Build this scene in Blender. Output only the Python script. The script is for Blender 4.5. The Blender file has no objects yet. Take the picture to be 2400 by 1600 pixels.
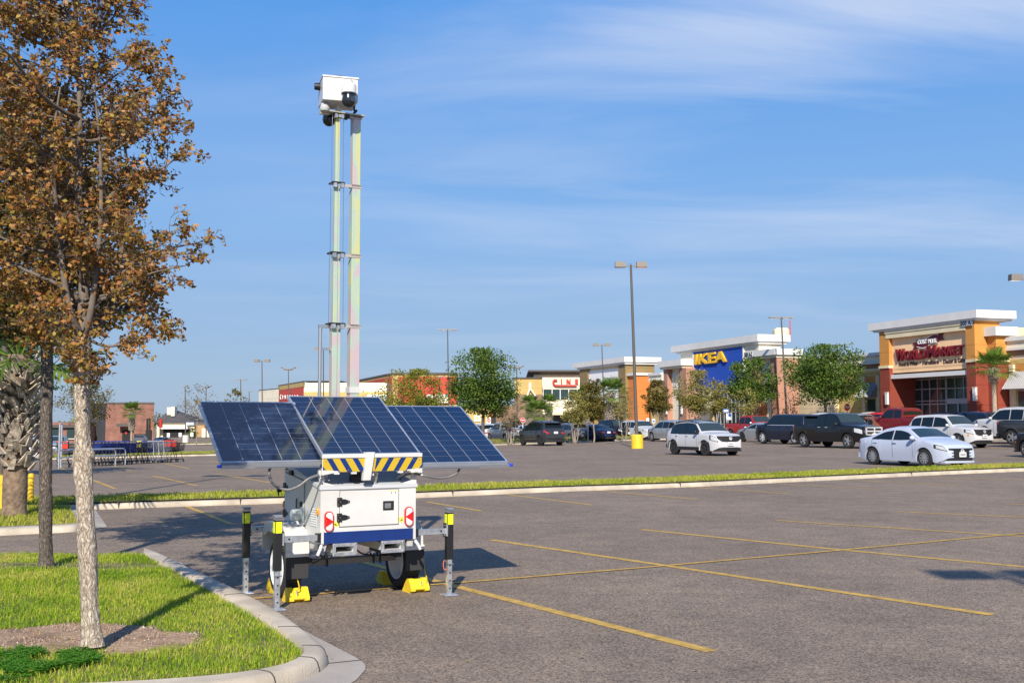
import bpy, bmesh, math, random
import numpy as np
from mathutils import Vector, Matrix
from mathutils.noise import noise as pnoise
sc = bpy.context.scene
COL = sc.collection
rad = math.radians

# ------------------------------------------------------------------ camera
CAMH, PITCH, FPX = 1.7, rad(4.07), 2600.0
cam_d = bpy.data.cameras.new('camera'); cam = bpy.data.objects.new('camera', cam_d); COL.objects.link(cam)
cam_d.sensor_width = 36; cam_d.lens = 36 * FPX / 2400; cam_d.clip_end = 5000; cam_d.clip_start = 0.1
cam.location = (0, 0, CAMH); cam.rotation_euler = (rad(90) + PITCH, 0, 0)
sc.camera = cam
# ------------------------------------------------------------------ sun + sky
SUN_AZ = Vector((0.05, 1.0)).normalized()      # ground direction the light travels
SUN_EL = rad(33)
sd = bpy.data.lights.new('sun', 'SUN'); sun = bpy.data.objects.new('sun', sd); COL.objects.link(sun)
sd.energy = 5.0; sd.angle = rad(0.5); sd.color = (1.0, 0.91, 0.79)
ldir = Vector((SUN_AZ.x * math.cos(SUN_EL), SUN_AZ.y * math.cos(SUN_EL), -math.sin(SUN_EL)))
sun.rotation_euler = ldir.to_track_quat('-Z', 'Y').to_euler(); sun.location = (-4, -20, 30)
SKYG = 8.0
wd = bpy.data.worlds.new('World'); sc.world = wd; wd.use_nodes = True
nt = wd.node_tree; nt.nodes.clear()
def N(tree, t, **kw):
    n = tree.nodes.new(t)
    for k, v in kw.items(): setattr(n, k, v)
    return n
out = N(nt, 'ShaderNodeOutputWorld'); bg = N(nt, 'ShaderNodeBackground'); sky = N(nt, 'ShaderNodeTexSky')
sky.sky_type = 'NISHITA'; sky.sun_disc = False; sky.sun_elevation = SUN_EL
sky.sun_rotation = math.atan2(-SUN_AZ.x, -SUN_AZ.y); sky.altitude = 0; sky.air_density = 1.0; sky.dust_density = 0.35; sky.ozone_density = 4.0
bg.inputs['Strength'].default_value = 0.105
# thin cirrus: noise on the direction projected to a high flat layer
tc = N(nt, 'ShaderNodeTexCoord'); sep = N(nt, 'ShaderNodeSeparateXYZ'); nt.links.new(tc.outputs['Generated'], sep.inputs[0])
def M(op, a, b=None, c=None, tree=nt, clamp=False):
    n = N(tree, 'ShaderNodeMath', operation=op); n.use_clamp = clamp
    for i, v in enumerate((a, b, c)):
        if v is None: continue
        if isinstance(v, (int, float)): n.inputs[i].default_value = v
        else: tree.links.new(v, n.inputs[i])
    return n.outputs[0]
zc = M('ADD', M('MAXIMUM', sep.outputs['Z'], 0.0), 0.12)
cx, cy = M('DIVIDE', sep.outputs['X'], zc), M('DIVIDE', sep.outputs['Y'], zc)
comb = N(nt, 'ShaderNodeCombineXYZ'); nt.links.new(cx, comb.inputs[0]); nt.links.new(cy, comb.inputs[1])
mp = N(nt, 'ShaderNodeMapping'); nt.links.new(comb.outputs[0], mp.inputs[0])
mp.inputs['Rotation'].default_value = (0, 0, rad(-14)); mp.inputs['Scale'].default_value = (0.55, 1.5, 1); mp.inputs['Location'].default_value = (5.1, 1.3, 0)
n1 = N(nt, 'ShaderNodeTexNoise'); n1.inputs['Scale'].default_value = 1.3; n1.inputs['Detail'].default_value = 7; n1.inputs['Roughness'].default_value = 0.55; n1.inputs['Distortion'].default_value = 0.5
nt.links.new(mp.outputs[0], n1.inputs['Vector'])
n2 = N(nt, 'ShaderNodeTexNoise'); n2.inputs['Scale'].default_value = 0.55; n2.inputs['Detail'].default_value = 2
nt.links.new(mp.outputs[0], n2.inputs['Vector'])
cl = M('MULTIPLY', M('SUBTRACT', n1.outputs['Fac'], 0.40), 4.2, clamp=True)
cl2 = M('MULTIPLY', M('SUBTRACT', n2.outputs['Fac'], 0.40), 5.0, clamp=True)
side = M('ADD', M('MULTIPLY', sep.outputs['X'], 1.1), 0.58, clamp=True)   # more cirrus over the shops
cloud = M('MULTIPLY', M('MULTIPLY', M('MULTIPLY', cl, cl2), side), M('MULTIPLY', M('ADD', M('MULTIPLY', sep.outputs['Z'], 2.6), 0.15, clamp=True), 0.85), clamp=True)
mix = N(nt, 'ShaderNodeMix', data_type='RGBA'); nt.links.new(cloud, mix.inputs['Factor'])
ramp = N(nt, 'ShaderNodeValToRGB'); nt.links.new(M('MULTIPLY', M('MAXIMUM', sep.outputs['Z'], 0.0), 1.0), ramp.inputs[0])
els = ramp.color_ramp.elements
for i, (p_, c_) in enumerate(((0.0, (.27, .38, .555)), (0.07, (.245, .38, .60)), (0.18, (.195, .385, .71)), (0.37, (.080, .30, .75)), (0.8, (.03, .16, .55)))):
    e_ = els[i] if i < 2 else els.new(p_)
    e_.position = p_; e_.color = (*c_, 1)
gain = N(nt, 'ShaderNodeMix', data_type='RGBA', blend_type='MULTIPLY'); gain.inputs['Factor'].default_value = 1.0
nt.links.new(ramp.outputs[0], gain.inputs['A']); gain.inputs['B'].default_value = (SKYG, SKYG, SKYG, 1)
clear = N(nt, 'ShaderNodeMix', data_type='RGBA'); clear.inputs['Factor'].default_value = 0.86
nt.links.new(sky.outputs[0], clear.inputs['A']); nt.links.new(gain.outputs['Result'], clear.inputs['B'])
nt.links.new(clear.outputs['Result'], mix.inputs['A']); mix.inputs['B'].default_value = (SKYG * .60, SKYG * .67, SKYG * .82, 1)
nt.links.new(mix.outputs['Result'], bg.inputs[0]); nt.links.new(bg.outputs[0], out.inputs[0])
sc.view_settings.view_transform = 'Standard'; sc.view_settings.look = 'None'
sc.view_settings.exposure = 0.42; sc.view_settings.gamma = 1.0
try: sc.view_settings.use_curve_mapping = False
except Exception: pass
sc.render.engine = 'CYCLES'
sc.cycles.max_bounces = 6; sc.cycles.transparent_max_bounces = 8; sc.cycles.use_denoising = True

# ------------------------------------------------------------------ geometry of the place
def g(x, y):                        # the lot falls gently to the far left, rises to the shops
    xx = min(max(x, -80), 45); yy = min(max(y, 0), 200)
    t = min(max((y - 25) / 50, 0), 1); t = t * t * (3 - 2 * t)
    return (0.02 * xx - 0.0026 * yy) * t
def ray(px, py):
    u, v = (px - 1200) / FPX, -(py - 800) / FPX
    c, s = math.cos(PITCH), math.sin(PITCH)
    return Vector((u, c - v * s, s + v * c))
def P(px, py, h=0.0):               # photo pixel -> point h above the ground
    r = ray(px, py)
    lo, hi = 2.0, 900.0
    f = lambda t: CAMH + r.z * t - g(r.x * t, r.y * t) - h
    for _ in range(60):
        m = (lo + hi) / 2
        if f(m) > 0: lo = m
        else: hi = m
    return Vector((r.x * lo, r.y * lo, CAMH + r.z * lo))
def PD(px, py, Y):                  # photo pixel -> point at distance Y
    r = ray(px, py); t = Y / r.y
    return Vector((r.x * t, Y, CAMH + r.z * t))
def GX(px, Y):                      # ground point below pixel column at distance Y
    r = ray(px, 985); x = r.x * Y / r.y
    return Vector((x, Y, g(x, Y)))
YAW = rad(29.4)
FWD, RGT = Vector((-math.sin(YAW), math.cos(YAW), 0)), Vector((math.cos(YAW), math.sin(YAW), 0))

# ------------------------------------------------------------------ materials
MATS = {}
def lin(c): return tuple(c) if len(c) == 4 else tuple(c) + (1.0,)
def mat(name, col, rough=0.6, metal=0.0, var=0.0, vscale=3.0, bump=0.0, bscale=40.0, coat=0.0, spec=None, col2=None, vdetail=4, stretch=None, trans=0.0):
    if name in MATS: return MATS[name]
    m = bpy.data.materials.new(name); m.use_nodes = True; MATS[name] = m
    t = m.node_tree; b = t.nodes['Principled BSDF']
    b.inputs['Base Color'].default_value = lin(col); b.inputs['Roughness'].default_value = rough; b.inputs['Metallic'].default_value = metal
    if coat: b.inputs['Coat Weight'].default_value = coat; b.inputs['Coat Roughness'].default_value = 0.05
    if spec is not None: b.inputs['Specular IOR Level'].default_value = spec
    if trans: b.inputs['Transmission Weight'].default_value = trans
    if var or col2 or bump:
        c = t.nodes.new('ShaderNodeTexCoord'); src = c.outputs['Object']
        if stretch:
            mpn = t.nodes.new('ShaderNodeMapping'); mpn.inputs['Scale'].default_value = stretch; t.links.new(src, mpn.inputs[0]); src = mpn.outputs[0]
    if var or col2:
        n = t.nodes.new('ShaderNodeTexNoise'); n.inputs['Scale'].default_value = vscale; n.inputs['Detail'].default_value = vdetail
        t.links.new(src, n.inputs['Vector'])
        r = t.nodes.new('ShaderNodeValToRGB'); t.links.new(n.outputs['Fac'], r.inputs[0])
        r.color_ramp.elements[0].position = 0.32; r.color_ramp.elements[1].position = 0.68
        a = [x * (1 - var) for x in col[:3]]; bb = list(col2[:3]) if col2 else [min(1, x * (1 + var)) for x in col[:3]]
        r.color_ramp.elements[0].color = lin(a); r.color_ramp.elements[1].color = lin(bb)
        t.links.new(r.outputs[0], b.inputs['Base Color'])
    if bump:
        n = t.nodes.new('ShaderNodeTexNoise'); n.inputs['Scale'].default_value = bscale; n.inputs['Detail'].default_value = 5
        t.links.new(src, n.inputs['Vector'])
        bp = t.nodes.new('ShaderNodeBump'); bp.inputs['Strength'].default_value = bump; bp.inputs['Distance'].default_value = 0.02
        t.links.new(n.outputs['Fac'], bp.inputs['Height']); t.links.new(bp.outputs[0], b.inputs['Normal'])
    return m
def leafmat(name, cols, transl=0.35, patch=0.0, pscale=1.2):
    if name in MATS: return MATS[name]
    m = bpy.data.materials.new(name); m.use_nodes = True; MATS[name] = m
    t = m.node_tree; b = t.nodes['Principled BSDF']; o = t.nodes['Material Output']
    gnode = t.nodes.new('ShaderNodeNewGeometry'); r = t.nodes.new('ShaderNodeValToRGB'); r.color_ramp.interpolation = 'LINEAR'
    while len(r.color_ramp.elements) < len(cols): r.color_ramp.elements.new(0.5)
    for i, c in enumerate(cols):
        r.color_ramp.elements[i].position = i / max(1, len(cols) - 1); r.color_ramp.elements[i].color = lin(c)
    if patch:
        c = t.nodes.new('ShaderNodeTexCoord'); n = t.nodes.new('ShaderNodeTexNoise'); n.inputs['Scale'].default_value = pscale; n.inputs['Detail'].default_value = 5; n.inputs['Roughness'].default_value = .65
        t.links.new(c.outputs['Object'], n.inputs['Vector']); ma = t.nodes.new('ShaderNodeMath'); ma.operation = 'MULTIPLY_ADD'; t.links.new(n.outputs['Fac'], ma.inputs[0]); ma.inputs[1].default_value = patch; ma.inputs[2].default_value = -patch * .5 + .11
        mb_ = t.nodes.new('ShaderNodeMath'); mb_.operation = 'MULTIPLY_ADD'; t.links.new(gnode.outputs['Random Per Island'], mb_.inputs[0]); mb_.inputs[1].default_value = .75; t.links.new(ma.outputs[0], mb_.inputs[2]); mb_.use_clamp = True; t.links.new(mb_.outputs[0], r.inputs[0])
    else: t.links.new(gnode.outputs['Random Per Island'], r.inputs[0])
    t.links.new(r.outputs[0], b.inputs['Base Color'])
    b.inputs['Roughness'].default_value = 0.55; b.inputs['Specular IOR Level'].default_value = 0.25
    tr = t.nodes.new('ShaderNodeBsdfTranslucent'); t.links.new(r.outputs[0], tr.inputs[0])
    mx = t.nodes.new('ShaderNodeMixShader'); mx.inputs[0].default_value = transl
    t.links.new(b.outputs[0], mx.inputs[1]); t.links.new(tr.outputs[0], mx.inputs[2]); t.links.new(mx.outputs[0], o.inputs[0])
    return m

def barkmat(name, dark, mid, light, sc_=(50, 50, 11)):
    m = bpy.data.materials.new(name); m.use_nodes = True; MATS[name] = m; t = m.node_tree; b = t.nodes['Principled BSDF']
    c = t.nodes.new('ShaderNodeTexCoord'); dn = t.nodes.new('ShaderNodeTexNoise'); dn.inputs['Scale'].default_value = 9; dn.inputs['Detail'].default_value = 4
    t.links.new(c.outputs['Object'], dn.inputs['Vector'])
    va = t.nodes.new('ShaderNodeVectorMath'); va.operation = 'MULTIPLY_ADD'; va.inputs[1].default_value = (.10, .10, .10)
    t.links.new(dn.outputs['Color'], va.inputs[0]); t.links.new(c.outputs['Object'], va.inputs[2])
    mp = t.nodes.new('ShaderNodeMapping'); mp.inputs['Scale'].default_value = sc_; t.links.new(va.outputs[0], mp.inputs[0])
    v = t.nodes.new('ShaderNodeTexVoronoi'); v.feature = 'DISTANCE_TO_EDGE'; v.inputs['Scale'].default_value = 1.0; t.links.new(mp.outputs[0], v.inputs['Vector'])
    n2 = t.nodes.new('ShaderNodeTexNoise'); n2.inputs['Scale'].default_value = 2.2; n2.inputs['Detail'].default_value = 10; n2.inputs['Roughness'].default_value = .75; t.links.new(mp.outputs[0], n2.inputs['Vector'])
    ad = t.nodes.new('ShaderNodeMath'); ad.operation = 'MULTIPLY_ADD'; t.links.new(n2.outputs['Fac'], ad.inputs[0]); ad.inputs[1].default_value = .85; t.links.new(v.outputs['Distance'], ad.inputs[2])
    r = t.nodes.new('ShaderNodeValToRGB'); t.links.new(ad.outputs[0], r.inputs[0]); e = r.color_ramp.elements; e.new(.5)
    for i, (p, k) in enumerate(((.36, dark), (.56, mid), (.86, light))): e[i].position = p; e[i].color = lin(k)
    t.links.new(r.outputs[0], b.inputs['Base Color']); b.inputs['Roughness'].default_value = .95; b.inputs['Specular IOR Level'].default_value = .2
    bp = t.nodes.new('ShaderNodeBump'); bp.inputs['Strength'].default_value = 1.0; bp.inputs['Distance'].default_value = .010
    t.links.new(ad.outputs[0], bp.inputs['Height']); t.links.new(bp.outputs[0], b.inputs['Normal']); return m

# ------------------------------------------------------------------ mesh building
class MB:
    def __init__(s): s.v, s.f, s.m = [], [], []
    def add(s, vs, fs, mi=0):
        k = len(s.v); s.v += [tuple(p) for p in vs]; s.f += [tuple(i + k for i in f) for f in fs]; s.m += [mi] * len(fs); return s
    def hexa(s, c8, mi=0):          # bottom 4 ccw, top 4 ccw
        return s.add(c8, [(3, 2, 1, 0), (4, 5, 6, 7), (0, 1, 5, 4), (1, 2, 6, 5), (2, 3, 7, 6), (3, 0, 4, 7)], mi)
    def box(s, x0, x1, y0, y1, z0, z1, mi=0, M=None, bev=0.0):
        x0, x1 = sorted((x0, x1)); y0, y1 = sorted((y0, y1)); z0, z1 = sorted((z0, z1))
        if bev:
            b = min(bev, (x1 - x0) / 2.1, (y1 - y0) / 2.1, (z1 - z0) / 2.1)
            vs, ring = [], []
            for z, e in ((z0, b), (z0 + b, 0), (z1 - b, 0), (z1, b)):
                vs += [(x0 + b, y0 + e, z), (x1 - b, y0 + e, z), (x1 - e, y0 + b, z), (x1 - e, y1 - b, z), (x1 - b, y1 - e, z), (x0 + b, y1 - e, z), (x0 + e, y1 - b, z), (x0 + e, y0 + b, z)]
            fs = [tuple(range(7, -1, -1)), tuple(range(24, 32))]
            for r in range(3):
                for i in range(8): fs.append((r * 8 + i, r * 8 + (i + 1) % 8, r * 8 + 8 + (i + 1) % 8, r * 8 + 8 + i))
        else:
            vs = [(x0, y0, z0), (x1, y0, z0), (x1, y1, z0), (x0, y1, z0), (x0, y0, z1), (x1, y0, z1), (x1, y1, z1), (x0, y1, z1)]
            fs = [(3, 2, 1, 0), (4, 5, 6, 7), (0, 1, 5, 4), (1, 2, 6, 5), (2, 3, 7, 6), (3, 0, 4, 7)]
        if M is not None: vs = [M @ Vector(p) for p in vs]
        return s.add(vs, fs, mi)
    def tube(s, pts, r, n=8, mi=0, caps=True, flat=1.0):
        pts = [Vector(p) for p in pts]; rs = r if isinstance(r, (list, tuple)) else [r] * len(pts)
        k = len(s.v); up = Vector((0, 0, 1)); u = None
        for i, p in enumerate(pts):
            d = (pts[min(i + 1, len(pts) - 1)] - pts[max(i - 1, 0)])
            d = d.normalized() if d.length > 1e-9 else Vector((0, 0, 1))
            if u is None: u = d.cross(up if abs(d.z) < .95 else Vector((1, 0, 0))).normalized()
            else:
                u = (u - d * u.dot(d)); u = u.normalized() if u.length > 1e-6 else d.orthogonal().normalized()
            w = d.cross(u)
            for j in range(n):
                a = 2 * math.pi * j / n; s.v.append(tuple(p + (u * math.cos(a) + w * math.sin(a) * flat) * rs[i]))
        for i in range(len(pts) - 1):
            for j in range(n):
                s.f.append((k + i * n + j, k + i * n + (j + 1) % n, k + (i + 1) * n + (j + 1) % n, k + (i + 1) * n + j)); s.m.append(mi)
        if caps:
            s.f.append(tuple(k + j for j in range(n - 1, -1, -1))); s.f.append(tuple(k + (len(pts) - 1) * n + j for j in range(n))); s.m += [mi, mi]
        return s
    def lathe(s, prof, n=20, axis='z', c=(0, 0, 0), mi=0, M=None, caps=True):   # prof: (radius, height)
        k = len(s.v); c = Vector(c)
        for (r, h) in prof:
            for j in range(n):
                a = 2 * math.pi * j / n; ca, sa = r * math.cos(a), r * math.sin(a)
                p = Vector((ca, sa, h)) if axis == 'z' else (Vector((h, ca, sa)) if axis == 'x' else Vector((sa, h, ca)))
                p = p + c
                s.v.append(tuple(M @ p if M is not None else p))
        for i in range(len(prof) - 1):
            for j in range(n):
                s.f.append((k + i * n + j, k + i * n + (j + 1) % n, k + (i + 1) * n + (j + 1) % n, k + (i + 1) * n + j)); s.m.append(mi)
        if caps: s.f.append(tuple(k + j for j in range(n - 1, -1, -1))); s.f.append(tuple(k + (len(prof) - 1) * n + j for j in range(n))); s.m += [mi, mi]
        return s
    def prism(s, poly, z0, z1, mi=0, fn=None):     # poly (x,y) ; fn maps (a,b,h)->point
        n = len(poly); fn = fn or (lambda a, b, h: (a, b, h))
        vs = [fn(a, b, z0) for a, b in poly] + [fn(a, b, z1) for a, b in poly]
        fs = [tuple(range(n - 1, -1, -1)), tuple(range(n, 2 * n))] + [(i, (i + 1) % n, n + (i + 1) % n, n + i) for i in range(n)]
        return s.add(vs, fs, mi)
    def grid(s, rows, mi=0, close=False):
        k = len(s.v); n = len(rows[0])
        for r in rows: s.v += [tuple(p) for p in r]
        for i in range(len(rows) - 1):
            for j in range(n if close else n - 1):
                s.f.append((k + i * n + j, k + i * n + (j + 1) % n, k + (i + 1) * n + (j + 1) % n, k + (i + 1) * n + j)); s.m.append(mi)
        return s
    def build(s, name, mats, parent=None, smooth=None, loc=None, recalc=True):
        me = bpy.data.meshes.new(name); me.from_pydata(s.v, [], s.f); 
        if not isinstance(mats, (list, tuple)): mats = [mats]
        for m in mats: me.materials.append(m)
        if len(mats) > 1: me.polygons.foreach_set('material_index', s.m)
        if recalc:
            bm = bmesh.new(); bm.from_mesh(me); bmesh.ops.recalc_face_normals(bm, faces=bm.faces[:]); bm.to_mesh(me); bm.free()
        if smooth is not None:
            me.shade_smooth()
            if smooth < 180: me.set_sharp_from_angle(angle=rad(smooth))
        me.update()
        o = bpy.data.objects.new(name, me); COL.objects.link(o)
        if parent is not None: o.parent = parent
        if loc is not None: o.location = loc
        return o
def npmesh(name, V, F, mats, parent=None, smooth=False):      # numpy mesh: F (n,k)
    V = np.asarray(V, dtype=np.float32); F = np.asarray(F, dtype=np.int32)
    me = bpy.data.meshes.new(name); n, k = F.shape
    me.vertices.add(len(V)); me.vertices.foreach_set('co', V.ravel())
    me.loops.add(n * k); me.loops.foreach_set('vertex_index', F.ravel())
    me.polygons.add(n); me.polygons.foreach_set('loop_start', np.arange(0, n * k, k, dtype=np.int32))
    me.update(calc_edges=True)
    for m in (mats if isinstance(mats, (list, tuple)) else [mats]): me.materials.append(m)
    if smooth: me.shade_smooth()
    o = bpy.data.objects.new(name, me); COL.objects.link(o)
    if parent is not None: o.parent = parent
    return o
def tag(o, label=None, cat=None, group=None, kind=None):
    if label: o['label'] = label
    if cat: o['category'] = cat
    if group: o['group'] = group
    if kind: o['kind'] = kind
    return o
def thing(name, label, cat, loc=(0, 0, 0), rotz=0.0, group=None):
    o = bpy.data.objects.new(name, None); COL.objects.link(o); o.empty_display_size = 0.2
    o.location = loc; o.rotation_euler = (0, 0, rotz); return tag(o, label, cat, group)
def copy_thing(o, loc=None, rotz=None, label=None, group=None, scale=None):
    r = o.copy(); COL.objects.link(r)
    if loc is not None: r.location = loc
    if rotz is not None: r.rotation_euler = (0, 0, rotz)
    if scale is not None: r.scale = scale if hasattr(scale, '__len__') else (scale,) * 3
    if label: r['label'] = label
    if group: r['group'] = group
    def rec(a, b):
        for ch in list(a.children):
            c = ch.copy(); COL.objects.link(c); c.parent = b; rec(ch, c)
    rec(o, r); return r
def structure(o): o['kind'] = 'structure'; return o
def text_mesh(name, body, size, depth, m, parent, Mx, offset=0.0, space=1.0, align='CENTER', sx=1.0, vec=0.0):
    cu = bpy.data.curves.new(name, 'FONT'); cu.body = body; cu.size = size; cu.extrude = depth; cu.offset = offset; cu.space_character = space
    cu.align_x = align; cu.align_y = 'CENTER'; cu.resolution_u = 3
    to = bpy.data.objects.new('tmp', cu); COL.objects.link(to)
    dg = bpy.context.evaluated_depsgraph_get(); dg.update()
    me = bpy.data.meshes.new_from_object(to.evaluated_get(dg)); bpy.data.objects.remove(to)
    me.transform(Matrix.Diagonal((sx, 1, 1, 1))); me.transform(Mx); me.name = name; me.materials.clear(); me.materials.append(m)
    o = bpy.data.objects.new(name, me); COL.objects.link(o); o.parent = parent; return o
def pt_in_poly(x, y, poly):
    c = False; n = len(poly); j = n - 1
    for i in range(n):
        xi, yi, xj, yj = poly[i][0], poly[i][1], poly[j][0], poly[j][1]
        if (yi > y) != (yj > y) and x < (xj - xi) * (y - yi) / (yj - yi) + xi: c = not c
        j = i
    return c
def resample(pts, n):
    pts = [Vector(p) for p in pts]; L = [0]
    for a, b in zip(pts, pts[1:]): L.append(L[-1] + (b - a).length)
    o = []
    for i in range(n):
        s = L[-1] * i / (n - 1); k = 0
        while k < len(pts) - 2 and L[k + 1] < s: k += 1
        o.append(pts[k].lerp(pts[k + 1], (s - L[k]) / max(1e-9, L[k + 1] - L[k])))
    return o
# ================================================================== the setting
rng = np.random.default_rng(7); R = random.Random(11)
def asphalt():
    m = bpy.data.materials.new('asphalt'); m.use_nodes = True; t = m.node_tree; b = t.nodes['Principled BSDF']
    c = t.nodes.new('ShaderNodeTexCoord')
    def nz(s, d=3, rough=0.6):
        n = t.nodes.new('ShaderNodeTexNoise'); n.inputs['Scale'].default_value = s; n.inputs['Detail'].default_value = d; n.inputs['Roughness'].default_value = rough
        t.links.new(c.outputs['Object'], n.inputs['Vector']); return n.outputs['Fac']
    def ramp(f, p0, c0, p1, c1):
        r = t.nodes.new('ShaderNodeValToRGB'); t.links.new(f, r.inputs[0]); e = r.color_ramp.elements
        e[0].position, e[1].position = p0, p1; e[0].color, e[1].color = lin(c0), lin(c1); return r.outputs[0]
    def mx(a, bb, f, bt='MIX'):
        n = t.nodes.new('ShaderNodeMix'); n.data_type = 'RGBA'; n.blend_type = bt
        for s, v in ((n.inputs['A'], a), (n.inputs['B'], bb), (n.inputs['Factor'], f)):
            if isinstance(v, (int, float)): s.default_value = v
            elif isinstance(v, tuple): s.default_value = lin(v)
            else: t.links.new(v, s)
        return n.outputs['Result']
    base = ramp(nz(0.25, 5), 0.34, (0.196, 0.159, 0.124), 0.66, (0.254, 0.206, 0.160))
    base = mx(base, ramp(nz(1.7, 6, 0.7), 0.3, (0.78, 0.77, 0.78), 0.7, (1.16, 1.13, 1.09)), 1.0, 'MULTIPLY')
    v = t.nodes.new('ShaderNodeTexVoronoi'); v.inputs['Scale'].default_value = 70; t.links.new(c.outputs['Object'], v.inputs['Vector'])
    stone = t.nodes.new('ShaderNodeValToRGB'); t.links.new(v.outputs['Color'], stone.inputs[0]); e = stone.color_ramp.elements
    e[0].position, e[1].position = 0.15, 0.85; e[0].color, e[1].color = (0.36, 0.34, 0.33, 1), (1.62, 1.58, 1.50, 1)
    base = mx(base, stone.outputs[0], 0.75, 'MULTIPLY')
    base = mx(base, ramp(nz(160, 2), 0.40, (0.6, 0.6, 0.6), 0.62, (1.35, 1.33, 1.3)), 0.6, 'MULTIPLY')
    # old oil drips and tyre scuffs: blotches with a shape of their own
    base = mx(base, (0.075, 0.066, 0.06), ramp(nz(0.42, 8, 0.75), 0.575, (0, 0, 0), 0.70, (0.5, 0.5, 0.5)))
    wv = t.nodes.new('ShaderNodeTexVoronoi'); wv.feature = 'DISTANCE_TO_EDGE'; wv.inputs['Scale'].default_value = 0.23
    dn = t.nodes.new('ShaderNodeTexNoise'); dn.inputs['Scale'].default_value = 1.1; dn.inputs['Detail'].default_value = 6
    va = t.nodes.new('ShaderNodeVectorMath'); va.operation = 'MULTIPLY_ADD'; va.inputs[1].default_value = (1.6, 1.6, 0)
    t.links.new(c.outputs['Object'], dn.inputs['Vector']); t.links.new(dn.outputs['Color'], va.inputs[0]); t.links.new(c.outputs['Object'], va.inputs[2]); t.links.new(va.outputs[0], wv.inputs['Vector'])
    crack = ramp(wv.outputs['Distance'], 0.0, (0.28, 0.28, 0.28), 0.004, (0, 0, 0))
    base = mx(base, (0.06, 0.055, 0.052), crack)
    t.links.new(base, b.inputs['Base Color']); b.inputs['Roughness'].default_value = 0.88; b.inputs['Specular IOR Level'].default_value = 0.3
    bp = t.nodes.new('ShaderNodeBump'); bp.inputs['Strength'].default_value = 0.6; bp.inputs['Distance'].default_value = 0.008
    t.links.new(v.outputs['Distance'], bp.inputs['Height']); t.links.new(bp.outputs[0], b.inputs['Normal'])
    return m
ASPH = asphalt()
def axis(a, b, fine0, fine1, fs, cs):
    o = list(np.arange(fine0, fine1 + .001, fs)); x = fine0; s = fs
    while x > a: s = min(s * 1.25, cs); x -= s; o.insert(0, x)
    x = fine1; s = fs
    while x < b: s = min(s * 1.25, cs); x += s; o.append(x)
    return o
gx, gy = axis(-900, 900, -40, 45, 1.5, 60), axis(-60, 2500, 0, 110, 1.5, 90)
mb = MB(); mb.grid([[(x, y, g(x, y)) for x in gx] for y in gy])
structure(mb.build('parking_lot', ASPH, smooth=180))

CONC = mat('kerb_concrete', (0.47, 0.405, 0.31), 0.85, var=0.24, vscale=2.2, bump=0.25, bscale=60, vdetail=8)
GUT = mat('gutter_concrete', (0.36, 0.32, 0.27), 0.88, var=0.2, vscale=1.6, bump=0.25, bscale=60, vdetail=8)
def worn(name, c, c2, wear):
    m = mat(name, c, .75, var=.22, vscale=9, col2=c2, bump=.3, bscale=90, vdetail=8); t = m.node_tree; b = t.nodes['Principled BSDF']; src = b.inputs['Base Color'].links[0].from_socket
    tc_ = t.nodes.new('ShaderNodeTexCoord'); n = t.nodes.new('ShaderNodeTexNoise'); n.inputs['Scale'].default_value = 5; n.inputs['Detail'].default_value = 10; n.inputs['Roughness'].default_value = .8; t.links.new(tc_.outputs['Object'], n.inputs['Vector'])
    f = M('MULTIPLY', M('SUBTRACT', n.outputs['Fac'], wear, tree=t), 9.0, tree=t, clamp=True); mx = t.nodes.new('ShaderNodeMix'); mx.data_type = 'RGBA'; t.links.new(f, mx.inputs['Factor']); t.links.new(src, mx.inputs['A']); mx.inputs['B'].default_value = (.20, .165, .13, 1); t.links.new(mx.outputs['Result'], b.inputs['Base Color']); return m
YPAINT = worn('road_paint', (0.46, 0.29, 0.055), (0.60, 0.37, 0.07), .58)
YFAINT = mat('worn_road_paint', (0.25, 0.19, 0.10), 0.8, var=0.25, vscale=5, col2=(0.36, 0.26, 0.12), bump=0.3, bscale=90, vdetail=8)
SOILG = mat('turf_soil', (0.11, 0.12, 0.03), 0.95, var=0.35, vscale=5, col2=(0.24, 0.20, 0.07), vdetail=8)
DIRT = mat('bare_earth', (0.25, 0.155, 0.09), 0.95, var=0.3, vscale=4, col2=(0.39, 0.265, 0.165), bump=1.0, bscale=14, vdetail=9)
GRASS = leafmat('grass_blades', [(0.13, 0.25, 0.012), (0.23, 0.38, 0.018), (0.36, 0.48, 0.03), (0.50, 0.52, 0.06), (0.66, 0.57, 0.18)], 0.45, 1.9, 1.1)
GRASSF = leafmat('far_grass_blades', [(0.18, 0.27, 0.015), (0.32, 0.38, 0.03), (0.48, 0.46, 0.07), (0.60, 0.50, 0.14)], 0.4, 1.8, .45)
CLOV = leafmat('clover_leaves', [(0.05, 0.19, 0.015), (0.10, 0.30, 0.022), (0.18, 0.40, 0.04)], 0.4)

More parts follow.
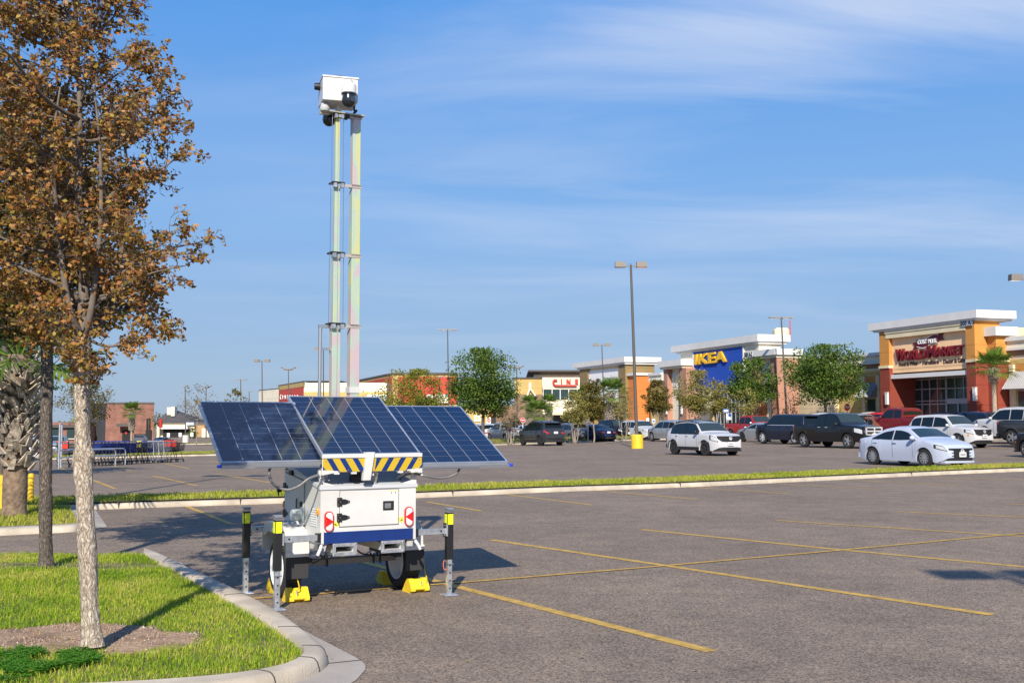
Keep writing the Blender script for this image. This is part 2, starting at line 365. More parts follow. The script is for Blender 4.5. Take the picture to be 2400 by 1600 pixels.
def line(pts_px, w=0.10, m=None, lift=0.004):
    p = [P(x, y) for x, y in pts_px]; L = sum((b - a).length for a, b in zip(p, p[1:]))
    q = resample(p, max(2, int(L / 0.8) + 1)); mbl = MB(); rows = []
    for i, a in enumerate(q):
        d = (q[min(i + 1, len(q) - 1)] - q[max(i - 1, 0)]); d.z = 0; d.normalize(); s = Vector((-d.y, d.x, 0)) * w / 2
        rows.append([Vector((v.x, v.y, g(v.x, v.y) + lift)) for v in (a - s, a + s)])
    mbl.grid(rows); return structure(mbl.build('parking_line', m or YPAINT))
Z6 = lambda x, y: (1000 + x / 1.68, 1100 + y / 1.68)
Z8 = lambda x, y: (x / 3.36, 1000 + y / 3.36)
line([(775, 1296), (1026, 1363), (1667, 1526)], 0.12)
line([Z6(255, 277), Z6(900, 372), Z6(2228, 572)], 0.12)
line([Z6(845, 236), Z6(1640, 317), Z6(2420, 389)], 0.12)
line([Z6(1375, 200), Z6(2420, 268)], 0.105)
line([Z6(1855, 166), Z6(2420, 191)], 0.10)
line([Z6(2280, 135), Z6(2450, 140)], 0.10)
line([(570, 1404.5), (660, 1399.5), (800, 1387), (1083, 1365), (1535, 1328), (1976, 1289), (2345, 1254.5), (2440, 1247)], 0.075, lift=0.008)
for a, b in (((0, 127), (215, 163)), ((315, 98), (655, 140)), ((670, 83), (1065, 117)), ((1020, 68), (1430, 96)), ((1390, 57), (1780, 77)), ((1680, 43), (2095, 60)), ((1930, 30), (2380, 42))):
    line([Z6(*a), Z6(*b)], 0.10)
line([Z8(1465, 624), Z8(1825, 766)], 0.10)
for a, b in (((735, 420), (905, 487)), ((1205, 385), (1550, 463)), ((1705, 370), (2130, 440)), ((480, 325), (575, 362)), ((890, 308), (1045, 347)), ((1300, 290), (1490, 328)), ((1640, 268), (1800, 292)), ((1430, 240), (1470, 248)), ((2195, 355), (2420, 362))):
    line([Z8(*a), Z8(*b)], 0.10)
line([Z8(740, 446), Z8(2250, 390)], 0.09, YFAINT, 0.008)
line([Z8(900, 312), Z8(1760, 292)], 0.08, YFAINT, 0.008)
for x0, y0, x1, y1 in ((1221, 1051, 1427, 1047), (1300, 1079, 1560, 1087), (1410, 1082, 1700, 1094), (1500, 1067, 1700, 1072), (1556, 1087, 1800, 1095), (1690, 1076, 1850, 1080), (1700, 1064, 1960, 1073), (1725, 1084, 1930, 1091), (1860, 1075, 2015, 1079), (1240, 1066, 1400, 1071), (1700, 1083, 1950, 1064), (2310, 1072, 2400, 1075), (1150, 1098, 1290, 1107), (1340, 1095, 1480, 1103), (1240, 1053, 1330, 1052), (1850, 1060, 1990, 1062)):
    line([(x0, y0), (x1, y1)], 0.10, YFAINT)

# ---------------------------------------------------------------- grass helper
def blades(name, poly, zf, n, h, w, m, ex=None, lean=0.5, tufts=None, label=None):
    xs = [p[0] for p in poly]; ys = [p[1] for p in poly]; pts = []
    pl = [(p[0], p[1]) for p in poly]
    while len(pts) < n:
        x, y = R.uniform(min(xs), max(xs)), R.uniform(min(ys), max(ys))
        if not pt_in_poly(x, y, pl): continue
        if ex and ex(x, y): continue
        pts.append((x, y, zf(x, y)))
    B = np.array(pts, dtype=np.float32); n = len(B)
    ang = rng.uniform(0, 2 * np.pi, n); la = rng.uniform(0, 2 * np.pi, n); ln = rng.uniform(0.1, 1, n) * lean
    cl = np.array([0.75 + 0.5 * (pnoise((x * 2.1, y * 2.1, 0.3)) + 0.5) for x, y, _ in pts])
    hh = h * rng.uniform(0.55, 1.2, n) * cl; ww = w * rng.uniform(0.7, 1.3, n)
    sx, sy = np.cos(ang) * ww / 2, np.sin(ang) * ww / 2; dx, dy = np.cos(la) * ln * hh, np.sin(la) * ln * hh
    V = np.zeros((n, 5, 3), dtype=np.float32)
    V[:, 0] = B + np.stack([-sx, -sy, np.full(n, -0.01)], 1); V[:, 1] = B + np.stack([sx, sy, np.full(n, -0.01)], 1)
    V[:, 2] = B + np.stack([dx * .35 + sx * .8, dy * .35 + sy * .8, hh * .6], 1); V[:, 3] = B + np.stack([dx * .35 - sx * .8, dy * .35 - sy * .8, hh * .6], 1)
    V[:, 4] = B + np.stack([dx, dy, hh * (1 - .25 * ln)], 1)
    i = np.arange(n)[:, None] * 5
    F = np.concatenate([i + np.array([[0, 1, 2]]), i + np.array([[0, 2, 3]]), i + np.array([[3, 2, 4]])])
    o = npmesh(name, V.reshape(-1, 3), F, m); tag(o, label, 'grass', kind='stuff'); return o

# ---------------------------------------------------------------- near island
Z5 = lambda x, y: (x / 2.613, 1180 + y / 2.613)
KH = 0.10
outer_px = [Z5(885, 306), Z5(960, 330), Z5(1050, 372), Z5(1200, 447), Z5(1450, 563), Z5(1700, 693), Z5(1830, 790), Z5(1950, 893), Z5(2000, 950), Z5(2012, 985), Z5(1985, 1018), Z5(1900, 1062), Z5(1800, 1100), Z5(1620, 1150), Z5(1300, 1205), Z5(800, 1245), Z5(0, 1270)]
inner_px = [Z5(878, 300), Z5(925, 330), Z5(1000, 368), Z5(1120, 432), Z5(1290, 523), Z5(1480, 632), Z5(1640, 726), Z5(1770, 810), Z5(1838, 868), Z5(1852, 895), Z5(1838, 925), Z5(1790, 958), Z5(1690, 992), Z5(1480, 1028), Z5(1200, 1055), Z5(750, 1085), Z5(0, 1112)]
outer = [P(x, y) for x, y in outer_px]; inner = [P(x, y, KH) for x, y in inner_px]
def arc(pts, n):
    return resample(pts, n)
# corresponding points keep their index: refine each span the same way
def refine(pts, k=4):
    o = []; pts = [Vector(p) for p in pts]
    for i in range(len(pts) - 1):
        p0, p1, p2, p3 = pts[max(i - 1, 0)], pts[i], pts[i + 1], pts[min(i + 2, len(pts) - 1)]
        for j in range(k):
            t = j / k
            o.append(0.5 * ((2 * p1) + (p2 - p0) * t + (2 * p0 - 5 * p1 + 4 * p2 - p3) * t * t + (3 * p1 - p0 - 3 * p2 + p3) * t ** 3))
    o.append(pts[-1]); return o
def chaikin(pts, k=2):
    for _ in range(k):
        o = [pts[0]]
        for a, b in zip(pts, pts[1:]): o += [a.lerp(b, .25), a.lerp(b, .75)]
        pts = o + [pts[-1]]
    return pts
outer, inner = chaikin(outer), chaikin(inner)
def kerb_loft(outer, inner, name='kerb', h=KH, m=None):
    mbk = MB(); rows = []
    for o, i in zip(outer, inner):
        o = Vector((o.x, o.y, 0)); i = Vector((i.x, i.y, 0)); d = (i - o); w = max(d.length, 0.02); d.normalize(); zg = g(o.x, o.y)
        rows.append([o + Vector((0, 0, zg - .03)), o + Vector((0, 0, zg + h * .25)), o + d * w * .10 + Vector((0, 0, zg + h * .72)), o + d * w * .22 + Vector((0, 0, zg + h * .93)), o + d * w * .38 + Vector((0, 0, zg + h)), o + d * w * .9 + Vector((0, 0, zg + h + .004)), o + d * w + Vector((0, 0, zg + h - .06))])
    mbk.grid(rows); return structure(mbk.build(name, m or CONC, smooth=70))
kerb_loft(outer, inner)
JD = mat('joint_dark', (.05, .045, .04), .9)
for k in (9, 19, 27, 34, 43, 52):
    o, i = outer[k], inner[k]; o = Vector((o.x, o.y, 0)); i = Vector((i.x, i.y, 0)); w = (i - o).length; d = (i - o).normalized(); mj = MB()
    mj.tube([o + d * w * f - d * .001 + Vector((0, 0, z + .001)) for f, z in ((0, .0), (0, KH * .25), (.10, KH * .72), (.22, KH * .93), (.38, KH), (.92, KH + .003))], .0045, 5); structure(mj.build('kerb_joint', JD))
backL = P(-300, 1291, KH)
isl = [(p.x, p.y) for p in inner] + [(inner[-1].x - 4.5, inner[-1].y + .5), (backL.x - 3, backL.y)]
def mound(x, y): return KH - 0.022 + 0.012 * pnoise((x * .5, y * .5, 4.2)) 
LS = .11
mb = MB(); xs = np.arange(-9.5, -.2, LS); ys = np.arange(4.2, 13.6, LS)
idx = {}
for i, x in enumerate(xs):
    for j, y in enumerate(ys):
        if any(pt_in_poly(x + u, y + v, isl) for u in (0, LS) for v in (0, LS)):
            q = []
            for (a, b) in ((i, j), (i + 1, j), (i + 1, j + 1), (i, j + 1)):
                if (a, b) not in idx:
                    X, Y = xs[0] + a * LS, ys[0] + b * LS; idx[(a, b)] = len(mb.v); mb.v.append((X, Y, mound(X, Y) if pt_in_poly(X, Y, isl) else .03))
                q.append(idx[(a, b)])
            mb.f.append(tuple(q)); mb.m.append(0)
structure(mb.build('lawn', SOILG, smooth=180))
# bare earth round the trunk
dirt_px = [Z5(-300, 745), Z5(0, 740), Z5(300, 722), Z5(480, 698), Z5(680, 715), Z5(860, 722), Z5(1020, 742), Z5(1150, 765), Z5(1250, 792), Z5(1170, 815), Z5(1000, 845), Z5(760, 868), Z5(600, 872), Z5(300, 858), Z5(0, 862), Z5(-300, 868)]
dirt = [P(x, y, KH + .03) for x, y in dirt_px]; dirt2 = [(p.x, p.y) for p in refine(dirt + [dirt[0]], 7)]
def in_dirt(x, y, s=.16):
    return pt_in_poly(x + s * pnoise((x * 4, y * 4, 1)), y + s * pnoise((x * 4, y * 4, 9)), dirt2)
mb = MB(); cxd = sum(p[0] for p in dirt2) / len(dirt2); cyd = sum(p[1] for p in dirt2) / len(dirt2)
rows = []
for f in np.linspace(0.02, 1.12, 46):
    rows.append([(cxd + (x - cxd) * f, cyd + (y - cyd) * f, mound(cxd + (x - cxd) * f, cyd + (y - cyd) * f) + .012 + .012 * pnoise(((cxd + (x - cxd) * f) * 5, (cyd + (y - cyd) * f) * 5, 3)) + .008 * pnoise(((cxd + (x - cxd) * f) * 17, (cyd + (y - cyd) * f) * 17, 3)) - (.04 if f > 1.09 else 0)) for x, y in dirt2[:-1]])
mb.grid(rows, close=True); structure(mb.build('bare_soil', DIRT, smooth=180))
dirtB = P(130, 1322, KH)                    # second small bare ring at the dark trunk
clov_px = [Z5(-80, 880), Z5(0, 850), Z5(150, 843), Z5(330, 858), Z5(520, 850), Z5(640, 900), Z5(640, 935), Z5(480, 970), Z5(300, 990), Z5(180, 1030), Z5(0, 1040), Z5(-80, 1040)]
clov = [(p.x, p.y) for p in (P(x, y, KH + .05) for x, y in clov_px)]
def exg(x, y):
    if in_dirt(x, y): return R.random() > (0.5 if pnoise((x * 5, y * 5, 7)) > .42 else 0.014)
    if pt_in_poly(x, y, clov): return R.random() > 0.45
    if ((x - dirtB.x) / 1.5) ** 2 + ((y - dirtB.y) / .3) ** 2 < 1: return R.random() > .12
    return False
blades('island_grass', isl, mound, 125000, 0.044, 0.0056, GRASS, exg, lean=1.0, label='short green and straw coloured grass on the near kerbed island')
# crumbs of earth, bark chips and pebbles on the bare soil
V, F = [], []
for _ in range(2600):
    while True:
        x, y = R.uniform(-4.5, -1.4), R.uniform(6, 10)
        if in_dirt(x, y): break
    z = mound(x, y) + .016; s_ = R.uniform(.004, .012) * (2 if R.random() < .06 else 1); a = R.uniform(0, 6.28); k = len(V); u = (math.cos(a) * s_, math.sin(a) * s_); w_ = (-u[1] * R.uniform(.3, .9), u[0] * R.uniform(.3, .9)); h_ = s_ * R.uniform(.3, .8)
    V += [(x - u[0], y - u[1], z - .006), (x - w_[0], y - w_[1], z - .006), (x + u[0], y + u[1], z - .006), (x + w_[0], y + w_[1], z - .006), (x, y, z + h_)]; F += [(k, k + 1, k + 4), (k + 1, k + 2, k + 4), (k + 2, k + 3, k + 4), (k + 3, k, k + 4)]
tag(npmesh('soil_crumbs', V, F, leafmat('crumb_colours', [(.16, .10, .065), (.30, .19, .12), (.42, .30, .21), (.20, .15, .11), (.5, .42, .34)], 0.0)), 'crumbs of earth, bark chips and pebbles on the bare soil', 'soil', kind='stuff')
# clover: three leaflets per stalk
V, F = [], []
for _ in range(3600):
    while True:
        x, y = R.uniform(-4.2, -1.2), R.uniform(5.2, 8.5)
        if pt_in_poly(x, y, clov) and pnoise((x * 4, y * 4, 5)) > -.12 + .5 * R.random() * (x > -2.8): break
    z = mound(x, y) + R.uniform(.018, .055); a0 = R.uniform(0, 6.28); s = R.uniform(.008, .014); tl = R.uniform(-.5, .5)
    for k in range(3):
        a = a0 + k * 2.094; ux, uy = math.cos(a), math.sin(a); b = len(V)
        V += [(x, y, z), (x + s * (ux * .7 - uy * .6), y + s * (uy * .7 + ux * .6), z + .004 + s * tl * ux), (x + s * 1.35 * ux, y + s * 1.35 * uy, z + .002 + s * tl * ux), (x + s * (ux * .7 + uy * .6), y + s * (uy * .7 - ux * .6), z + .004 + s * tl * ux)]
        F.append((b, b + 1, b + 2, b + 3))
tag(npmesh('clover_patch', V, F, CLOV), 'dark green clover patch at the near edge of the island', 'clover', kind='stuff')
# concrete apron beside the near kerb
apr_px = [Z5(1020, 352), Z5(1110, 362), Z5(1190, 420), Z5(1240, 462), Z5(1560, 590), Z5(1830, 762), Z5(1960, 830), Z5(2205, 958), Z5(2238, 992), Z5(2236, 1020), Z5(2180, 1084), Z5(2100, 1130), Z5(1500, 1250), Z5(1700, 1000), Z5(1450, 560)]
ap = [P(x, y) for x, y in apr_px]
mb = MB(); mb.add([(p.x, p.y, .006) for p in ap], [tuple(range(len(ap)))]); structure(mb.build('concrete_apron', GUT))
mb = MB(); a, b = P(*Z5(1998, 984)), P(*Z5(2214, 962)); mb.tube([(a.x, a.y, .006), (b.x, b.y, .006)], .006, 4); structure(mb.build('apron_joint', mat('joint_dark', (.05, .045, .04), .9)))

# ---------------------------------------------------------------- median strip and far islands
def strip(front_px, width, h=0.14, kerbw=0.16, n=1200, bh=.07, crown=0.0, backkerb=True, label='', gap=True):
    f = refine([P(x, y) for x, y in front_px], 5); nn = len(f); nor = []
    for i in range(nn):
        d = f[min(i + 1, nn - 1)] - f[max(i - 1, 0)]; d.z = 0; d.normalize(); nor.append(Vector((-d.y, d.x, 0)))
    inn = [p + q * kerbw for p, q in zip(f, nor)]
    back = [p + q * (width - kerbw) for p, q in zip(f, nor)]; bo = [p + q * width for p, q in zip(f, nor)]
    kerb_loft(f, inn); kerb_loft(bo, back)
    mbs = MB(); rows = []
    for i in range(nn):
        row = []
        for t in np.linspace(0, 1, 7):
            q = inn[i].lerp(back[i], float(t) * 1.05 - .025); row.append((q.x, q.y, g(q.x, q.y) + h - .008 + crown * math.sin(math.pi * t) * (0.7 + .6 * pnoise((q.x * .16, q.y * .16, 2)))))
        rows.append(row)
    mbs.grid(rows); structure(mbs.build('verge', SOILG, smooth=180))
    poly = [(p.x, p.y) for p in inn] + [(p.x, p.y) for p in reversed(back)]
    def zf(x, y):
        best = min(range(nn), key=lambda k: (inn[k].x - x) ** 2 + (inn[k].y - y) ** 2); t = (Vector((x, y, 0)) - Vector((inn[best].x, inn[best].y, 0))).length / max(.1, width - 2 * kerbw)
        return g(x, y) + h - .008 + crown * math.sin(math.pi * min(1, t)) * (0.7 + .6 * pnoise((x * .16, y * .16, 2)))
    blades('verge_grass', poly, zf, n, bh, .016, GRASSF, lean=.8, label=label)
    if gap:                           # expansion joints in the kerb
        for k in range(8, nn, 9):
            mj = MB(); d = (f[min(k + 1, nn - 1)] - f[k - 1]); d.z = 0; d.normalize(); a = f[k]
            mj.box(-.008, .008, -.004, kerbw * .9, .01, h + .006, M=Matrix.Translation((a.x, a.y, g(a.x, a.y))) @ Matrix.Rotation(math.atan2(d.y, d.x), 4, 'Z'))
            structure(mj.build('kerb_joint', MATS['joint_dark']))
    return f, nor
strip([(128, 1197), (220, 1194), (327, 1190), (506, 1184), (670, 1178.6), (1000, 1165.5), (1297, 1152.4), (1595, 1141.7), (1893, 1127.4), (2190, 1113), (2400, 1104), (2560, 1098)], 2.0, n=26000, label='long grass strip between two kerbs across the parking lot')
strip([(1085, 1046), (1150, 1043.6), (1218, 1041), (1359, 1036), (1519.5, 1031), (1600, 1028.5)], 5.5, n=9000, bh=.12, crown=.35, label='mounded grass bed in front of the shop car park', gap=False)
strip([(60, 1078), (260, 1073), (420, 1069), (505, 1067), (700, 1062)], 7.5, n=7000, bh=.12, label='grass bed between carts and the far road', gap=False)
strip([(-100, 1047), (150, 1045.5), (330, 1043), (520, 1040), (700, 1037)], 5.0, n=3000, bh=.12, label='far grass verge in front of the brick building', gap=False)
strip([(1690, 1024), (1800, 1019)], 4.0, n=1500, bh=.12, label='small grass bed beside the red pickup', gap=False)
# palm island, left
po = [Z8(840, 800), Z8(740, 806), Z8(620, 822), Z8(310, 840), Z8(0, 856), Z8(-500, 880)]
pi_ = [Z8(620, 752), Z8(600, 757), Z8(540, 765), Z8(310, 772), Z8(0, 784), Z8(-500, 805)]
o_, i_ = refine([P(*p) for p in [Z8(640, 812), Z8(600, 824), Z8(480, 833), Z8(310, 840), Z8(0, 856), Z8(-500, 880)]], 3), refine([P(x, y, KH) for x, y in [Z8(612, 752), Z8(590, 757), Z8(480, 766), Z8(310, 772), Z8(0, 784), Z8(-500, 805)]], 3)
kerb_loft(o_, i_)
pb = [P(*Z8(520, 605)), P(*Z8(0, 560)), P(*Z8(-500, 560))]
ppoly = [(p.x, p.y) for p in i_] + [(pb[2].x, pb[2].y), (pb[1].x, pb[1].y), (pb[0].x, pb[0].y)]
mb = MB(); mb.add([(x, y, KH - .02) for x, y in ppoly], [tuple(range(len(ppoly)))]); structure(mb.build('palm_bed', SOILG))
blades('palm_bed_grass', ppoly, lambda x, y: KH - .02, 9000, .06, .014, GRASSF, lean=.8, label='yellowish grass round the foot of the palm')
fl = [P(*Z8(510, 606)), P(*Z8(740, 640)), P(*Z8(845, 793)), P(*Z8(620, 818))]
mb = MB(); mb.add([(p.x, p.y, .012 + (KH * .8 if k in (0,) else 0)) for k, p in enumerate(fl)], [(0, 1, 2, 3)]); structure(mb.build('concrete_flume', GUT))
# far sidewalks by the shops and far road edges follow with the buildings
# ================================================================== trees
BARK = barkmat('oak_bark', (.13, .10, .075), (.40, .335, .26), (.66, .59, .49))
BARKD = mat('twig_bark', (0.14, 0.115, 0.095), 0.9, var=0.3, vscale=8)
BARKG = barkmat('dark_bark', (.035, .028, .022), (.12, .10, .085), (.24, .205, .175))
BARKL = mat('pale_bark', (0.27, 0.22, 0.17), 0.9, var=0.3, vscale=3, col2=(0.38, 0.33, 0.27), stretch=(1, 1, .4))
L_OAK = leafmat('rusty_oak_leaves', [(0.08, 0.06, 0.012), (0.24, 0.14, 0.022), (0.33, 0.125, 0.035), (0.43, 0.185, 0.065), (0.32, 0.25, 0.028), (0.48, 0.255, 0.115), (0.19, 0.165, 0.02)], 0.3)
L_GRN = leafmat('evergreen_oak_leaves', [(0.03, 0.075, 0.012), (0.065, 0.13, 0.018), (0.11, 0.18, 0.025), (0.17, 0.22, 0.035)], 0.3)
L_AUT = leafmat('turning_leaves', [(0.09, 0.14, 0.018), (0.15, 0.21, 0.025), (0.23, 0.26, 0.03), (0.36, 0.22, 0.035), (0.20, 0.26, 0.03), (0.28, 0.27, 0.04)], 0.35)
L_TAN = leafmat('dry_leaves', [(0.15, 0.15, 0.04), (0.27, 0.25, 0.06), (0.38, 0.32, 0.09), (0.22, 0.22, 0.06)], 0.35)
L_BRN = leafmat('bronze_leaves', [(0.075, 0.085, 0.018), (0.14, 0.12, 0.022), (0.20, 0.135, 0.03), (0.11, 0.12, 0.025)], 0.3)
L_GRY = leafmat('greyed_leaves', [(0.16, 0.14, 0.09), (0.24, 0.19, 0.11), (0.12, 0.12, 0.06)], 0.3)
def leaf_cards(name, C, size, m, parent, long=1.5, droop=0.0, lab=None):
    C = np.asarray(C, dtype=np.float32); n = len(C)
    d = rng.normal(size=(n, 3)); d[:, 2] = d[:, 2] * .7 - droop; d /= np.linalg.norm(d, axis=1)[:, None]
    r = rng.normal(size=(n, 3)); s = np.cross(d, r); s /= np.linalg.norm(s, axis=1)[:, None] + 1e-9; nrm = np.cross(d, s)
    k = (size * rng.uniform(.6, 1.3, n))[:, None]
    V = np.stack([C, C + d * k * long * .5 + s * k * .5 + nrm * k * .12, C + d * k * long, C + d * k * long * .5 - s * k * .5 + nrm * k * .12], 1)
    i = np.arange(n)[:, None] * 4
    F = np.concatenate([i + np.array([[0, 1, 2]]), i + np.array([[0, 2, 3]])]) if size < .06 else i + np.array([[0, 1, 2, 3]])
    return npmesh(name, V.reshape(-1, 3), F, m, parent)
def rough_trunk(name, pts, rs, m, parent, n=28, amp=.10, sc_=6.0, step=.04, knots=()):
    L = sum((Vector(b) - Vector(a)).length for a, b in zip(pts, pts[1:])); k = max(6, int(L / step)); q = resample(refine(pts, 6), k)
    rows = []
    for i, p in enumerate(q):
        f = i / (k - 1) * (len(rs) - 1); a = int(min(f, len(rs) - 2)); r = rs[a] + (rs[a + 1] - rs[a]) * (f - a); row = []
        for j in range(n):
            t = 2 * math.pi * j / n; c, s = math.cos(t), math.sin(t)
            e = 1 + amp * (pnoise((c * 3.2, s * 3.2, p.z * 2.2)) * .8 + .55 * pnoise((c * 9, s * 9, p.z * sc_)) + .5 * pnoise((c * 1.2 + 7, s * 1.2, p.z * 1.7)))
            for (kz, ka, kr, kh) in knots:
                dz = (p.z - kz) / kh; da = (math.atan2(s, c) - ka + math.pi) % (2 * math.pi) - math.pi
                e += kr * math.exp(-dz * dz * 3 - (da * 1.6) ** 2)
            if i < 5: e += (5 - i) * .035
            row.append((p.x + c * r * e, p.y + s * r * e, p.z))
        rows.append(row)
    mb = MB(); mb.grid(rows, close=True); return mb.build(name, m, parent, smooth=180)
def perp(d):
    a = Vector((R.gauss(0, 1), R.gauss(0, 1), R.gauss(0, 1))); a -= d * a.dot(d); return a.normalized()
def grow(mb, start, end, r0, r1, n=6, wob=.06, seg=6):
    s, e = Vector(start), Vector(end); L = (e - s).length; pts = []; d = (e - s).normalized(); b1, b2 = perp(d), perp(d)
    for i in range(seg + 1):
        t = i / seg; pts.append(s.lerp(e, t) + b1 * L * wob * math.sin(t * 3.1) + b2 * L * wob * .6 * math.sin(t * 6.3) + Vector((0, 0, -L * .04 * math.sin(t * 3.14))))
    mb.tube(pts, [r0 + (r1 - r0) * (i / seg) for i in range(seg + 1)], n); return pts
# ---- the rusty oak on the near island
Z = 1.0204
base = P(212 * Z, 1480 * Z, KH + .02); D = base.y
tp = [PD(x * Z, y * Z, D) for x, y in ((212, 1482), (207, 1400), (203, 1300), (196, 1180), (192, 1080), (189, 960), (188, 850), (190, 775))]
top = [PD(x * Z, y * Z, D + dy) for x, y, dy in ((190, 775, 0), (193, 690, .02), (188, 560, .05), (182, 430, 0), (184, 280, -.05), (178, 120, 0), (170, -60, .05), (160, -260, 0))]
oak = thing('oak_tree', 'young oak with rusty leaves and pale furrowed trunk at the front of the near island', 'tree', base)
inv = lambda p: Vector(p) - base
rough_trunk('trunk', [inv(p) for p in tp], [.074, .061, .061, .058, .058, .054, .054, .056], BARK, oak, n=40, amp=.16, step=.022, sc_=8,
            knots=((1.30, 2.9, .45, .10), (1.34, -.1, .5, .06), (1.20, -2.4, .3, .09), (1.62, .3, .28, .05), (2.1, -1.5, .2, .05), (2.25, -1.2, .25, .05)))
mb = MB(); leaves = []
lead = [inv(p) for p in top]
mb.tube(refine(lead, 4), [(.052, .038, .029, .023, .018, .014, .010, .006)[min(7, i // 4)] for i in range(29)], 10)
co = [lead[0] + Vector((0, 0, .02)), lead[1] + Vector((-.13, .1, .0)), lead[2] + Vector((-.2, .2, .0)), lead[3] + Vector((-.15, .25, .1)), lead[4] + Vector((-.1, .3, .1))]
mb.tube(refine(co, 4), [.036, .034, .033, .032, .031, .03, .028, .026, .024, .022, .02, .018, .016, .014, .012, .01, .008], 8)
LEAFY = .40
for (ax, ay) in ((.12, -.10), (.16, .14), (-.06, -.16)):
    mb.tube(refine([lead[0], lead[1] + Vector((ax * .8, ay, -.05)), lead[2] + Vector((ax * 1.5, ay * 1.3, .1)), lead[3] + Vector((ax * 1.7, ay * 1.5, .2)), lead[4] + Vector((ax * 1.2, ay * 1.2, .2))], 4), [.03 - .0015 * i for i in range(17)], 7)
def spray(p, d, L, depth=0):
    """a twig with sub-twigs and leaves"""
    lf = LEAFY * (0 if R.random() < .22 else 1.15)
    e = p + d * L; pts = grow(mb, p, e, .0045 if depth == 0 else .0025, .0012, 4, .09, 5)
    for i in range(1, len(pts)):
        k = R.randint(1, 3) if depth else 1
        if R.random() < lf:
            for _ in range(k): leaves.append(pts[i] + perp(d) * R.uniform(.0, .035))
        if depth < 2 and R.random() < (.95 if depth == 0 else .5):
            dd = (d * R.uniform(.3, .9) + perp(d) * .9 + Vector((0, 0, .15))).normalized(); spray(pts[i], dd, L * R.uniform(.35, .65), depth + 1)
def limb(s, e, r0, tw=9, L=(.15, .32), bare=0.2):
    pts = grow(mb, s, e, r0, r0 * .25, 6, .07, 10); d = (Vector(e) - Vector(s)).normalized()
    for i in range(len(pts) - 1):
        t = i / (len(pts) - 1)
        if t < bare: continue
        for _ in range(max(1, round(tw / 9))):
            u = R.random(); p = pts[i].lerp(pts[i + 1], u); dd = (d * R.uniform(.2, 1.0) + perp(d) * R.uniform(.6, 1.1) + Vector((0, 0, R.uniform(-.1, .4)))).normalized()
            spray(p, dd, R.uniform(*L) * (1.15 - .5 * t))
    spray(pts[-1], d, L[0])
def at_lead(y):                 # point on the leader at photo height y
    zt = PD(190 * Z, y * Z, D).z - base.z
    for a, b in zip(lead, lead[1:]):
        if a.z <= zt <= b.z: return a.lerp(b, (zt - a.z) / (b.z - a.z))
    return lead[0] if zt < lead[0].z else lead[-1]
def to(x, y, dy=0.0): return inv(PD(x * Z, y * Z, D + dy))
for (y0, x1, y1, dy, r0) in ((770, 420, 770, -.1, .013), (735, 372, 690, .3, .018), (700, 395, 600, -.2, .018), (650, 505, 560, .1, .02), (690, 480, 610, -.35, .014), (560, 330, 540, -.4, .012), (520, 345, 450, .3, .014), (480, 390, 420, -.1, .014), (450, 455, 365, .15, .017), (400, 420, 300, -.3, .013), (330, 430, 240, .2, .016), (280, 405, 190, -.15, .013), (230, 385, 140, .25, .012), (160, 345, 95, -.2, .011), (90, 290, 20, .1, .01), (20, 260, -60, .2, .009),
                             (760, 70, 730, -.3, .016), (740, 20, 640, .1, .02), (700, -60, 560, -.2, .02), (640, 60, 560, .4, .016), (600, -90, 500, .1, .018), (540, 40, 440, -.5, .016), (470, -70, 380, .2, .017), (420, 50, 330, .5, .014), (370, -60, 270, -.2, .015), (300, 40, 200, .3, .013), (240, -70, 150, 0, .014), (190, 60, 80, -.4, .011), (120, -50, 20, .2, .012), (60, 70, -30, .3, .01), (780, 120, 800, -.35, .01), (770, 250, 800, .2, .009)):
    limb(at_lead(y0), to(x1 - (52 if x1 > 190 else -30), y1, dy), r0, tw=9)
for k in range(18):              # limbs going towards and away from the viewer
    y0 = 760 - k * 52; a = k * 2.4 + .6; s = at_lead(y0); L = R.uniform(.4, .75)
    limb(s, s + Vector((math.cos(a) * L * .55 - .12, math.sin(a) * L, L * R.uniform(.25, .7))), R.uniform(.010, .016), tw=9)
for k in range(10):              # crown beyond the frame
    y0 = 500 - k * 55; a = 2.2 + (k % 5) * .55; s = at_lead(y0); L = R.uniform(1.0, 1.6)
    limb(s, s + Vector((math.cos(a) * L, math.sin(a) * L, L * R.uniform(.2, .5))), .016, tw=9)
mb.build('branches', BARKD, oak, smooth=180)
leaf_cards('crown', leaves, .025, L_OAK, oak, 1.55, droop=.25)

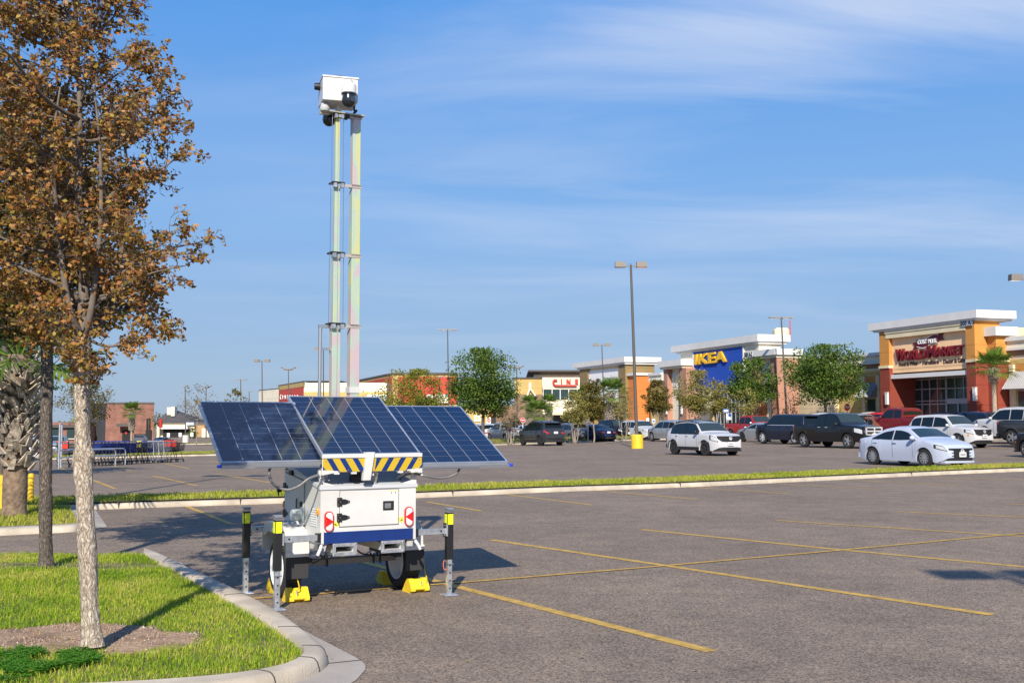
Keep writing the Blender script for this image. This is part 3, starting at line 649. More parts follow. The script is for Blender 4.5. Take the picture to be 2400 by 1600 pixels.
# ---- generic mid distance tree
def tree(name, label, px, py, Y, hpx, wpx, m, bark=BARKL, kind='round', group=None, n=2600, leaf=.16, base_frac=.28, trunk=.12, stems=1, gaps=.0, seed=1, rough=False, fill=0.0):
    """px,py: photo pixel of the foot; hpx: pixel row of the top; wpx: crown half width in pixels"""
    global R, rng
    R0, rng0 = R, rng; R = random.Random(seed); rng = np.random.default_rng(seed)
    b = GX(px, Y) if py is None else PD(px, py, Y); H = PD(px, hpx, Y).z - b.z; W = wpx / FPX * Y
    t = thing(name, label, 'tree', b, 0, group); mb = MB(); ends = []
    cz0 = H * base_frac
    st = []
    for s in range(stems):
        a = s * 6.28 / stems + .4; sp = 0 if stems == 1 else H * .10
        bot = Vector((math.cos(a) * sp * .25, math.sin(a) * sp * .25, -.05)); tp_ = Vector((math.cos(a) * sp, math.sin(a) * sp, cz0 * R.uniform(.9, 1.15)))
        if rough and stems == 1: rough_trunk('trunk', [bot, tp_], [trunk, trunk * .85], bark, t, n=18, amp=.15, step=.08)
        else: grow(mb, bot, tp_, trunk, trunk * .75, 8, .03 if stems == 1 else .05, 6)
        st.append(tp_)
    nl = 11 if kind != 'vase' else 12
    for k in range(nl):
        a = k * 2.4 + R.uniform(-.3, .3); f = (k + .5) / nl; s = st[k % len(st)]
        zz = cz0 + (H - cz0) * (.12 + .8 * f); prof = math.sin(math.pi * min(.97, .16 + .74 * f)) ** .75 if kind == 'round' else (.35 + .65 * f if kind == 'vase' else 1 - .6 * f)
        rr = W * prof * R.uniform(.62, .95)
        e = Vector((math.cos(a) * rr, math.sin(a) * rr, zz)); pts = grow(mb, s, e, trunk * .45, trunk * .1, 5, .08, 6); ends.append((e, .34)); ends.append((pts[3], .3))
        for j in range(4):
            p = pts[2 + j]; q = p + Vector((R.gauss(0, 1), R.gauss(0, 1), R.gauss(.35, .7))).normalized() * W * R.uniform(.25, .5)
            grow(mb, p, q, trunk * .14, trunk * .05, 4, .1, 4); ends.append((q, .26))
    for k in range(6): ends.append((Vector((R.uniform(-.35, .35) * W, R.uniform(-.35, .35) * W, H * R.uniform(.86, .98))), .2))
    mb.build('trunk' if not (rough and stems == 1) else 'limbs', bark, t, smooth=180)
    C = []; per = int(n / len(ends))
    for _k in range(int(fill * 22)):
        a = R.uniform(0, 6.28); f = R.uniform(.12, .85); pr = math.sin(math.pi * min(.97, .16 + .8 * f)) ** .7; ends.append((Vector((math.cos(a) * W * pr * R.uniform(.2, .8), math.sin(a) * W * pr * R.uniform(.2, .8), cz0 + (H - cz0) * f)), .3))
    for (e, s) in ends:
        s = s * W * R.uniform(.6, 1.15); pc = int(per * R.uniform(.4, 1.6))
        if R.random() < gaps: pc = pc // 4
        for _ in range(pc):
            d = Vector((R.gauss(0, 1), R.gauss(0, 1), R.gauss(0, .8))); d.normalize(); rr = R.random() ** .45
            p = e + d * s * rr * Vector((1, 1, .75)).length / 1.6
            if p.z > H: p.z = H - R.uniform(0, .1) * W
            if p.z < cz0 * .85: continue
            C.append(p)
    leaf_cards('crown', C, leaf, m, t, 1.4, droop=.1); R, rng = R0, rng0
    return t
# ---- dark second tree of the island
b2 = P(106 * Z, 1300 * Z, KH); D2 = b2.y
t2 = thing('oak_tree', 'second oak with a dark shaded trunk behind the pale trunk on the near island', 'tree', b2)
tp2 = [PD(x * Z, y * Z, D2) - b2 for x, y in ((106, 1302), (105, 1200), (105, 1050), (107, 930), (108, 850), (107, 790))]
rough_trunk('trunk', tp2, [.078, .068, .066, .066, .064, .062], BARKG, t2, n=30, amp=.15, step=.03, sc_=7, knots=((3.0, 0.2, .25, .06),))  # the shade on this trunk is put into its dark bark colour
R = random.Random(5); mb = MB(); lv2 = []
def spray2(p, d, L):
    pts = grow(mb, p, p + d * L, .006, .002, 4, .1, 5)
    for q in pts[1:]:
        for _ in range(7): lv2.append(q + perp(d) * R.uniform(0, .13))
for k in range(32):
    a = k * 2.4; zz = tp2[-1].z + .02 + k * .075; s = Vector((tp2[-1].x, tp2[-1].y, zz)); L = R.uniform(.7, 1.35)
    e = s + Vector((math.cos(a) * L - .25, math.sin(a) * L, L * R.uniform(.15, .5))); pts = grow(mb, s, e, .022, .006, 5, .07, 7)
    for q in pts[2:]:
        for _ in range(3): spray2(q, (perp(Vector((0, 0, 1))) * .8 + Vector((0, 0, R.uniform(-.1, .5)))).normalized(), R.uniform(.25, .5))
mb.tube([tp2[-1], tp2[-1] + Vector((0, 0, 2.6))], [.06, .015], 8); mb.build('branches', BARKD, t2, smooth=180)
leaf_cards('crown', lv2, .045, leafmat('dark_oak_leaves', [(0.03, 0.045, 0.01), (0.07, 0.07, 0.012), (0.16, 0.10, 0.02), (0.22, 0.11, 0.03)], .3), t2, 1.5)

# ---- palms
BOOT = mat('palm_boots', (0.27, 0.22, 0.165), 0.9, var=0.45, vscale=14, col2=(0.60, 0.52, 0.42), bump=.5, bscale=50, stretch=(1, 1, .3))
PTRK = mat('palm_trunk_bark', (0.19, 0.135, 0.09), 0.95, var=0.4, vscale=10, bump=.8, bscale=22)
PTRG = mat('grey_palm_bark', (0.34, 0.26, 0.19), 0.95, var=0.3, vscale=8, bump=.5, bscale=22)
FROND = leafmat('palm_fronds', [(0.05, 0.12, 0.015), (0.09, 0.18, 0.02), (0.15, 0.23, 0.03), (0.22, 0.27, 0.05)], .3)
def palm(name, label, b, H, rb, z0, z1, fr, group=None, nf=26, seed=3, boots=True, m=FROND, slim=None):
    """trunk from the foot to H; leaf-base boots between z0 and z1; fan fronds of length fr"""
    global R
    R0 = R; R = random.Random(seed); t = thing(name, label, 'palm', b, 0, group)
    mb = MB(); rows = []
    for i in range(24):
        z = -.1 + (H + .1) * i / 23; r = rb * (.60 if slim is None else slim) * (1.12 if z < .1 else 1)
        rows.append([(math.cos(a) * r * (1 + .06 * pnoise((math.cos(a) * 3, math.sin(a) * 3, z * 5))), math.sin(a) * r * (1 + .06 * pnoise((math.cos(a) * 3, math.sin(a) * 3, z * 5))), z) for a in np.linspace(0, 2 * math.pi, 18, endpoint=False)])
    mb.grid(rows, close=True); mb.build('trunk', PTRK if slim is None else PTRG, t, smooth=180)
    if boots:
        mb = MB(); nb = int((z1 - z0) / (rb * .20)) * 6; k = 0
        for i in range(nb):
            f = i / nb; z = z0 + (z1 - z0) * f; a = i * 2.618 * .93 + R.uniform(-.1, .1); r = rb * (.74 + .10 * math.sin(math.pi * min(1, f * 1.05)))
            o = Vector((math.cos(a), math.sin(a), 0)); s = Vector((-o.y, o.x, 0)); L = rb * R.uniform(.55, .85); w = rb * R.uniform(.17, .24); el = R.uniform(.75, 1.05)
            sk = s * R.choice((-1, 1)) * L * R.uniform(.25, .55)
            d = (o * math.cos(el) + Vector((0, 0, math.sin(el)))); nn = (Vector((0, 0, 1)) * math.cos(el) - o * math.sin(el)); th = w * .22
            p0 = o * r + Vector((0, 0, z)); p1 = p0 + d * L + sk
            mb.hexa([p0 - s * w - nn * th, p0 + s * w - nn * th, p1 + s * w * .55 - nn * th * .6, p1 - s * w * .55 - nn * th * .6, p0 - s * w + nn * th, p0 + s * w + nn * th, p1 + s * w * .55 + nn * th * .6, p1 - s * w * .55 + nn * th * .6])
        mb.build('leaf_bases', BOOT, t)
    V, F = [], []; mbp = MB()
    for i in range(nf):
        a = i * 2.4; f = (i + .5) / nf; el = 1.35 - 1.75 * f + R.uniform(-.1, .1)
        d = Vector((math.cos(a) * math.cos(el), math.sin(a) * math.cos(el), math.sin(el))); s0 = Vector((0, 0, H - .05)) + Vector((d.x, d.y, 0)) * rb * .3
        Lp = fr * R.uniform(.45, .6); mid = s0 + d * Lp; hub = mid + (d - Vector((0, 0, .3))).normalized() * fr * .08
        mbp.tube([s0, mid, hub], [fr * .014, fr * .010, fr * .008], 4)
        sd_ = d.cross(Vector((0, 0, 1)))
        sd_ = sd_.normalized() if sd_.length > .05 else Vector((1, 0, 0)); up = sd_.cross(d); nl = 22
        for j in range(nl):
            th = (j / (nl - 1) - .5) * 3.9; ld = d * math.cos(th) + sd_ * math.sin(th) + up * (.22 * abs(math.sin(th)) - .05); ld.normalize()
            Ll = fr * .62 * (.65 + .35 * math.cos(th * .6)) * R.uniform(.85, 1.1); w = fr * .022; side = (ld.cross(up)).normalized() * w
            m1 = hub + ld * Ll * .6 - Vector((0, 0, Ll * .05)); e = hub + ld * Ll - Vector((0, 0, Ll * R.uniform(.16, .38))); k = len(V)
            V += [hub - side * .3, hub + side * .3, m1 + side, m1 - side, e]; F += [(k, k + 1, k + 2), (k, k + 2, k + 3), (k + 3, k + 2, k + 4)]
    npmesh('crown', [tuple(v) for v in V], F, m, t); mbp.build('stalks', m, t); R = R0
    return t
bp_ = P(33, 1208, KH - .02)
palm('palm_tree', 'stout palm with shaggy boots beside the yellow bollards at the left', bp_, 2.75, .33, .78, 2.62, 1.25, nf=30, seed=4)
# ================================================================== surveillance trailer
WHITE = mat('white_paint', (0.56, 0.56, 0.54), 0.38, var=0.06, vscale=2.5, col2=(0.62, 0.62, 0.60), coat=.2, vdetail=8)
BLUE = mat('blue_paint', (0.004, 0.026, 0.15), 0.35, coat=.4, var=.12, vscale=6)
YEL = mat('hazard_yellow', (0.52, 0.36, 0.018), 0.45, coat=.1)
GALV = mat('galvanised_steel', (0.52, 0.54, 0.56), 0.42, 0.75, var=0.25, vscale=18, vdetail=6)
ALU = mat('aluminium_frame', (0.56, 0.58, 0.60), 0.32, 0.7, var=.08, vscale=5)
BLK = mat('black_powder_coat', (0.012, 0.012, 0.013), 0.45)
RUB = mat('tyre_rubber', (0.022, 0.021, 0.020), 0.8, bump=.3, bscale=60)
FLAP = mat('rubber_flap', (0.030, 0.030, 0.032), 0.7)
DARK = mat('dark_recess', (0.012, 0.012, 0.013), 0.8)
STEEL = mat('bare_steel', (0.55, 0.55, 0.55), 0.3, 0.9)
REDL = mat('red_lens', (0.62, 0.012, 0.012), 0.15, coat=.6)
WLENS = mat('white_lens', (0.72, 0.70, 0.68), 0.2, coat=.6, var=.3, vscale=90)
AMB = mat('amber_lens', (0.70, 0.26, 0.01), 0.2, coat=.6)
NEON = mat('reflective_yellow', (0.78, 0.88, 0.02), 0.35)
STICK = mat('yellow_sticker', (0.80, 0.70, 0.10), 0.5)
INK = mat('black_ink', (0.015, 0.015, 0.015), 0.6)
CHOCK = mat('chock_yellow', (0.80, 0.57, 0.025), 0.45, var=.12, vscale=6, vdetail=8)
SEAM = mat('panel_seam', (0.16, 0.16, 0.16), 0.7)
HOSE = mat('grey_conduit', (0.17, 0.17, 0.165), 0.45)
GLASSP = mat('solar_cells', (0.005, 0.013, 0.034), 0.07, var=.18, vscale=2.5, col2=(0.008, 0.018, 0.045), coat=.6, spec=.6)
BUS = mat('cell_busbar', (0.42, 0.45, 0.50), 0.35, .3)
ZINC = bpy.data.materials.new('zinc_chromate'); ZINC.use_nodes = True; MATS['zinc_chromate'] = ZINC
_t = ZINC.node_tree; _b = _t.nodes['Principled BSDF']; _c = _t.nodes.new('ShaderNodeTexCoord'); _m = _t.nodes.new('ShaderNodeMapping'); _m.inputs['Scale'].default_value = (3, 3, 1.1)
_n = _t.nodes.new('ShaderNodeTexNoise'); _n.inputs['Scale'].default_value = 1.2; _n.inputs['Detail'].default_value = 5; _n.inputs['Distortion'].default_value = .8
_r = _t.nodes.new('ShaderNodeValToRGB'); _t.links.new(_c.outputs['Object'], _m.inputs[0]); _t.links.new(_m.outputs[0], _n.inputs['Vector']); _t.links.new(_n.outputs['Fac'], _r.inputs[0])
_e = _r.color_ramp.elements
for _i, (_p, _k) in enumerate(((.28, (.44, .55, .30)), (.42, (.62, .60, .27)), (.52, (.44, .58, .46)), (.60, (.60, .44, .48)), (.72, (.56, .58, .28)))):
    _x = _e[_i] if _i < 2 else _e.new(_p); _x.position = _p; _x.color = lin(_k)
_t.links.new(_r.outputs[0], _b.inputs['Base Color']); _b.inputs['Metallic'].default_value = .3; _b.inputs['Roughness'].default_value = .38

O = Vector((-1.345, 10.53, 0))
TR = thing('surveillance_trailer', 'white towable camera tower with three tilted solar panels and a tall zinc mast', 'trailer', O, YAW)
TM = Matrix.Translation(O) @ Matrix.Rotation(YAW, 4, 'Z'); TI = TM.inverted()
def L_(p): return TI @ Vector(p)
def lx(px, yl):                     # local x of a photo column at local depth yl
    k = (px - 1200) / FPX / math.cos(PITCH) * 1.0
    r = ray(px, 985); k = r.x / r.y
    A, B = O + FWD * yl, RGT
    return (k * A.y - A.x) / (B.x - k * B.y)
def lz(px, py, yl, xl=None):
    xl = lx(px, yl) if xl is None else xl; Y = (O + FWD * yl + RGT * xl).y; return PD(px, py, Y).z
def part(mb, name, m, parent=TR, smooth=None, label=None):
    o = mb.build(name, m, parent, smooth)
    if label: o['label'] = label
    return o
W2 = .48
# body: sloped roof, rolled rim
mb = MB(); prof = [(0, .57), (1.06, .57), (1.06, 1.285), (0, 1.08)]
mb.prism(prof, -W2, W2, fn=lambda a, b, h: (h, a, b)); body = part(mb, 'body', WHITE)
mb = MB(); mb.prism([(-.012, 1.062), (-.012, 1.094), (1.072, 1.300), (1.072, 1.268)], -W2 - .012, W2 + .012, fn=lambda a, b, h: (h, a, b)); part(mb, 'roof', mat('roof_paint', (.50, .52, .54), .6))
mb = MB(); mb.box(-W2 - .002, W2 + .002, -.006, .012, .566, .672, bev=.003); part(mb, 'rear_skirt', BLUE)
mb = MB(); mb.box(-.297, .302, -.003, .004, .712, 1.052); part(mb, 'door_seal', SEAM)
mb = MB(); mb.box(-.291, .296, -.011, .002, .718, 1.046, bev=.004); door = part(mb, 'rear_door', WHITE)
for z in (.947, .803):
    mb = MB(); mb.box(-.325, -.284, -.018, -.012, z - .04, z + .04, bev=.003)
    mb.prism([(-.282, z - .026), (-.245, z - .024), (-.20, z - .008), (-.20, z + .008), (-.245, z + .024), (-.282, z + .026)], -.018, -.011, fn=lambda a, b, h: (a, h, b))
    mb.tube([(-.283, -.02, z - .04), (-.283, -.02, z + .04)], .006, 8)
    for (x, zz) in ((-.312, z - .025), (-.312, z + .025), (-.295, z), (-.215, z)): mb.tube([(x, -.022, zz), (x, -.017, zz)], .005, 8, 1)
    part(mb, 'hinge', [BLK, STEEL], door)
mb = MB(); mb.box(.135, .247, -.016, -.010, .852, .940, bev=.005); mb.box(.146, .236, -.0175, -.0155, .862, .930, 1); mb.box(.150, .215, -.024, -.017, .872, .92, 2, bev=.006); mb.lathe([(.009, -.024), (.009, -.03)], 12, 'y', (.20, 0, .9), 2)
part(mb, 'latch', [BLK, DARK, STEEL], door)
mb = MB(); mb.box(.20, .288, -.0125, -.0105, 1.005, 1.038); mb.box(.20, .288, -.0130, -.0126, 1.028, 1.038, 1); mb.box(.215, .228, -.0130, -.0126, 1.010, 1.022, 2); mb.box(.255, .27, -.0130, -.0126, 1.010, 1.022, 2)
part(mb, 'instruction_sticker', [mat('sticker_white', (.82, .82, .8), .5), STICK, INK], door)
def stadium(w, h, n=10):
    r = w / 2; o = []
    for i in range(n + 1): a = math.pi * i / n; o.append((r * math.cos(a), h / 2 - r + r * math.sin(a)))
    for i in range(n + 1): a = math.pi + math.pi * i / n; o.append((r * math.cos(a), -h / 2 + r + r * math.sin(a)))
    return o
for sx, x, z in ((1, -.402, .772), (-1, .402, .786)):
    mb = MB(); mb.prism([(x + a, z + b) for a, b in stadium(.084, .186)], -.026, .0, fn=lambda a, b, h: (a, h, b)); tl = part(mb, 'tail_light', mat('lamp_housing', (.5, .02, .02), .3))
    mb = MB(); mb.prism([(x + a, z + b) for a, b in stadium(.064, .166)], -.0285, -.025, fn=lambda a, b, h: (a, h, b))
    for i in range(4):
        for j in range(3):
            if abs(j - 1) + abs(i - 1.5) > 2.2: continue
            for s2 in (1, -1): mb.lathe([(.0085, -.0285), (.004, -.0315)], 8, 'y', (x - .02 + j * .02, 0, z + s2 * (.030 + i * .013)), 0)
    part(mb, 'lens', WLENS, tl)
    mb = MB(); mb.prism([(x - sx * .032, z - .046), (x - sx * .032, z + .046), (x + sx * .032, z + .006), (x + sx * .032, z - .006)], -.0345, -.027, fn=lambda a, b, h: (a, h, b)); part(mb, 'reflector_triangle', REDL, tl)
    xs = x + sx * .085
    mb = MB(); mb.box(xs - .035, xs + .035, -.0018, .001, z - .052, z - .004); a = xs + sx * .015; mb.box(a - .003, a + .003, -.0024, -.0019, z - .045, z - .02, 1); mb.prism([(a - .009, z - .022), (a + .009, z - .022), (a, z - .010)], -.0024, -.0019, 1, fn=lambda a, b, h: (a, h, b)); mb.prism([(xs - sx * .03, z - .03), (xs - sx * .005, z - .045), (xs - sx * .002, z - .036), (xs - sx * .02, z - .022)], -.0024, -.0019, 1, fn=lambda a, b, h: (a, h, b))
    part(mb, 'tie_down_sticker', [STICK, INK])
# left side: access door, louvre, sockets
XL = -W2
def side(mb, y0, y1, z0, z1, d=.01, mi=0, bev=0): return mb.box(XL - d, XL + .002, y0, y1, z0, z1, mi, bev=bev)
mb = MB(); mb.prism([(.44, .68), (1.03, .62), (1.03, 1.19), (.44, 1.13)], XL - .003, XL + .002, fn=lambda a, b, h: (h, a, b)); part(mb, 'door_seal', SEAM)
mb = MB(); mb.prism([(.446, .686), (1.024, .628), (1.024, 1.183), (.446, 1.123)], XL - .011, XL - .001, fn=lambda a, b, h: (h, a, b)); sdoor = part(mb, 'side_door', WHITE)
for z in (1.04, .78):
    mb = MB(); mb.box(XL - .022, XL - .010, .985, 1.05, z - .04, z + .04, bev=.004); mb.prism([(.985, z - .025), (.92, z - .01), (.92, z + .01), (.985, z + .025)], XL - .018, XL - .010, fn=lambda a, b, h: (h, a, b)); part(mb, 'hinge', BLK, sdoor)
mb = MB(); mb.box(XL - .018, XL - .010, .60, .66, .84, .96, bev=.006); mb.box(XL - .020, XL - .017, .612, .648, .855, .945, 1); mb.box(XL - .03, XL - .018, .625, .637, .87, .93, 2); part(mb, 'latch', [STEEL, DARK, STEEL], sdoor)
mb = MB(); side(mb, .485, .51, .875, .925, .03); part(mb, 'socket', BLK)
mb = MB(); mb.lathe([(.062, -.012), (.055, -.02), (.055, -.10), (.05, -.11)], 18, 'x', (XL, .50, .80)); mb.box(XL - .02, XL - .004, .43, .57, .735, .865, bev=.01); part(mb, 'power_inlet', mat('inlet_grey', (.36, .42, .43), .5), smooth=40)
mb = MB(); mb.tube([(XL - .07, .50, .76), (XL - .05, .46, .71), (XL - .012, .40, .675)], .012, 8); part(mb, 'inlet_cable', mat('pale_cable', (.6, .6, .58), .5), smooth=60)
mb = MB(); side(mb, .95, 1.04, 1.205, 1.262, .006); mb.box(XL - .008, XL - .005, .965, 1.025, 1.213, 1.255, 1); mb.lathe([(.018, -.012), (.018, -.006)], 14, 'x', (XL, .995, 1.234), 2); part(mb, 'gauge_plate', [mat('plate_brass', (.38, .32, .22), .5), DARK, STEEL])
mb = MB(); side(mb, .78, .86, 1.165, 1.21, .028); part(mb, 'handle_socket', BLK)
mb = MB()
for i in range(8):
    for j in range(5):
        y, z = .10 + j * .034, .72 + i * .0215; mb.hexa([(XL - .001, y, z), (XL - .001, y + .024, z), (XL - .001, y + .024, z + .015), (XL - .001, y, z + .015), (XL - .008, y + .003, z + .003), (XL - .008, y + .021, z + .003), (XL - .003, y + .021, z + .014), (XL - .003, y + .003, z + .014)])
mb.box(XL - .0015, XL + .001, .095, .265, .712, .895, 1); part(mb, 'louvre', [WHITE, mat('louvre_shadow', (.45, .46, .47), .6)])
for y in (.055, 1.045):
    mb = MB(); mb.lathe([(.026, -.001), (.026, -.010), (.018, -.020), (.004, -.022)], 16, 'x', (XL, 0, 0), M=Matrix.Translation((0, y, .862)) @ Matrix.Diagonal((1, .75, 1.5, 1))); part(mb, 'marker_lamp', AMB, smooth=50)
for (y, z) in ((.50, 1.07), (.47, 1.0)):
    mb = MB(); side(mb, y, y + .05, z, z + .015, .0016); part(mb, 'small_sticker', STICK)
mb = MB(); mb.tube([(XL - .02, 1.06, 1.03), (XL - .06, 1.07, 1.02), (XL - .06, 1.07, .95)], .008, 6); mb.box(XL - .075, XL - .03, 1.05, 1.08, .985, 1.035); part(mb, 'padlock_chain', BLK)
# chassis: fork pockets, drawbar, axle
for x0, x1 in ((-.36, -.122), (.122, .36)):
    mb = MB(); z0, z1 = .452, .566; b = .03
    for (a, c, d, e) in ((x0, x1, z1 - b, z1), (x0, x1, z0, z0 + b), (x0, x0 + b, z0 + b, z1 - b), (x1 - b, x1, z0 + b, z1 - b)): mb.box(a, c, -.012, .0, d, e)
    for (x, z) in ((x0 + .014, z0 + .014), (x1 - .014, z0 + .014), (x0 + .014, z1 - .014), (x1 - .014, z1 - .014)): mb.tube([(x, -.018, z), (x, -.012, z)], .007, 6, 1)
    fp = part(mb, 'fork_pocket', [GALV, STEEL])
    mb = MB(); t = .008
    for (a, c, d, e) in ((x0 + b - t, x1 - b + t, z1 - b, z1 - b + t), (x0 + b - t, x1 - b + t, z0 + b - t, z0 + b), (x0 + b - t, x0 + b, z0 + b, z1 - b), (x1 - b, x1 - b + t, z0 + b, z1 - b)): mb.box(a, c, .001, 1.0, d, e)
    mb.box(x0 + b, x1 - b, .9, .91, z0 + b, z1 - b, 1); part(mb, 'pocket_tube', [mat('pocket_paint', (.62, .62, .6), .5), DARK], fp)
mb = MB(); mb.box(-.46, -.40, .02, 1.06, .50, .568); mb.box(.40, .46, .02, 1.06, .50, .568); mb.box(-.40, .40, 1.0, 1.055, .50, .568); mb.tube([(-.40, 1.05, .52), (0, 1.95, .48)], .032, 6); mb.tube([(.40, 1.05, .52), (0, 1.95, .48)], .032, 6); mb.box(-.05, .05, 1.9, 2.2, .45, .51); part(mb, 'chassis', mat('chassis_paint', (.42, .42, .41), .5))
mb = MB(); mb.box(-.58, .58, .69, .75, .285, .340, bev=.004); mb.box(-.58, .58, .685, .69, .345, .352, 1)
for x in (-.16, .40, .33): mb.tube([(x, .68, .27), (x, .68, .37)], .009, 6, 1); mb.tube([(x, .76, .27), (x, .76, .37)], .009, 6, 1)
for s in (-1, 1): mb.box(s * .46 - .03, s * .46 + .03, .35, 1.05, .36, .40, 1); mb.box(s * .46 - .02, s * .46 + .02, .66, .78, .34, .50, 1)
part(mb, 'axle', [mat('axle_paint', (.25, .24, .23), .55), BLK])
mb = MB(); mb.tube(refine([(-.40, .02, .55), (-.43, -.02, .50), (-.40, .03, .44), (-.33, .12, .42), (-.26, .2, .47), (-.2, .3, .55)], 4), .008, 6); mb.tube(refine([(-.46, .08, .56), (-.47, .06, .48), (-.42, .10, .43), (-.44, .3, .36)], 4), .010, 6); mb.tube(refine([(-.10, .12, .52), (.0, .3, .46), (.12, .45, .40), (.3, .6, .36)], 4), .008, 6); part(mb, 'wiring', BLK, smooth=60)
for s in (-1, 1):
    mb = MB(); mb.tube([(s * .47, -.01, .555), (s * .49, -.03, .52), (s * .515, -.035, .47)], .016, 8); part(mb, 'tie_down_hook', mat('hook_grey', (.6, .6, .6), .4), smooth=60)
# wheels, fenders, flaps
RW = .288
for s in (-1, 1):
    xo, xi = s * .70 + .045, s * .54 + .045; xc = (xo + xi) / 2; w = .08
    mb = MB(); mb.lathe([(.19, -w), (.235, -w * 1.05), (.268, -w * .98), (RW - .006, -w * .8), (RW, -w * .5), (RW, w * .5), (RW - .006, w * .8), (.268, w * .98), (.235, w * 1.05), (.19, w)], 40, 'x', (xc, .72, RW), caps=False); wh = part(mb, 'wheel', RUB, smooth=40)
    mb = MB(); o = s * w
    mb.lathe([(.205, o * .98), (.198, o * 1.08), (.188, o * 1.0), (.180, o * .96), (.12, o * .92), (.095, o * .98), (.06, o * .78), (.055, o * 1.0), (.03, o * 1.15), (.004, o * 1.15)], 32, 'x', (xc, .72, RW), caps=False)
    mb.lathe([(.198, -o * .98), (.19, -o * 1.04), (.18, -o * .9), (.17, o * .2), (.10, o * .25), (.04, o * .2), (.004, o * .2)], 32, 'x', (xc, .72, RW), caps=False); part(mb, 'rim', mat('rim_white', (.80, .81, .82), .4), wh, smooth=40)
    mb = MB(); X0, X1 = s * .487 + .02, s * .735 + (.045 if s < 0 else -.02)
    arc_ = [(.33, .44), (.34, .60), (.41, .675), (.50, .715), (.94, .715), (1.03, .675), (1.10, .60), (1.11, .44)]
    th = [(y, z) for y, z in arc_] + [(y * 1 + (.02 if y < .72 else -.02), z - .02) for y, z in reversed(arc_)]
    mb.prism(th, X0, X1, fn=lambda a, b, h: (h, a, b)); mb.prism([(.36, .60), (.42, .66), (.51, .70), (.93, .70), (1.02, .66), (1.08, .60), (1.04, .57), (.92, .62), (.52, .62), (.40, .57)], X1 - s * .012, X1 - s * .002, fn=lambda a, b, h: (h, a, b)); fe = part(mb, 'fender', WHITE, smooth=30)
    mb = MB(); mb.box(X0 + s * .01, X1 + s * .005, .312, .326, .425, .470)
    for k in (.25, .75): mb.lathe([(.008, .303), (.008, .312)], 8, 'y', (X0 + (X1 - X0) * k, 0, .447))
    part(mb, 'flap_bracket', mat('bracket_white', (.68, .68, .66), .4), fe)
    mb = MB(); mb.box(X0 + s * .012, X1 + s * .004, .314, .324, .225, .424); part(mb, 'mud_flap', FLAP, fe)
# outriggers
def outrigger(xs, yl, zt=.835):
    s = 1 if xs > 0 else -1
    mb = MB(); x0, x1 = s * .44, xs - s * .034
    mb.box(x0, x1, yl - .028, yl + .028, .596, .652, bev=.004); mb.box(s * .476, s * .505, yl - .040, yl + .040, .585, .664, 1); mb.box(s * .45, s * .475, yl - .045, yl + .045, .568, .68, 2); mb.lathe([(.010, yl - .030), (.010, yl - .029)], 12, 'y', (xs - s * .10, 0, .628), 1); mb.box(x1 - s * .012, x1, yl - .045, yl + .045, .575, .685); arm = part(mb, 'outrigger_arm', [GALV, BLK, WHITE])
    mb = MB(); h = .033; mb.box(xs - h, xs + h, yl - h, yl + h, .350, zt - .03, bev=.004); ja = part(mb, 'jack', BLK)
    mb = MB(); mb.box(xs - .030, xs + .030, yl - .030, yl + .030, zt - .034, zt); mb.box(xs - .036, xs + .036, yl - .036, yl + .036, zt, zt + .012, bev=.003); mb.tube([(xs - s * .03, yl - .038, zt - .008), (xs + s * .045, yl - .038, zt - .008)], .008, 8, 1); part(mb, 'jack_head', [mat('jack_head_grey', (.42, .43, .44), .4, .6), STEEL], ja)
    mb = MB(); mb.box(xs - .027, xs + .027, yl - h - .0025, yl - h + .001, .688, .788); mb.box(xs - h - .002, xs - h + .001, yl - .027, yl + .027, .688, .788); part(mb, 'reflector', NEON, ja)
    mb = MB(); h = .024; mb.box(xs - h, xs + h, yl - h, yl + h, .008, .352, bev=.003)
    for z in (.07, .145, .22, .29): mb.lathe([(.0085, yl - h - .0012), (.0085, yl - h + .002)], 10, 'y', (xs, 0, z), 1)
    mb.tube([(xs - .03, yl - .03, .305), (xs + .034, yl - .03, .305)], .006, 6, 2); part(mb, 'jack_leg', [GALV, DARK, STEEL], ja)
    mb = MB(); mb.hexa([(xs - .07, yl - .06, .004), (xs + .07, yl - .06, .004), (xs + .07, yl + .06, .004), (xs - .07, yl + .06, .004), (xs - .066, yl - .056, .014), (xs + .066, yl - .056, .014), (xs + .066, yl + .056, .014), (xs - .066, yl + .056, .014)]); part(mb, 'foot_plate', GALV, ja)
    mb = MB(); mb.box(xs - s * .034, xs - s * .052, yl - .02, yl + .02, .565, .70)
    for z in (.585, .68): mb.tube([(xs - s * .06, yl - .012, z), (xs - s * .05, yl - .012, z)], .008, 6, 1)
    part(mb, 'clamp_bracket', [BLK, STEEL], ja)
    return ja
for xs, yl in ((-.872, .03), (.853, .03), (-.848, 1.11), (.85, 1.11)): jk = outrigger(xs, yl); jr = jk if (xs > 0 and yl < .5) else None; 
mb = MB(); mb.tube(refine([(.80, -.01, .335), (.775, -.02, .345), (.768, -.02, .30), (.78, -.02, .255), (.805, -.01, .265)], 4), .0045, 6); part(mb, 'safety_pin', mat('red_wire', (.65, .16, .10), .4))
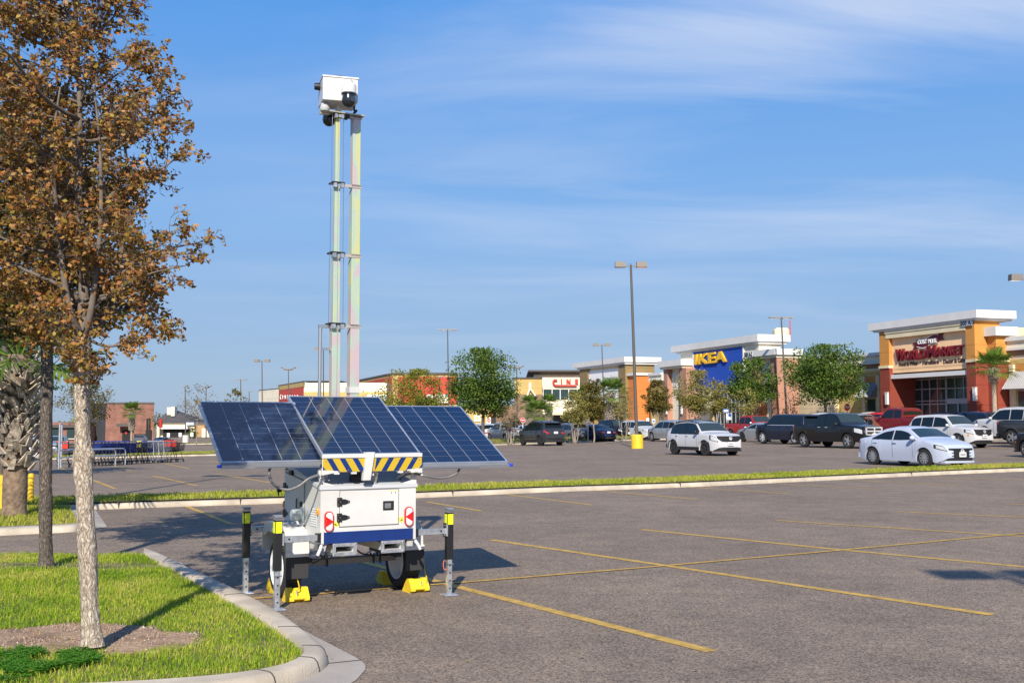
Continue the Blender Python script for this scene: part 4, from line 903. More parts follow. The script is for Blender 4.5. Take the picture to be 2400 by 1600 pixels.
# hazard board, rear posts and lock bar
mb = MB(); mb.box(-.492, .508, -.075, -.062, 1.225, 1.350, bev=.003); hb = part(mb, 'hazard_board', mat('board_white', (.75, .75, .73), .4))
mb = MB(); zb0, zb1 = 1.227, 1.348
def clipq(q):
    return [(min(max(a, -.490), .506), b) for a, b in q]
mb.box(-.490, .506, -.0765, -.0755, zb0, zb1, 0)
sl = .075
for k in range(4):
    x = -.452 + k * .125
    mb.add([(x + sl * .0, -.0768, zb1), (x + .055, -.0768, zb1), (min(x + .055 + sl, .0), -.0768, zb0), (min(x + sl, .0), -.0768, zb0)], [(0, 1, 2, 3)], 1)
for k in range(4):
    x = .468 - k * .125
    mb.add([(x, -.0768, zb1), (x - .055, -.0768, zb1), (max(x - .055 - sl, .02), -.0768, zb0), (max(x - sl, .02), -.0768, zb0)], [(0, 1, 2, 3)], 1)
mb.add([(-.490, -.0768, zb1 - .065), (-.490, -.0768, zb0), (-.447, -.0768, zb0)], [(0, 1, 2)], 1); mb.add([(.506, -.0768, zb1 - .06), (.506, -.0768, zb0), (.468, -.0768, zb0)], [(0, 1, 2)], 1)
for x in (-.46, -.24, -.05, .07, .27, .42, .48):
    for z in (1.245, 1.325):
        if abs(x) < .1 and z < 1.3: continue
        mb.lathe([(.006, -.0775), (.004, -.081)], 8, 'y', (x, 0, z), 2)
part(mb, 'hazard_stripes', [YEL, BLUE, STEEL], hb)
for s, xx in ((-1, -.46), (1, .47)):
    mb = MB(); mb.box(xx - .022, xx + .022, .015, .05, 1.085, 1.26); mb.prism([(0, 1.205), (-s * .12, 1.225), (-s * .12, 1.235), (0, 1.245), (s * .04, 1.245), (s * .04, 1.20)], -.08, .03, fn=lambda a, b, h: (xx + a, h, b)); mb.prism([(0, 1.10), (-s * .15, 1.088), (-s * .15, 1.094), (0, 1.135)], .02, .04, fn=lambda a, b, h: (xx + a, h, b)); part(mb, 'panel_post', WHITE)
    mb = MB(); mb.tube([(xx - s * .05, .05, 1.22), (xx - s * .12, .22, 1.12)], .012, 6); part(mb, 'stay_rod', mat('latch_grey', (.55, .55, .54), .4)); mb = MB(); mb.tube([(xx + s * .04, -.03, 1.235), (xx + s * .05, -.05, 1.20), (xx + s * .045, -.06, 1.17)], .009, 6); part(mb, 'latch_arm', mat('latch_grey', (.55, .55, .54), .4))
mb = MB(); mb.hexa([(-.105, -.10, 1.145), (-.03, -.10, 1.145), (-.03, -.06, 1.145), (-.105, -.06, 1.145), (-.072, -.10, 1.405), (.012, -.10, 1.405), (.012, -.02, 1.405), (-.072, -.02, 1.405)]); mb.box(-.03, .02, -.06, .03, 1.185, 1.205); part(mb, 'lock_bar', WHITE)
for x in (-.38, -.21, .26, .39):
    mb = MB(); mb.box(x, x + .05, -.082, -.05, 1.205, 1.223); part(mb, 'board_clip', WHITE)
mb = MB(); mb.tube(refine([(.0, -.02, 1.215), (.06, -.02, 1.215), (.075, .0, 1.19), (.07, .03, 1.115)], 5), .013, 8); mb.lathe([(.02, 1.10), (.02, 1.12)], 10, 'z', (.07, .035, 0)); part(mb, 'gas_elbow', mat('elbow_metal', (.55, .54, .5), .35, .8), smooth=50)
mb = MB(); mb.box(-.02, .12, .12, .2, 1.11, 1.36); mb.box(-.14, -.05, .1, .16, 1.12, 1.33, 1); mb.box(-.40, .40, .30, .36, 1.30, 1.36); part(mb, 'panel_bracket', [mat('bracket_grey', (.5, .5, .5), .5), BLK])
for x in (-.36, .0, .3):
    mb = MB(); mb.tube([(x, .1, 1.115), (x + .1, .04, 1.10)], .008, 6); part(mb, 'roof_strap', mat('strap_grey', (.4, .4, .4), .5))
# solar panels
def panel(x0, x1, y0, z0, run, rise, cols=5, rows=11):
    bl = Vector((x0, y0, z0)); e1 = Vector((1, 0, 0)); e2 = Vector((0, run, rise)); Lp = e2.length; e2.normalize(); e3 = e1.cross(e2); Wp = x1 - x0
    Mx = Matrix((e1.to_4d(), e2.to_4d(), e3.to_4d(), (0, 0, 0, 1))).transposed(); Mx.translation = bl
    for i in range(3): Mx[3][i] = 0
    fw = .017; mb = MB()
    mb.box(0, Wp, 0, fw, -.035, .003, M=Mx); mb.box(0, Wp, Lp - fw, Lp, -.035, .003, M=Mx); mb.box(0, fw, fw, Lp - fw, -.035, .003, M=Mx); mb.box(Wp - fw, Wp, fw, Lp - fw, -.035, .003, M=Mx)
    mb.box(.2, .24, fw, Lp - fw, -.06, -.035, M=Mx); mb.box(Wp - .24, Wp - .2, fw, Lp - fw, -.06, -.035, M=Mx)
    pf = part(mb, 'solar_panel', ALU)
    mb = MB(); mb.box(fw, Wp - fw, fw, Lp - fw, -.012, 0, M=Mx); iw, ih = Wp - 2 * fw - .02, Lp - 2 * fw - .03
    for c in range(1, cols): x = fw + .01 + iw * c / cols; mb.box(x - .0019, x + .0019, fw + .012, Lp - fw - .012, 0.0003, .0009, 1, M=Mx)
    for r in range(1, rows): y = fw + .015 + ih * r / rows; mb.box(fw + .004, Wp - fw - .004, y - .0011, y + .0011, .0003, .0007, 2, M=Mx)
    part(mb, 'solar_cells', [GLASSP, BUS, mat('cell_gap', (.16, .18, .24), .35)], pf)
    return pf, Mx, Lp
pL, ML, _ = panel(-1.405, -.455, 0.0, 1.328, .86, .552)
pC, MC, _ = panel(-.49, .505, -.05, 1.385, 1.03, .56)
pR, MR, _ = panel(.50, 1.50, 0.0, 1.284, 1.08, .572)
mb = MB(); mb.box(-.495, .51, -.085, -.055, 1.352, 1.39, bev=.004); part(mb, 'panel_lip', WHITE)
for s, x0, x1, z in ((-1, -1.405, -.5, 1.295), (1, .51, 1.50, 1.251)):
    mb = MB(); mb.box(x0, x1, -.028, .012, z - .022, z + .010); mb.box(min(x0, x1) + (.3 if s < 0 else 0), max(x0, x1) - (0 if s < 0 else .35), -.036, -.024, z - .012, z + .006, 1); xe = x0 if s < 0 else x1
    rail = part(mb, 'slide_rail', [mat('rail_grey', (.42, .42, .42), .35, .8), STEEL])
    mb = MB(); mb.box(xe - .02 + s * .018, xe + .02 + s * .018, -.04, .0, z - .012, z + .016, bev=.006); part(mb, 'rail_cap', mat('cap_blue', (.02, .06, .55), .4), rail)
mb = MB(); mb.box(-1.42, -1.403, .84, .88, 1.855, 1.895); part(mb, 'corner_bumper', mat('corner_yellow', (.75, .45, .03), .5))
def hose(name, pts, r): 
    mb = MB(); mb.tube(refine(pts, 6), r, 8); part(mb, name, HOSE, smooth=60)
Z1 = lambda x, y: (430 + x / 2.851, 900 + y / 2.851)
hose('cable_hose', [L_(PD(*Z1(x, y), d)) for x, y, d in ((590, 545, 10.15), (574, 575, 10.1), (577, 620, 10.05), (610, 675, 10.05), (690, 704, 10.08), (770, 680, 10.1), (835, 632, 10.12), (905, 606, 10.2))], .0125)
hose('cable_hose', [L_(PD(*Z1(x, y), d)) for x, y, d in ((1845, 562, 11.1), (1825, 595, 11.0), (1760, 622, 10.95), (1680, 624, 10.85), (1600, 608, 10.75), (1520, 598, 10.8), (1460, 615, 10.85), (1450, 660, 10.85))], .012)
# mast
YM = 1.22
def col(px, a, z0, z1, name, yl=YM, cap=True):
    x = lx(px, yl); mb = MB(); mb.box(x - a / 2, x + a / 2, yl - a / 2, yl + a / 2, z0, z1, bev=.004); return part(mb, name, ZINC), x
xa = lx(783, YM); xb = lx(826.5, YM)
zs = [lz(783, y, YM) for y in (760, 594.5, 431, 269)]
z0 = 1.10
secs = []
for k, (a, zz0, zz1) in enumerate(((.092, z0, zs[0]), (.077, zs[0], zs[1]), (.060, zs[1], zs[2]), (.047, zs[2], zs[3]))):
    mb = MB(); mb.box(xa - a / 2, xa + a / 2, YM - a / 2, YM + a / 2, zz0, zz1, bev=.004); mb.box(xa + a * .05, xa + a * .10, YM - a / 2 - .003, YM - a / 2 + .001, zz0, zz1, 1); o = part(mb, 'mast_section', [ZINC, mat('mast_slot', (.35, .36, .33), .5, .5)]); secs.append(o)
    mb = MB(); b = .083 - k * .008; mb.box(xa - b, xa + b, YM - b, YM + b, zz1 - .004, zz1 + .012); mb.box(xa - b * .85, xa - b * .35, YM - b - .012, YM - b + .03, zz1 - .05, zz1 - .004, 1); mb.box(xa + b * .3, xa + b * .8, YM - b - .012, YM - b + .03, zz1 - .05, zz1 - .004, 1); mb.lathe([(.018, YM - b - .016), (.018, YM - b - .010)], 12, 'y', (xa, 0, zz1 - .03), 1); part(mb, 'mast_collar', [BLK, GALV], o)
    mb = MB(); ab = (.104, .099, .094, .088)[k]; mb.box(xb - ab / 2, xb + ab / 2, YM - ab / 2, YM + ab / 2, zz0, zz1 - .02, bev=.004); part(mb, 'cable_duct', ZINC)
    mb = MB(); mb.box(xa + .04, xb + ab / 2 + .01, YM - ab / 2 - .006, YM - ab / 2 + .004, zz1 - .035, zz1 - .005); mb.box(xb - ab / 2 - .01, xb + ab / 2 + .01, YM - ab / 2 - .006, YM + ab / 2 + .006, zz1 - .02, zz1 - .006); part(mb, 'duct_bracket', mat('duct_bracket', (.50, .44, .40), .5, .4))
    if k < 3:
        mb = MB()
        for s in (-1, 1): mb.tube([(xa + s * b * .95, YM - .02, zz1), (xa + s * b * .95, YM - .02, zz1 + (zs[k + 1] - zs[k]) if k < 3 else zz1)], .004, 5)
        part(mb, 'lift_cable', STEEL)
mb = MB(); zt = zs[3]; mb.box(xa - .12, xb + .075, YM - .085, YM + .06, zt, zt + .012); mb.box(xa - .2, xa - .1, YM - .02, YM + .02, zt - .02, zt + .01, 0); mb.tube([(xa + .085, YM - .09, zt - .03), (xa + .085, YM - .02, zt - .03)], .024, 12, 1); part(mb, 'mast_head_plate', [mat('plate_zinc', (.55, .52, .42), .4, .5), BLK])
mb = MB(); x = lx(748, YM); zt2 = lz(748, 768, YM); mb.tube([(x, YM, 1.1), (x, YM, zt2)], .020, 12); mb.box(x - .02, xa - .03, YM - .015, YM + .015, zt2, zt2 + .035); mb.box(x, xa - .03, YM - .01, YM + .01, lz(748, 820, YM), lz(748, 820, YM) + .025); part(mb, 'winch_tube', mat('tube_aluminium', (.6, .61, .62), .3, .9), smooth=40)
mb = MB(); mb.box(xb - .062, xb + .062, YM - .062, YM + .062, lz(826, 921, YM), lz(826, 907, YM)); part(mb, 'duct_base', WHITE)
mb = MB(); mb.box(xa - .14, xb + .12, YM - .1, YM + .1, .57, 1.12); part(mb, 'mast_base', mat('mast_base_grey', (.5, .5, .5), .5))
# camera head
YH = YM - .17; cx0, cx1 = xa - .182, xa + .188; cz0, cz1 = lz(753, 231.6, YH, cx0), lz(753, 177.5, YH, cx0)
mb = MB(); mb.box(cx0, cx1, YH, YH + .36, cz0, cz1, bev=.004); mb.box(cx0 - .006, cx1 + .008, YH - .008, YH + .368, cz1, cz1 + .016); ch = part(mb, 'camera_housing', WHITE)
mb = MB(); mb.lathe([(.12, cz1 + .016), (.12, cz1 + .028), (.095, cz1 + .045), (.02, cz1 + .05)], 28, 'z', ((cx0 + cx1) / 2 + .0, YH + .16, 0)); part(mb, 'antenna_dome', BLK, ch, smooth=40)
def ptz(xc, yc, zc, r, white=True):
    mb = MB(); mb.lathe([(.004, zc - r), (r * .5, zc - r * .87), (r * .87, zc - r * .5), (r, zc), (r * .93, zc + r * .4), (r * .90, zc + r * .75), (r * 1.05, zc + r * .85), (r * 1.05, zc + r * 1.05), (.01, zc + r * 1.1)], 28, 'z', (xc, yc, 0)); b = part(mb, 'dome_camera', mat('camera_black', (.012, .016, .022), .22, coat=.5), ch, smooth=40)
    return b
px_, pz_ = xa + .075, lz(802.5, 236.5, YH - .10); rr = .075
ptz(px_, YH - .10, pz_, rr)
mb = MB(); mb.lathe([(rr * 1.07, pz_ + rr * 1.05), (rr * 1.07, pz_ + rr * 2.1), (rr * .95, pz_ + rr * 2.35), (rr * .55, pz_ + rr * 2.5), (rr * .5, pz_ + rr * 2.95), (.01, pz_ + rr * 3)], 28, 'z', (px_, YH - .10, 0)); mb.box(px_ - .045, px_ + .045, YH - .10, YH - .008, pz_ + rr * 1.5, pz_ + rr * 2.9); part(mb, 'camera_mount', WHITE, ch, smooth=40)
mb = MB(); mb.lathe([(.028, -.002), (.028, .0), (.004, .001)], 18, 'y', (0, 0, 0), M=Matrix.Translation((px_ + .028, YH - .10 - rr * .93, pz_ + .005)) @ Matrix.Rotation(rad(22), 4, 'Z')); part(mb, 'lens', mat('lens_glass', (.03, .04, .06), .08, coat=1), ch)
px2 = lx(765, YM + .12) - .03; ptz(px2, YM + .12, lz(769, 281, YM + .12), .074)
mb = MB(); mb.lathe([(.045, cz0 - .0), (.045, cz0 - .03), (.055, cz0 - .04), (.055, cz0 - .05), (.045, cz0 - .075), (.004, cz0 - .095)], 20, 'z', (lx(757, YH + .10), YH + .10, -.02)); part(mb, 'small_dome_camera', [mat('dome_grey', (.45, .47, .48), .3)], ch, smooth=40)
mb = MB(); mb.lathe([(.034, -.06), (.04, -.02), (.04, 0)], 16, 'x', (cx0, YH + .22, cz1 - .05)); mb.lathe([(.030, -.062), (.004, -.064)], 16, 'x', (cx0, YH + .22, cz1 - .05), 1); part(mb, 'strobe_lamp', [BLK, mat('strobe_blue', (.03, .05, .75), .2, coat=.6)], ch, smooth=40)
mb = MB(); mb.tube([(xa + .01, YM, zs[3] + .01), (xa + .01, YM, cz0 + .01)], .032, 14); part(mb, 'head_post', WHITE, smooth=40)
mb = MB(); mb.tube(refine([(xa + .17, YM - .05, cz0 + .01), (xa + .17, YM - .05, cz0 - .05), (xa + .20, YM - .04, zs[3] + .06), (xb - .03, YM, zs[3] + .03)], 5), .012, 8); part(mb, 'head_cable', BLK, smooth=60)
Mr = Matrix.Translation((xa, YM, 0)) @ Matrix.Rotation(rad(-12), 4, 'Z') @ Matrix.Translation((-xa, -YM, 0))
for o_h in [ch] + list(ch.children): o_h.data.transform(Mr)
# wheel chocks
def chock(label, xl, yl, rz, rope=True):
    p = TM @ Vector((xl, yl, 0)); t = thing('wheel_chock', label, 'wheel chock', p, YAW + rz, 'yellow wheel chocks'); w, d, h = .10, .20, .135
    mb = MB(); prof = [(-.115, .02), (-.115, .05), (-.05, h), (.0, h), (.10, .012), (.10, 0), (-.07, 0), (-.08, .02)]
    for x0, x1 in ((-w, -w + .05), (w - .05, w)): mb.prism(prof, x0, x1, fn=lambda a, b, h_: (h_, a, b))
    mb.prism([(-.085, .045), (-.035, h - .008), (.0, h - .008), (.09, .012), (.09, .0), (-.05, 0)], -w + .05, w - .05, fn=lambda a, b, h_: (h_, a, b)); mb.tube([(-w + .045, -.105, .045), (w - .045, -.105, .045)], .017, 8)
    mb.build('block', CHOCK, t, 35)
    if rope:
        mb = MB(); s = -1 if xl < 0 else 1; mb.tube(refine([(.02 * s, -.085, .11), (.0, -.10, .15), (-.02, -.03, .30), (-.03, .01, .46)], 4) if xl < 0 else refine([(.07, -.09, .07), (.085, -.08, .13), (.085, -.02, .22), (.085, .02, .36)], 4), .006, 6); mb.build('rope', mat('rope_yellow', (.62, .40, .02), .8), t)
        mb = MB(); mb.tube([(.02 * s, -.112, .07), (.02 * s, -.095, .11)], .006, 6); mb.build('clip', STEEL, t)
    return t
chock('yellow wheel chock against the back of the left trailer wheel, beside the rear jack', -.565, .42, 0)
chock('yellow wheel chock against the back of the right trailer wheel', .675, .42, 0)
chock('yellow wheel chock wedged in front of the left trailer wheel, seen edge on', -.52, 1.05, math.pi, False)
chock('yellow wheel chock wedged in front of the right trailer wheel, half behind the tyre', .66, 1.05, math.pi, False)
# ================================================================== vehicles
def paint(name, c, rough=.22, coat=.35, metal=0.0): return mat(name, c, min(rough, .24), metal, coat=min(coat, .4), spec=.35)
PW = paint('car_white', (.50, .51, .52)); PPW = paint('car_pearl_white', (.43, .48, .58)); PS = paint('car_silver', (.38, .40, .42), .3, .8, .5); PG = paint('car_graphite', (.045, .048, .054), .3, .8, .4)
PK = paint('car_black', (.008, .008, .010)); PN = paint('car_navy', (.010, .014, .030)); PDB = paint('car_dark_blue', (.012, .022, .065)); PR = paint('car_red', (.32, .018, .018)); PM = paint('car_maroon', (.16, .012, .016)); PBR = paint('car_bright_red', (.55, .02, .02))
PO = paint('car_bronze', (.30, .11, .04), .3, .8, .4); PGR = paint('car_grey', (.16, .17, .18), .3, .8, .4); PLB = paint('car_pale_blue', (.30, .36, .40), .3, .8, .4)
CG = mat('car_glass', (.008, .012, .014), .05, spec=.45); CG2 = mat('car_windscreen', (.020, .036, .040), .05, spec=.5)
TRIM = mat('black_plastic', (.016, .016, .017), .55); CHR = mat('chrome', (.78, .79, .80), .2, .5); LAMP = mat('headlamp', (.50, .53, .56), .12, coat=.8); RLAMP = mat('car_tail_lens', (.42, .012, .012), .18, coat=.8)
RIMS = mat('alloy_rim', (.30, .31, .32), .35, .35); RIMD = mat('dark_rim', (.05, .05, .052), .35, .5); PLATE = mat('number_plate', (.72, .72, .70), .5); TYR = mat('car_tyre', (.018, .018, .018), .85)
INK2 = mat('plate_ink', (.05, .05, .09), .6)
def interp(tab, x):
    if x <= tab[0][0]: return tab[0][1]
    for (a, b), (c, d) in zip(tab, tab[1:]):
        if x <= c: return b + (d - b) * (x - a) / max(1e-9, c - a)
    return tab[-1][1]
TYPES = {
 'sedan': dict(L=4.50, W=1.76, top=[(0, .62), (.01, .86), (.04, 1.0), (.13, 1.06), (.18, 1.11), (.33, 1.38), (.44, 1.455), (.52, 1.45), (.60, 1.38), (.735, 1.06), (.80, .99), (.90, .90), (.965, .80), (.99, .68), (1, .58)], belt=.93, wr=.325, wx=(.20, .79), z0=.19, cab=(.16, .735), wind=(.60, .735), rear=(.18, .335), win=(.20, .70), split=(.445,), tum=.42),
 'suv': dict(L=4.75, W=1.88, top=[(0, .70), (.008, 1.0), (.03, 1.12), (.055, 1.22), (.12, 1.64), (.17, 1.70), (.40, 1.74), (.52, 1.72), (.60, 1.66), (.725, 1.18), (.76, 1.13), (.88, 1.06), (.965, .96), (.99, .80), (1, .62)], belt=1.06, wr=.37, wx=(.19, .80), z0=.24, cab=(.04, .725), wind=(.60, .72), rear=(.055, .115), win=(.10, .69), split=(.255, .44), tum=.33),
 'cross': dict(L=4.37, W=1.80, top=[(0, .70), (.008, .98), (.03, 1.06), (.07, 1.16), (.17, 1.52), (.23, 1.57), (.42, 1.615), (.53, 1.60), (.60, 1.54), (.73, 1.12), (.77, 1.07), (.90, 1.02), (.97, .92), (.99, .78), (1, .62)], belt=1.0, wr=.355, wx=(.19, .80), z0=.24, cab=(.05, .73), wind=(.60, .725), rear=(.075, .165), win=(.14, .69), split=(.25, .45), tum=.36),
 'big': dict(L=5.35, W=2.04, top=[(0, .75), (.006, 1.05), (.02, 1.2), (.035, 1.26), (.065, 1.82), (.10, 1.88), (.40, 1.93), (.55, 1.91), (.62, 1.86), (.725, 1.34), (.75, 1.30), (.90, 1.24), (.97, 1.16), (.99, 1.0), (1, .7)], belt=1.18, wr=.41, wx=(.19, .80), z0=.28, cab=(.03, .725), wind=(.62, .72), rear=(.036, .064), win=(.09, .69), split=(.29, .46), tum=.26),
 'pickup': dict(L=5.8, W=2.02, top=[(0, .80), (.004, 1.22), (.01, 1.25), (.375, 1.25), (.380, 1.27), (.392, 1.78), (.42, 1.86), (.52, 1.91), (.60, 1.90), (.645, 1.84), (.735, 1.34), (.76, 1.29), (.90, 1.24), (.965, 1.16), (.985, 1.0), (1, .75)], belt=1.20, wr=.41, wx=(.19, .82), z0=.34, cab=(.38, .735), wind=(.645, .73), rear=(.3815, .391), win=(.40, .71), split=(.52,), tum=.24),
 'coupe': dict(L=4.75, W=1.85, top=[(0, .62), (.01, .88), (.04, .98), (.10, 1.02), (.32, 1.34), (.44, 1.39), (.50, 1.385), (.57, 1.33), (.71, 1.01), (.76, .97), (.90, .86), (.965, .75), (.99, .62), (1, .5)], belt=.92, wr=.345, wx=(.20, .80), z0=.17, cab=(.12, .71), wind=(.57, .71), rear=(.13, .31), win=(.24, .68), split=(.46,), tum=.45),
}
def make_car(name, label, cat, typ, pos, fwd, body, H=None, L=None, rim=RIMS, group=None, dz=0.0, low=0, **o):
    T = dict(TYPES[typ]); sH = (H / max(z for _, z in T['top'])) if H else 1.0; Lc = L or T['L']; W = T['W'] / 2
    top = [(u * Lc, z * sH) for u, z in T['top']]; belt = T['belt'] * sH; wr = T['wr'] * (sH if sH > 1 else 1); z0 = T['z0'] * sH; wxs = [u * Lc for u in T['wx']]
    th = math.atan2(fwd[1], fwd[0]); base = Vector((pos[0], pos[1], g(pos[0], pos[1]) + dz))
    t = thing(name, label, cat, base, th, group); x_off = -Lc / 2
    def ztop(x): return interp(top, x)
    zr = max(z for _, z in top)
    def hw(x, z):
        u = x / Lc; y = W * (1 - .10 * abs(2 * u - 1) ** 4)
        if u > .86: y -= W * .20 * ((u - .86) / .14) ** 2.2
        if u < .08: y -= W * .13 * ((.08 - u) / .08) ** 2.2
        if z < belt: y *= 1 - .05 * ((belt - z) / (belt - z0)) ** 2 + .012 * math.sin((z - z0) / (belt - z0) * 3.14)
        else:
            cabf = 1.0; y = y - .02 - T['tum'] * (z - belt) * cabf
            if not (T['cab'][0] <= u <= T['cab'][1]): y = max(y, W * .80)
        return max(y, .3)
    AR = wr + .055
    def zbot(x):
        z = z0
        for wx in wxs:
            d = abs(x - wx)
            if d < AR: z = max(z, wr + math.sqrt(AR * AR - d * d))
        if x > Lc * .93: z = z0 + (x - Lc * .93) * .5
        if x < Lc * .05: z = z0 + (Lc * .05 - x) * 1.2
        return z
    xs = set(np.linspace(0, Lc, 26).tolist()) | {u for u, _ in top}
    for wx in wxs:
        for a in np.linspace(-1, 1, 11): xs.add(wx + AR * math.sin(a * 1.5708))
        xs.add(wx - AR - .002); xs.add(wx + AR + .002)
    xs = sorted(x for x in xs if -1e-6 <= x <= Lc + 1e-6); rows = []; crown = .035
    for x in xs:
        zb, zt = zbot(x), ztop(x); zt = max(zt, zb + .05); half = []; rr = min(.07, (zt - zb) * .3)
        zsl = [zb + (zt - rr - zb) * f for f in (0, .2, .45, .7, .9, 1)]
        half += [(0, zb + .02), (hw(x, zb) * .6, zb + .02)] + [(hw(x, z), z) for z in zsl]
        yt = hw(x, zt - rr); half += [(yt - rr * .35, zt - rr * .28), (yt - rr * 1.1, zt)] + [(yt * f, zt + crown * (1 - f * f)) for f in (.66, .33, 0)]
        rows.append([(x + x_off, y, z) for y, z in half] + [(x + x_off, -y, z) for y, z in reversed(half[1:-1])])
    mb = MB(); mb.grid(rows, close=True); mb.f.append(tuple(range(len(rows[0])))); mb.f.append(tuple(len(mb.v) - 1 - i for i in range(len(rows[0])))); mb.m += [0, 0]
    # matte seams between doors live in the body's mesh
    mb.build('body', body, t, 38)
    def sidepatch(s, x0, x1, zlo, zhi, d, n=8, m=5):
        r = []
        for i in range(n + 1):
            x = x0 + (x1 - x0) * i / n; a, b = (zlo(x) if callable(zlo) else zlo), (zhi(x) if callable(zhi) else zhi); b = max(b, a + .005)
            r.append([(x + x_off, s * (hw(x, a + (b - a) * j / m) + d), a + (b - a) * j / m) for j in range(m + 1)])
        return r
    def toppatch(x0, x1, inset, d, n=6, m=6):
        r = []
        for i in range(n + 1):
            x = x0 + (x1 - x0) * i / n; z = ztop(x); dz_ = (ztop(min(x + .02, Lc)) - ztop(max(x - .02, 0))) / .04; k = math.sqrt(1 + dz_ * dz_); yt = hw(x, z - .07) - inset
            r.append([(x + x_off - d * dz_ / k, yt * f, z + crown * (1 - f * f) * .9 + d / k) for f in np.linspace(-1, 1, m + 1)])
        return r
    w0, w1 = T['win'][0] * Lc, T['win'][1] * Lc; sp = [u * Lc for u in T['split']]; segs = [w0] + sp + [w1]
    for s in (1, -1):
        for a, b in zip(segs, segs[1:]):
            mb = MB(); mb.grid(sidepatch(s, a + (.03 if a != w0 else 0), b - (.03 if b != w1 else 0), belt + .05, lambda x: max(belt + .06, ztop(x) - .125), .013)); mb.build('side_window', CG, t, 180)
    if not low:
        for s in (1, -1):
            for x in sp + [w0 + .02, w1 - .12]:
                mb = MB(); a = max(z0 + .12, zbot(x) + .03); mb.grid(sidepatch(s, x - .006, x + .006, a, belt + .03, .003, 1, 6)); mb.build('door_gap', TRIM, t)
            for x in [q + .10 for q in ([w0 + .12] if len(sp) == 1 else [sp[0] + .02])] + [sp[-1] + .12]:
                mb = MB(); y = hw(x, belt - .07); mb.box(x - .1 + x_off, x + .1 + x_off, s * (y - .01), s * (y + .03), belt - .085, belt - .055, bev=.01); mb.build('door_handle', o.get('handle', body), t)
    mb = MB(); mb.grid(toppatch(T['wind'][0] * Lc + .02, T['wind'][1] * Lc - .02, .075, .008)); mb.build('windscreen', CG2, t, 180)
    mb = MB(); mb.grid(toppatch(T['rear'][0] * Lc + .01, T['rear'][1] * Lc - .01, .10, .008)); mb.build('rear_window', CG, t, 180)
    for s in (1, -1):                 # mirrors
        x = T['wind'][1] * Lc - .18; y = hw(x, belt + .06)
        mb = MB(); mb.box(x - .06 + x_off, x + .10 + x_off, s * (y + .05), s * (y + .25), belt + .04, belt + .20, bev=.05); mb.tube([(x + .05 + x_off, s * (y - .04), belt + .05), (x + .05 + x_off, s * (y + .1), belt + .09)], .025, 6); mb.build('wing_mirror', o.get('mirror', body), t, 50)
    for wx in wxs:
        for s in (1, -1):
            y1 = hw(wx, wr) - .005; y0 = y1 - .23; w = .115; c = (wx + x_off, s * (y1 + y0) / 2, wr); so = s * w
            mb = MB(); mb.lathe([(wr * .62, -w), (wr * .8, -w * 1.06), (wr * .95, -w * .98), (wr, -w * .75), (wr, w * .75), (wr * .95, w * .98), (wr * .8, w * 1.06), (wr * .62, w)], 28, 'y', c, caps=False); wh = mb.build('wheel', TYR, t, 40)
            mb = MB(); mb.lathe([(wr * .65, so * .99), (wr * .63, so * 1.05), (wr * .57, so * .9), (wr * .56, so * .35), (.004, so * .3)], 28, 'y', c, 1, caps=False)
            ns = o.get('spokes', 5)
            for k in range(ns):
                a = k * 2 * math.pi / ns + .3; Mx = Matrix.Translation(c) @ Matrix.Rotation(a, 4, 'Y'); b = wr * (.085 if ns > 6 else .11)
                mb.hexa([Mx @ Vector(p) for p in ((-b, so * .5, wr * .1), (b, so * .5, wr * .1), (b * .8, so * .5, wr * .6), (-b * .8, so * .5, wr * .6), (-b, so * .92, wr * .1), (b, so * .92, wr * .1), (b * .8, so * .97, wr * .6), (-b * .8, so * .97, wr * .6))], 0)
            mb.lathe([(wr * .17, so * .5), (wr * .17, so * .95), (.004, so * 1.0)], 14, 'y', c, 0); mb.lathe([(wr * .65, so * .985), (wr * .65, so * 1.055), (wr * .60, so * 1.0)], 28, 'y', c, 0, caps=False)
            mb.build('rim', [rim, RIMD], wh, 30)
    # lamps and ends
    xf = Lc
    hz = o.get('hz', (interp(top, Lc * .955) - .22, interp(top, Lc * .955) - .06))
    for s in (1, -1):
        mb = MB(); mb.grid(sidepatch(s, Lc * .895, Lc * .994, lambda x: hz[0] - .025 + (Lc * .975 - x) * .25, lambda x: min(hz[1] + .02 + (Lc * .975 - x) * .15, ztop(x) - .02), .004, 7, 4)); mb.build('headlight_surround', TRIM, t, 180)
        mb = MB(); mb.grid(sidepatch(s, Lc * .915, Lc * .988, lambda x: hz[0] + (Lc * .975 - x) * .25, lambda x: min(hz[1] + (Lc * .975 - x) * .15, ztop(x) - .04), .007, 7, 4)); mb.build('headlight', o.get('lamp', LAMP), t, 180)
        mb = MB(); tz = o.get('tz', (belt - .10, belt + .10)); mb.grid(sidepatch(s, .004 * Lc, .055 * Lc, tz[0], lambda x: min(tz[1], ztop(x) - .02), .007, 6, 4))
        yy = hw(.02, belt); mb.box(-.012 + x_off, .03 + x_off, s * (yy - .26), s * (yy - .02), tz[0], min(tz[1], ztop(.02) - .01), bev=.01); mb.build('tail_light', RLAMP, t, 60)
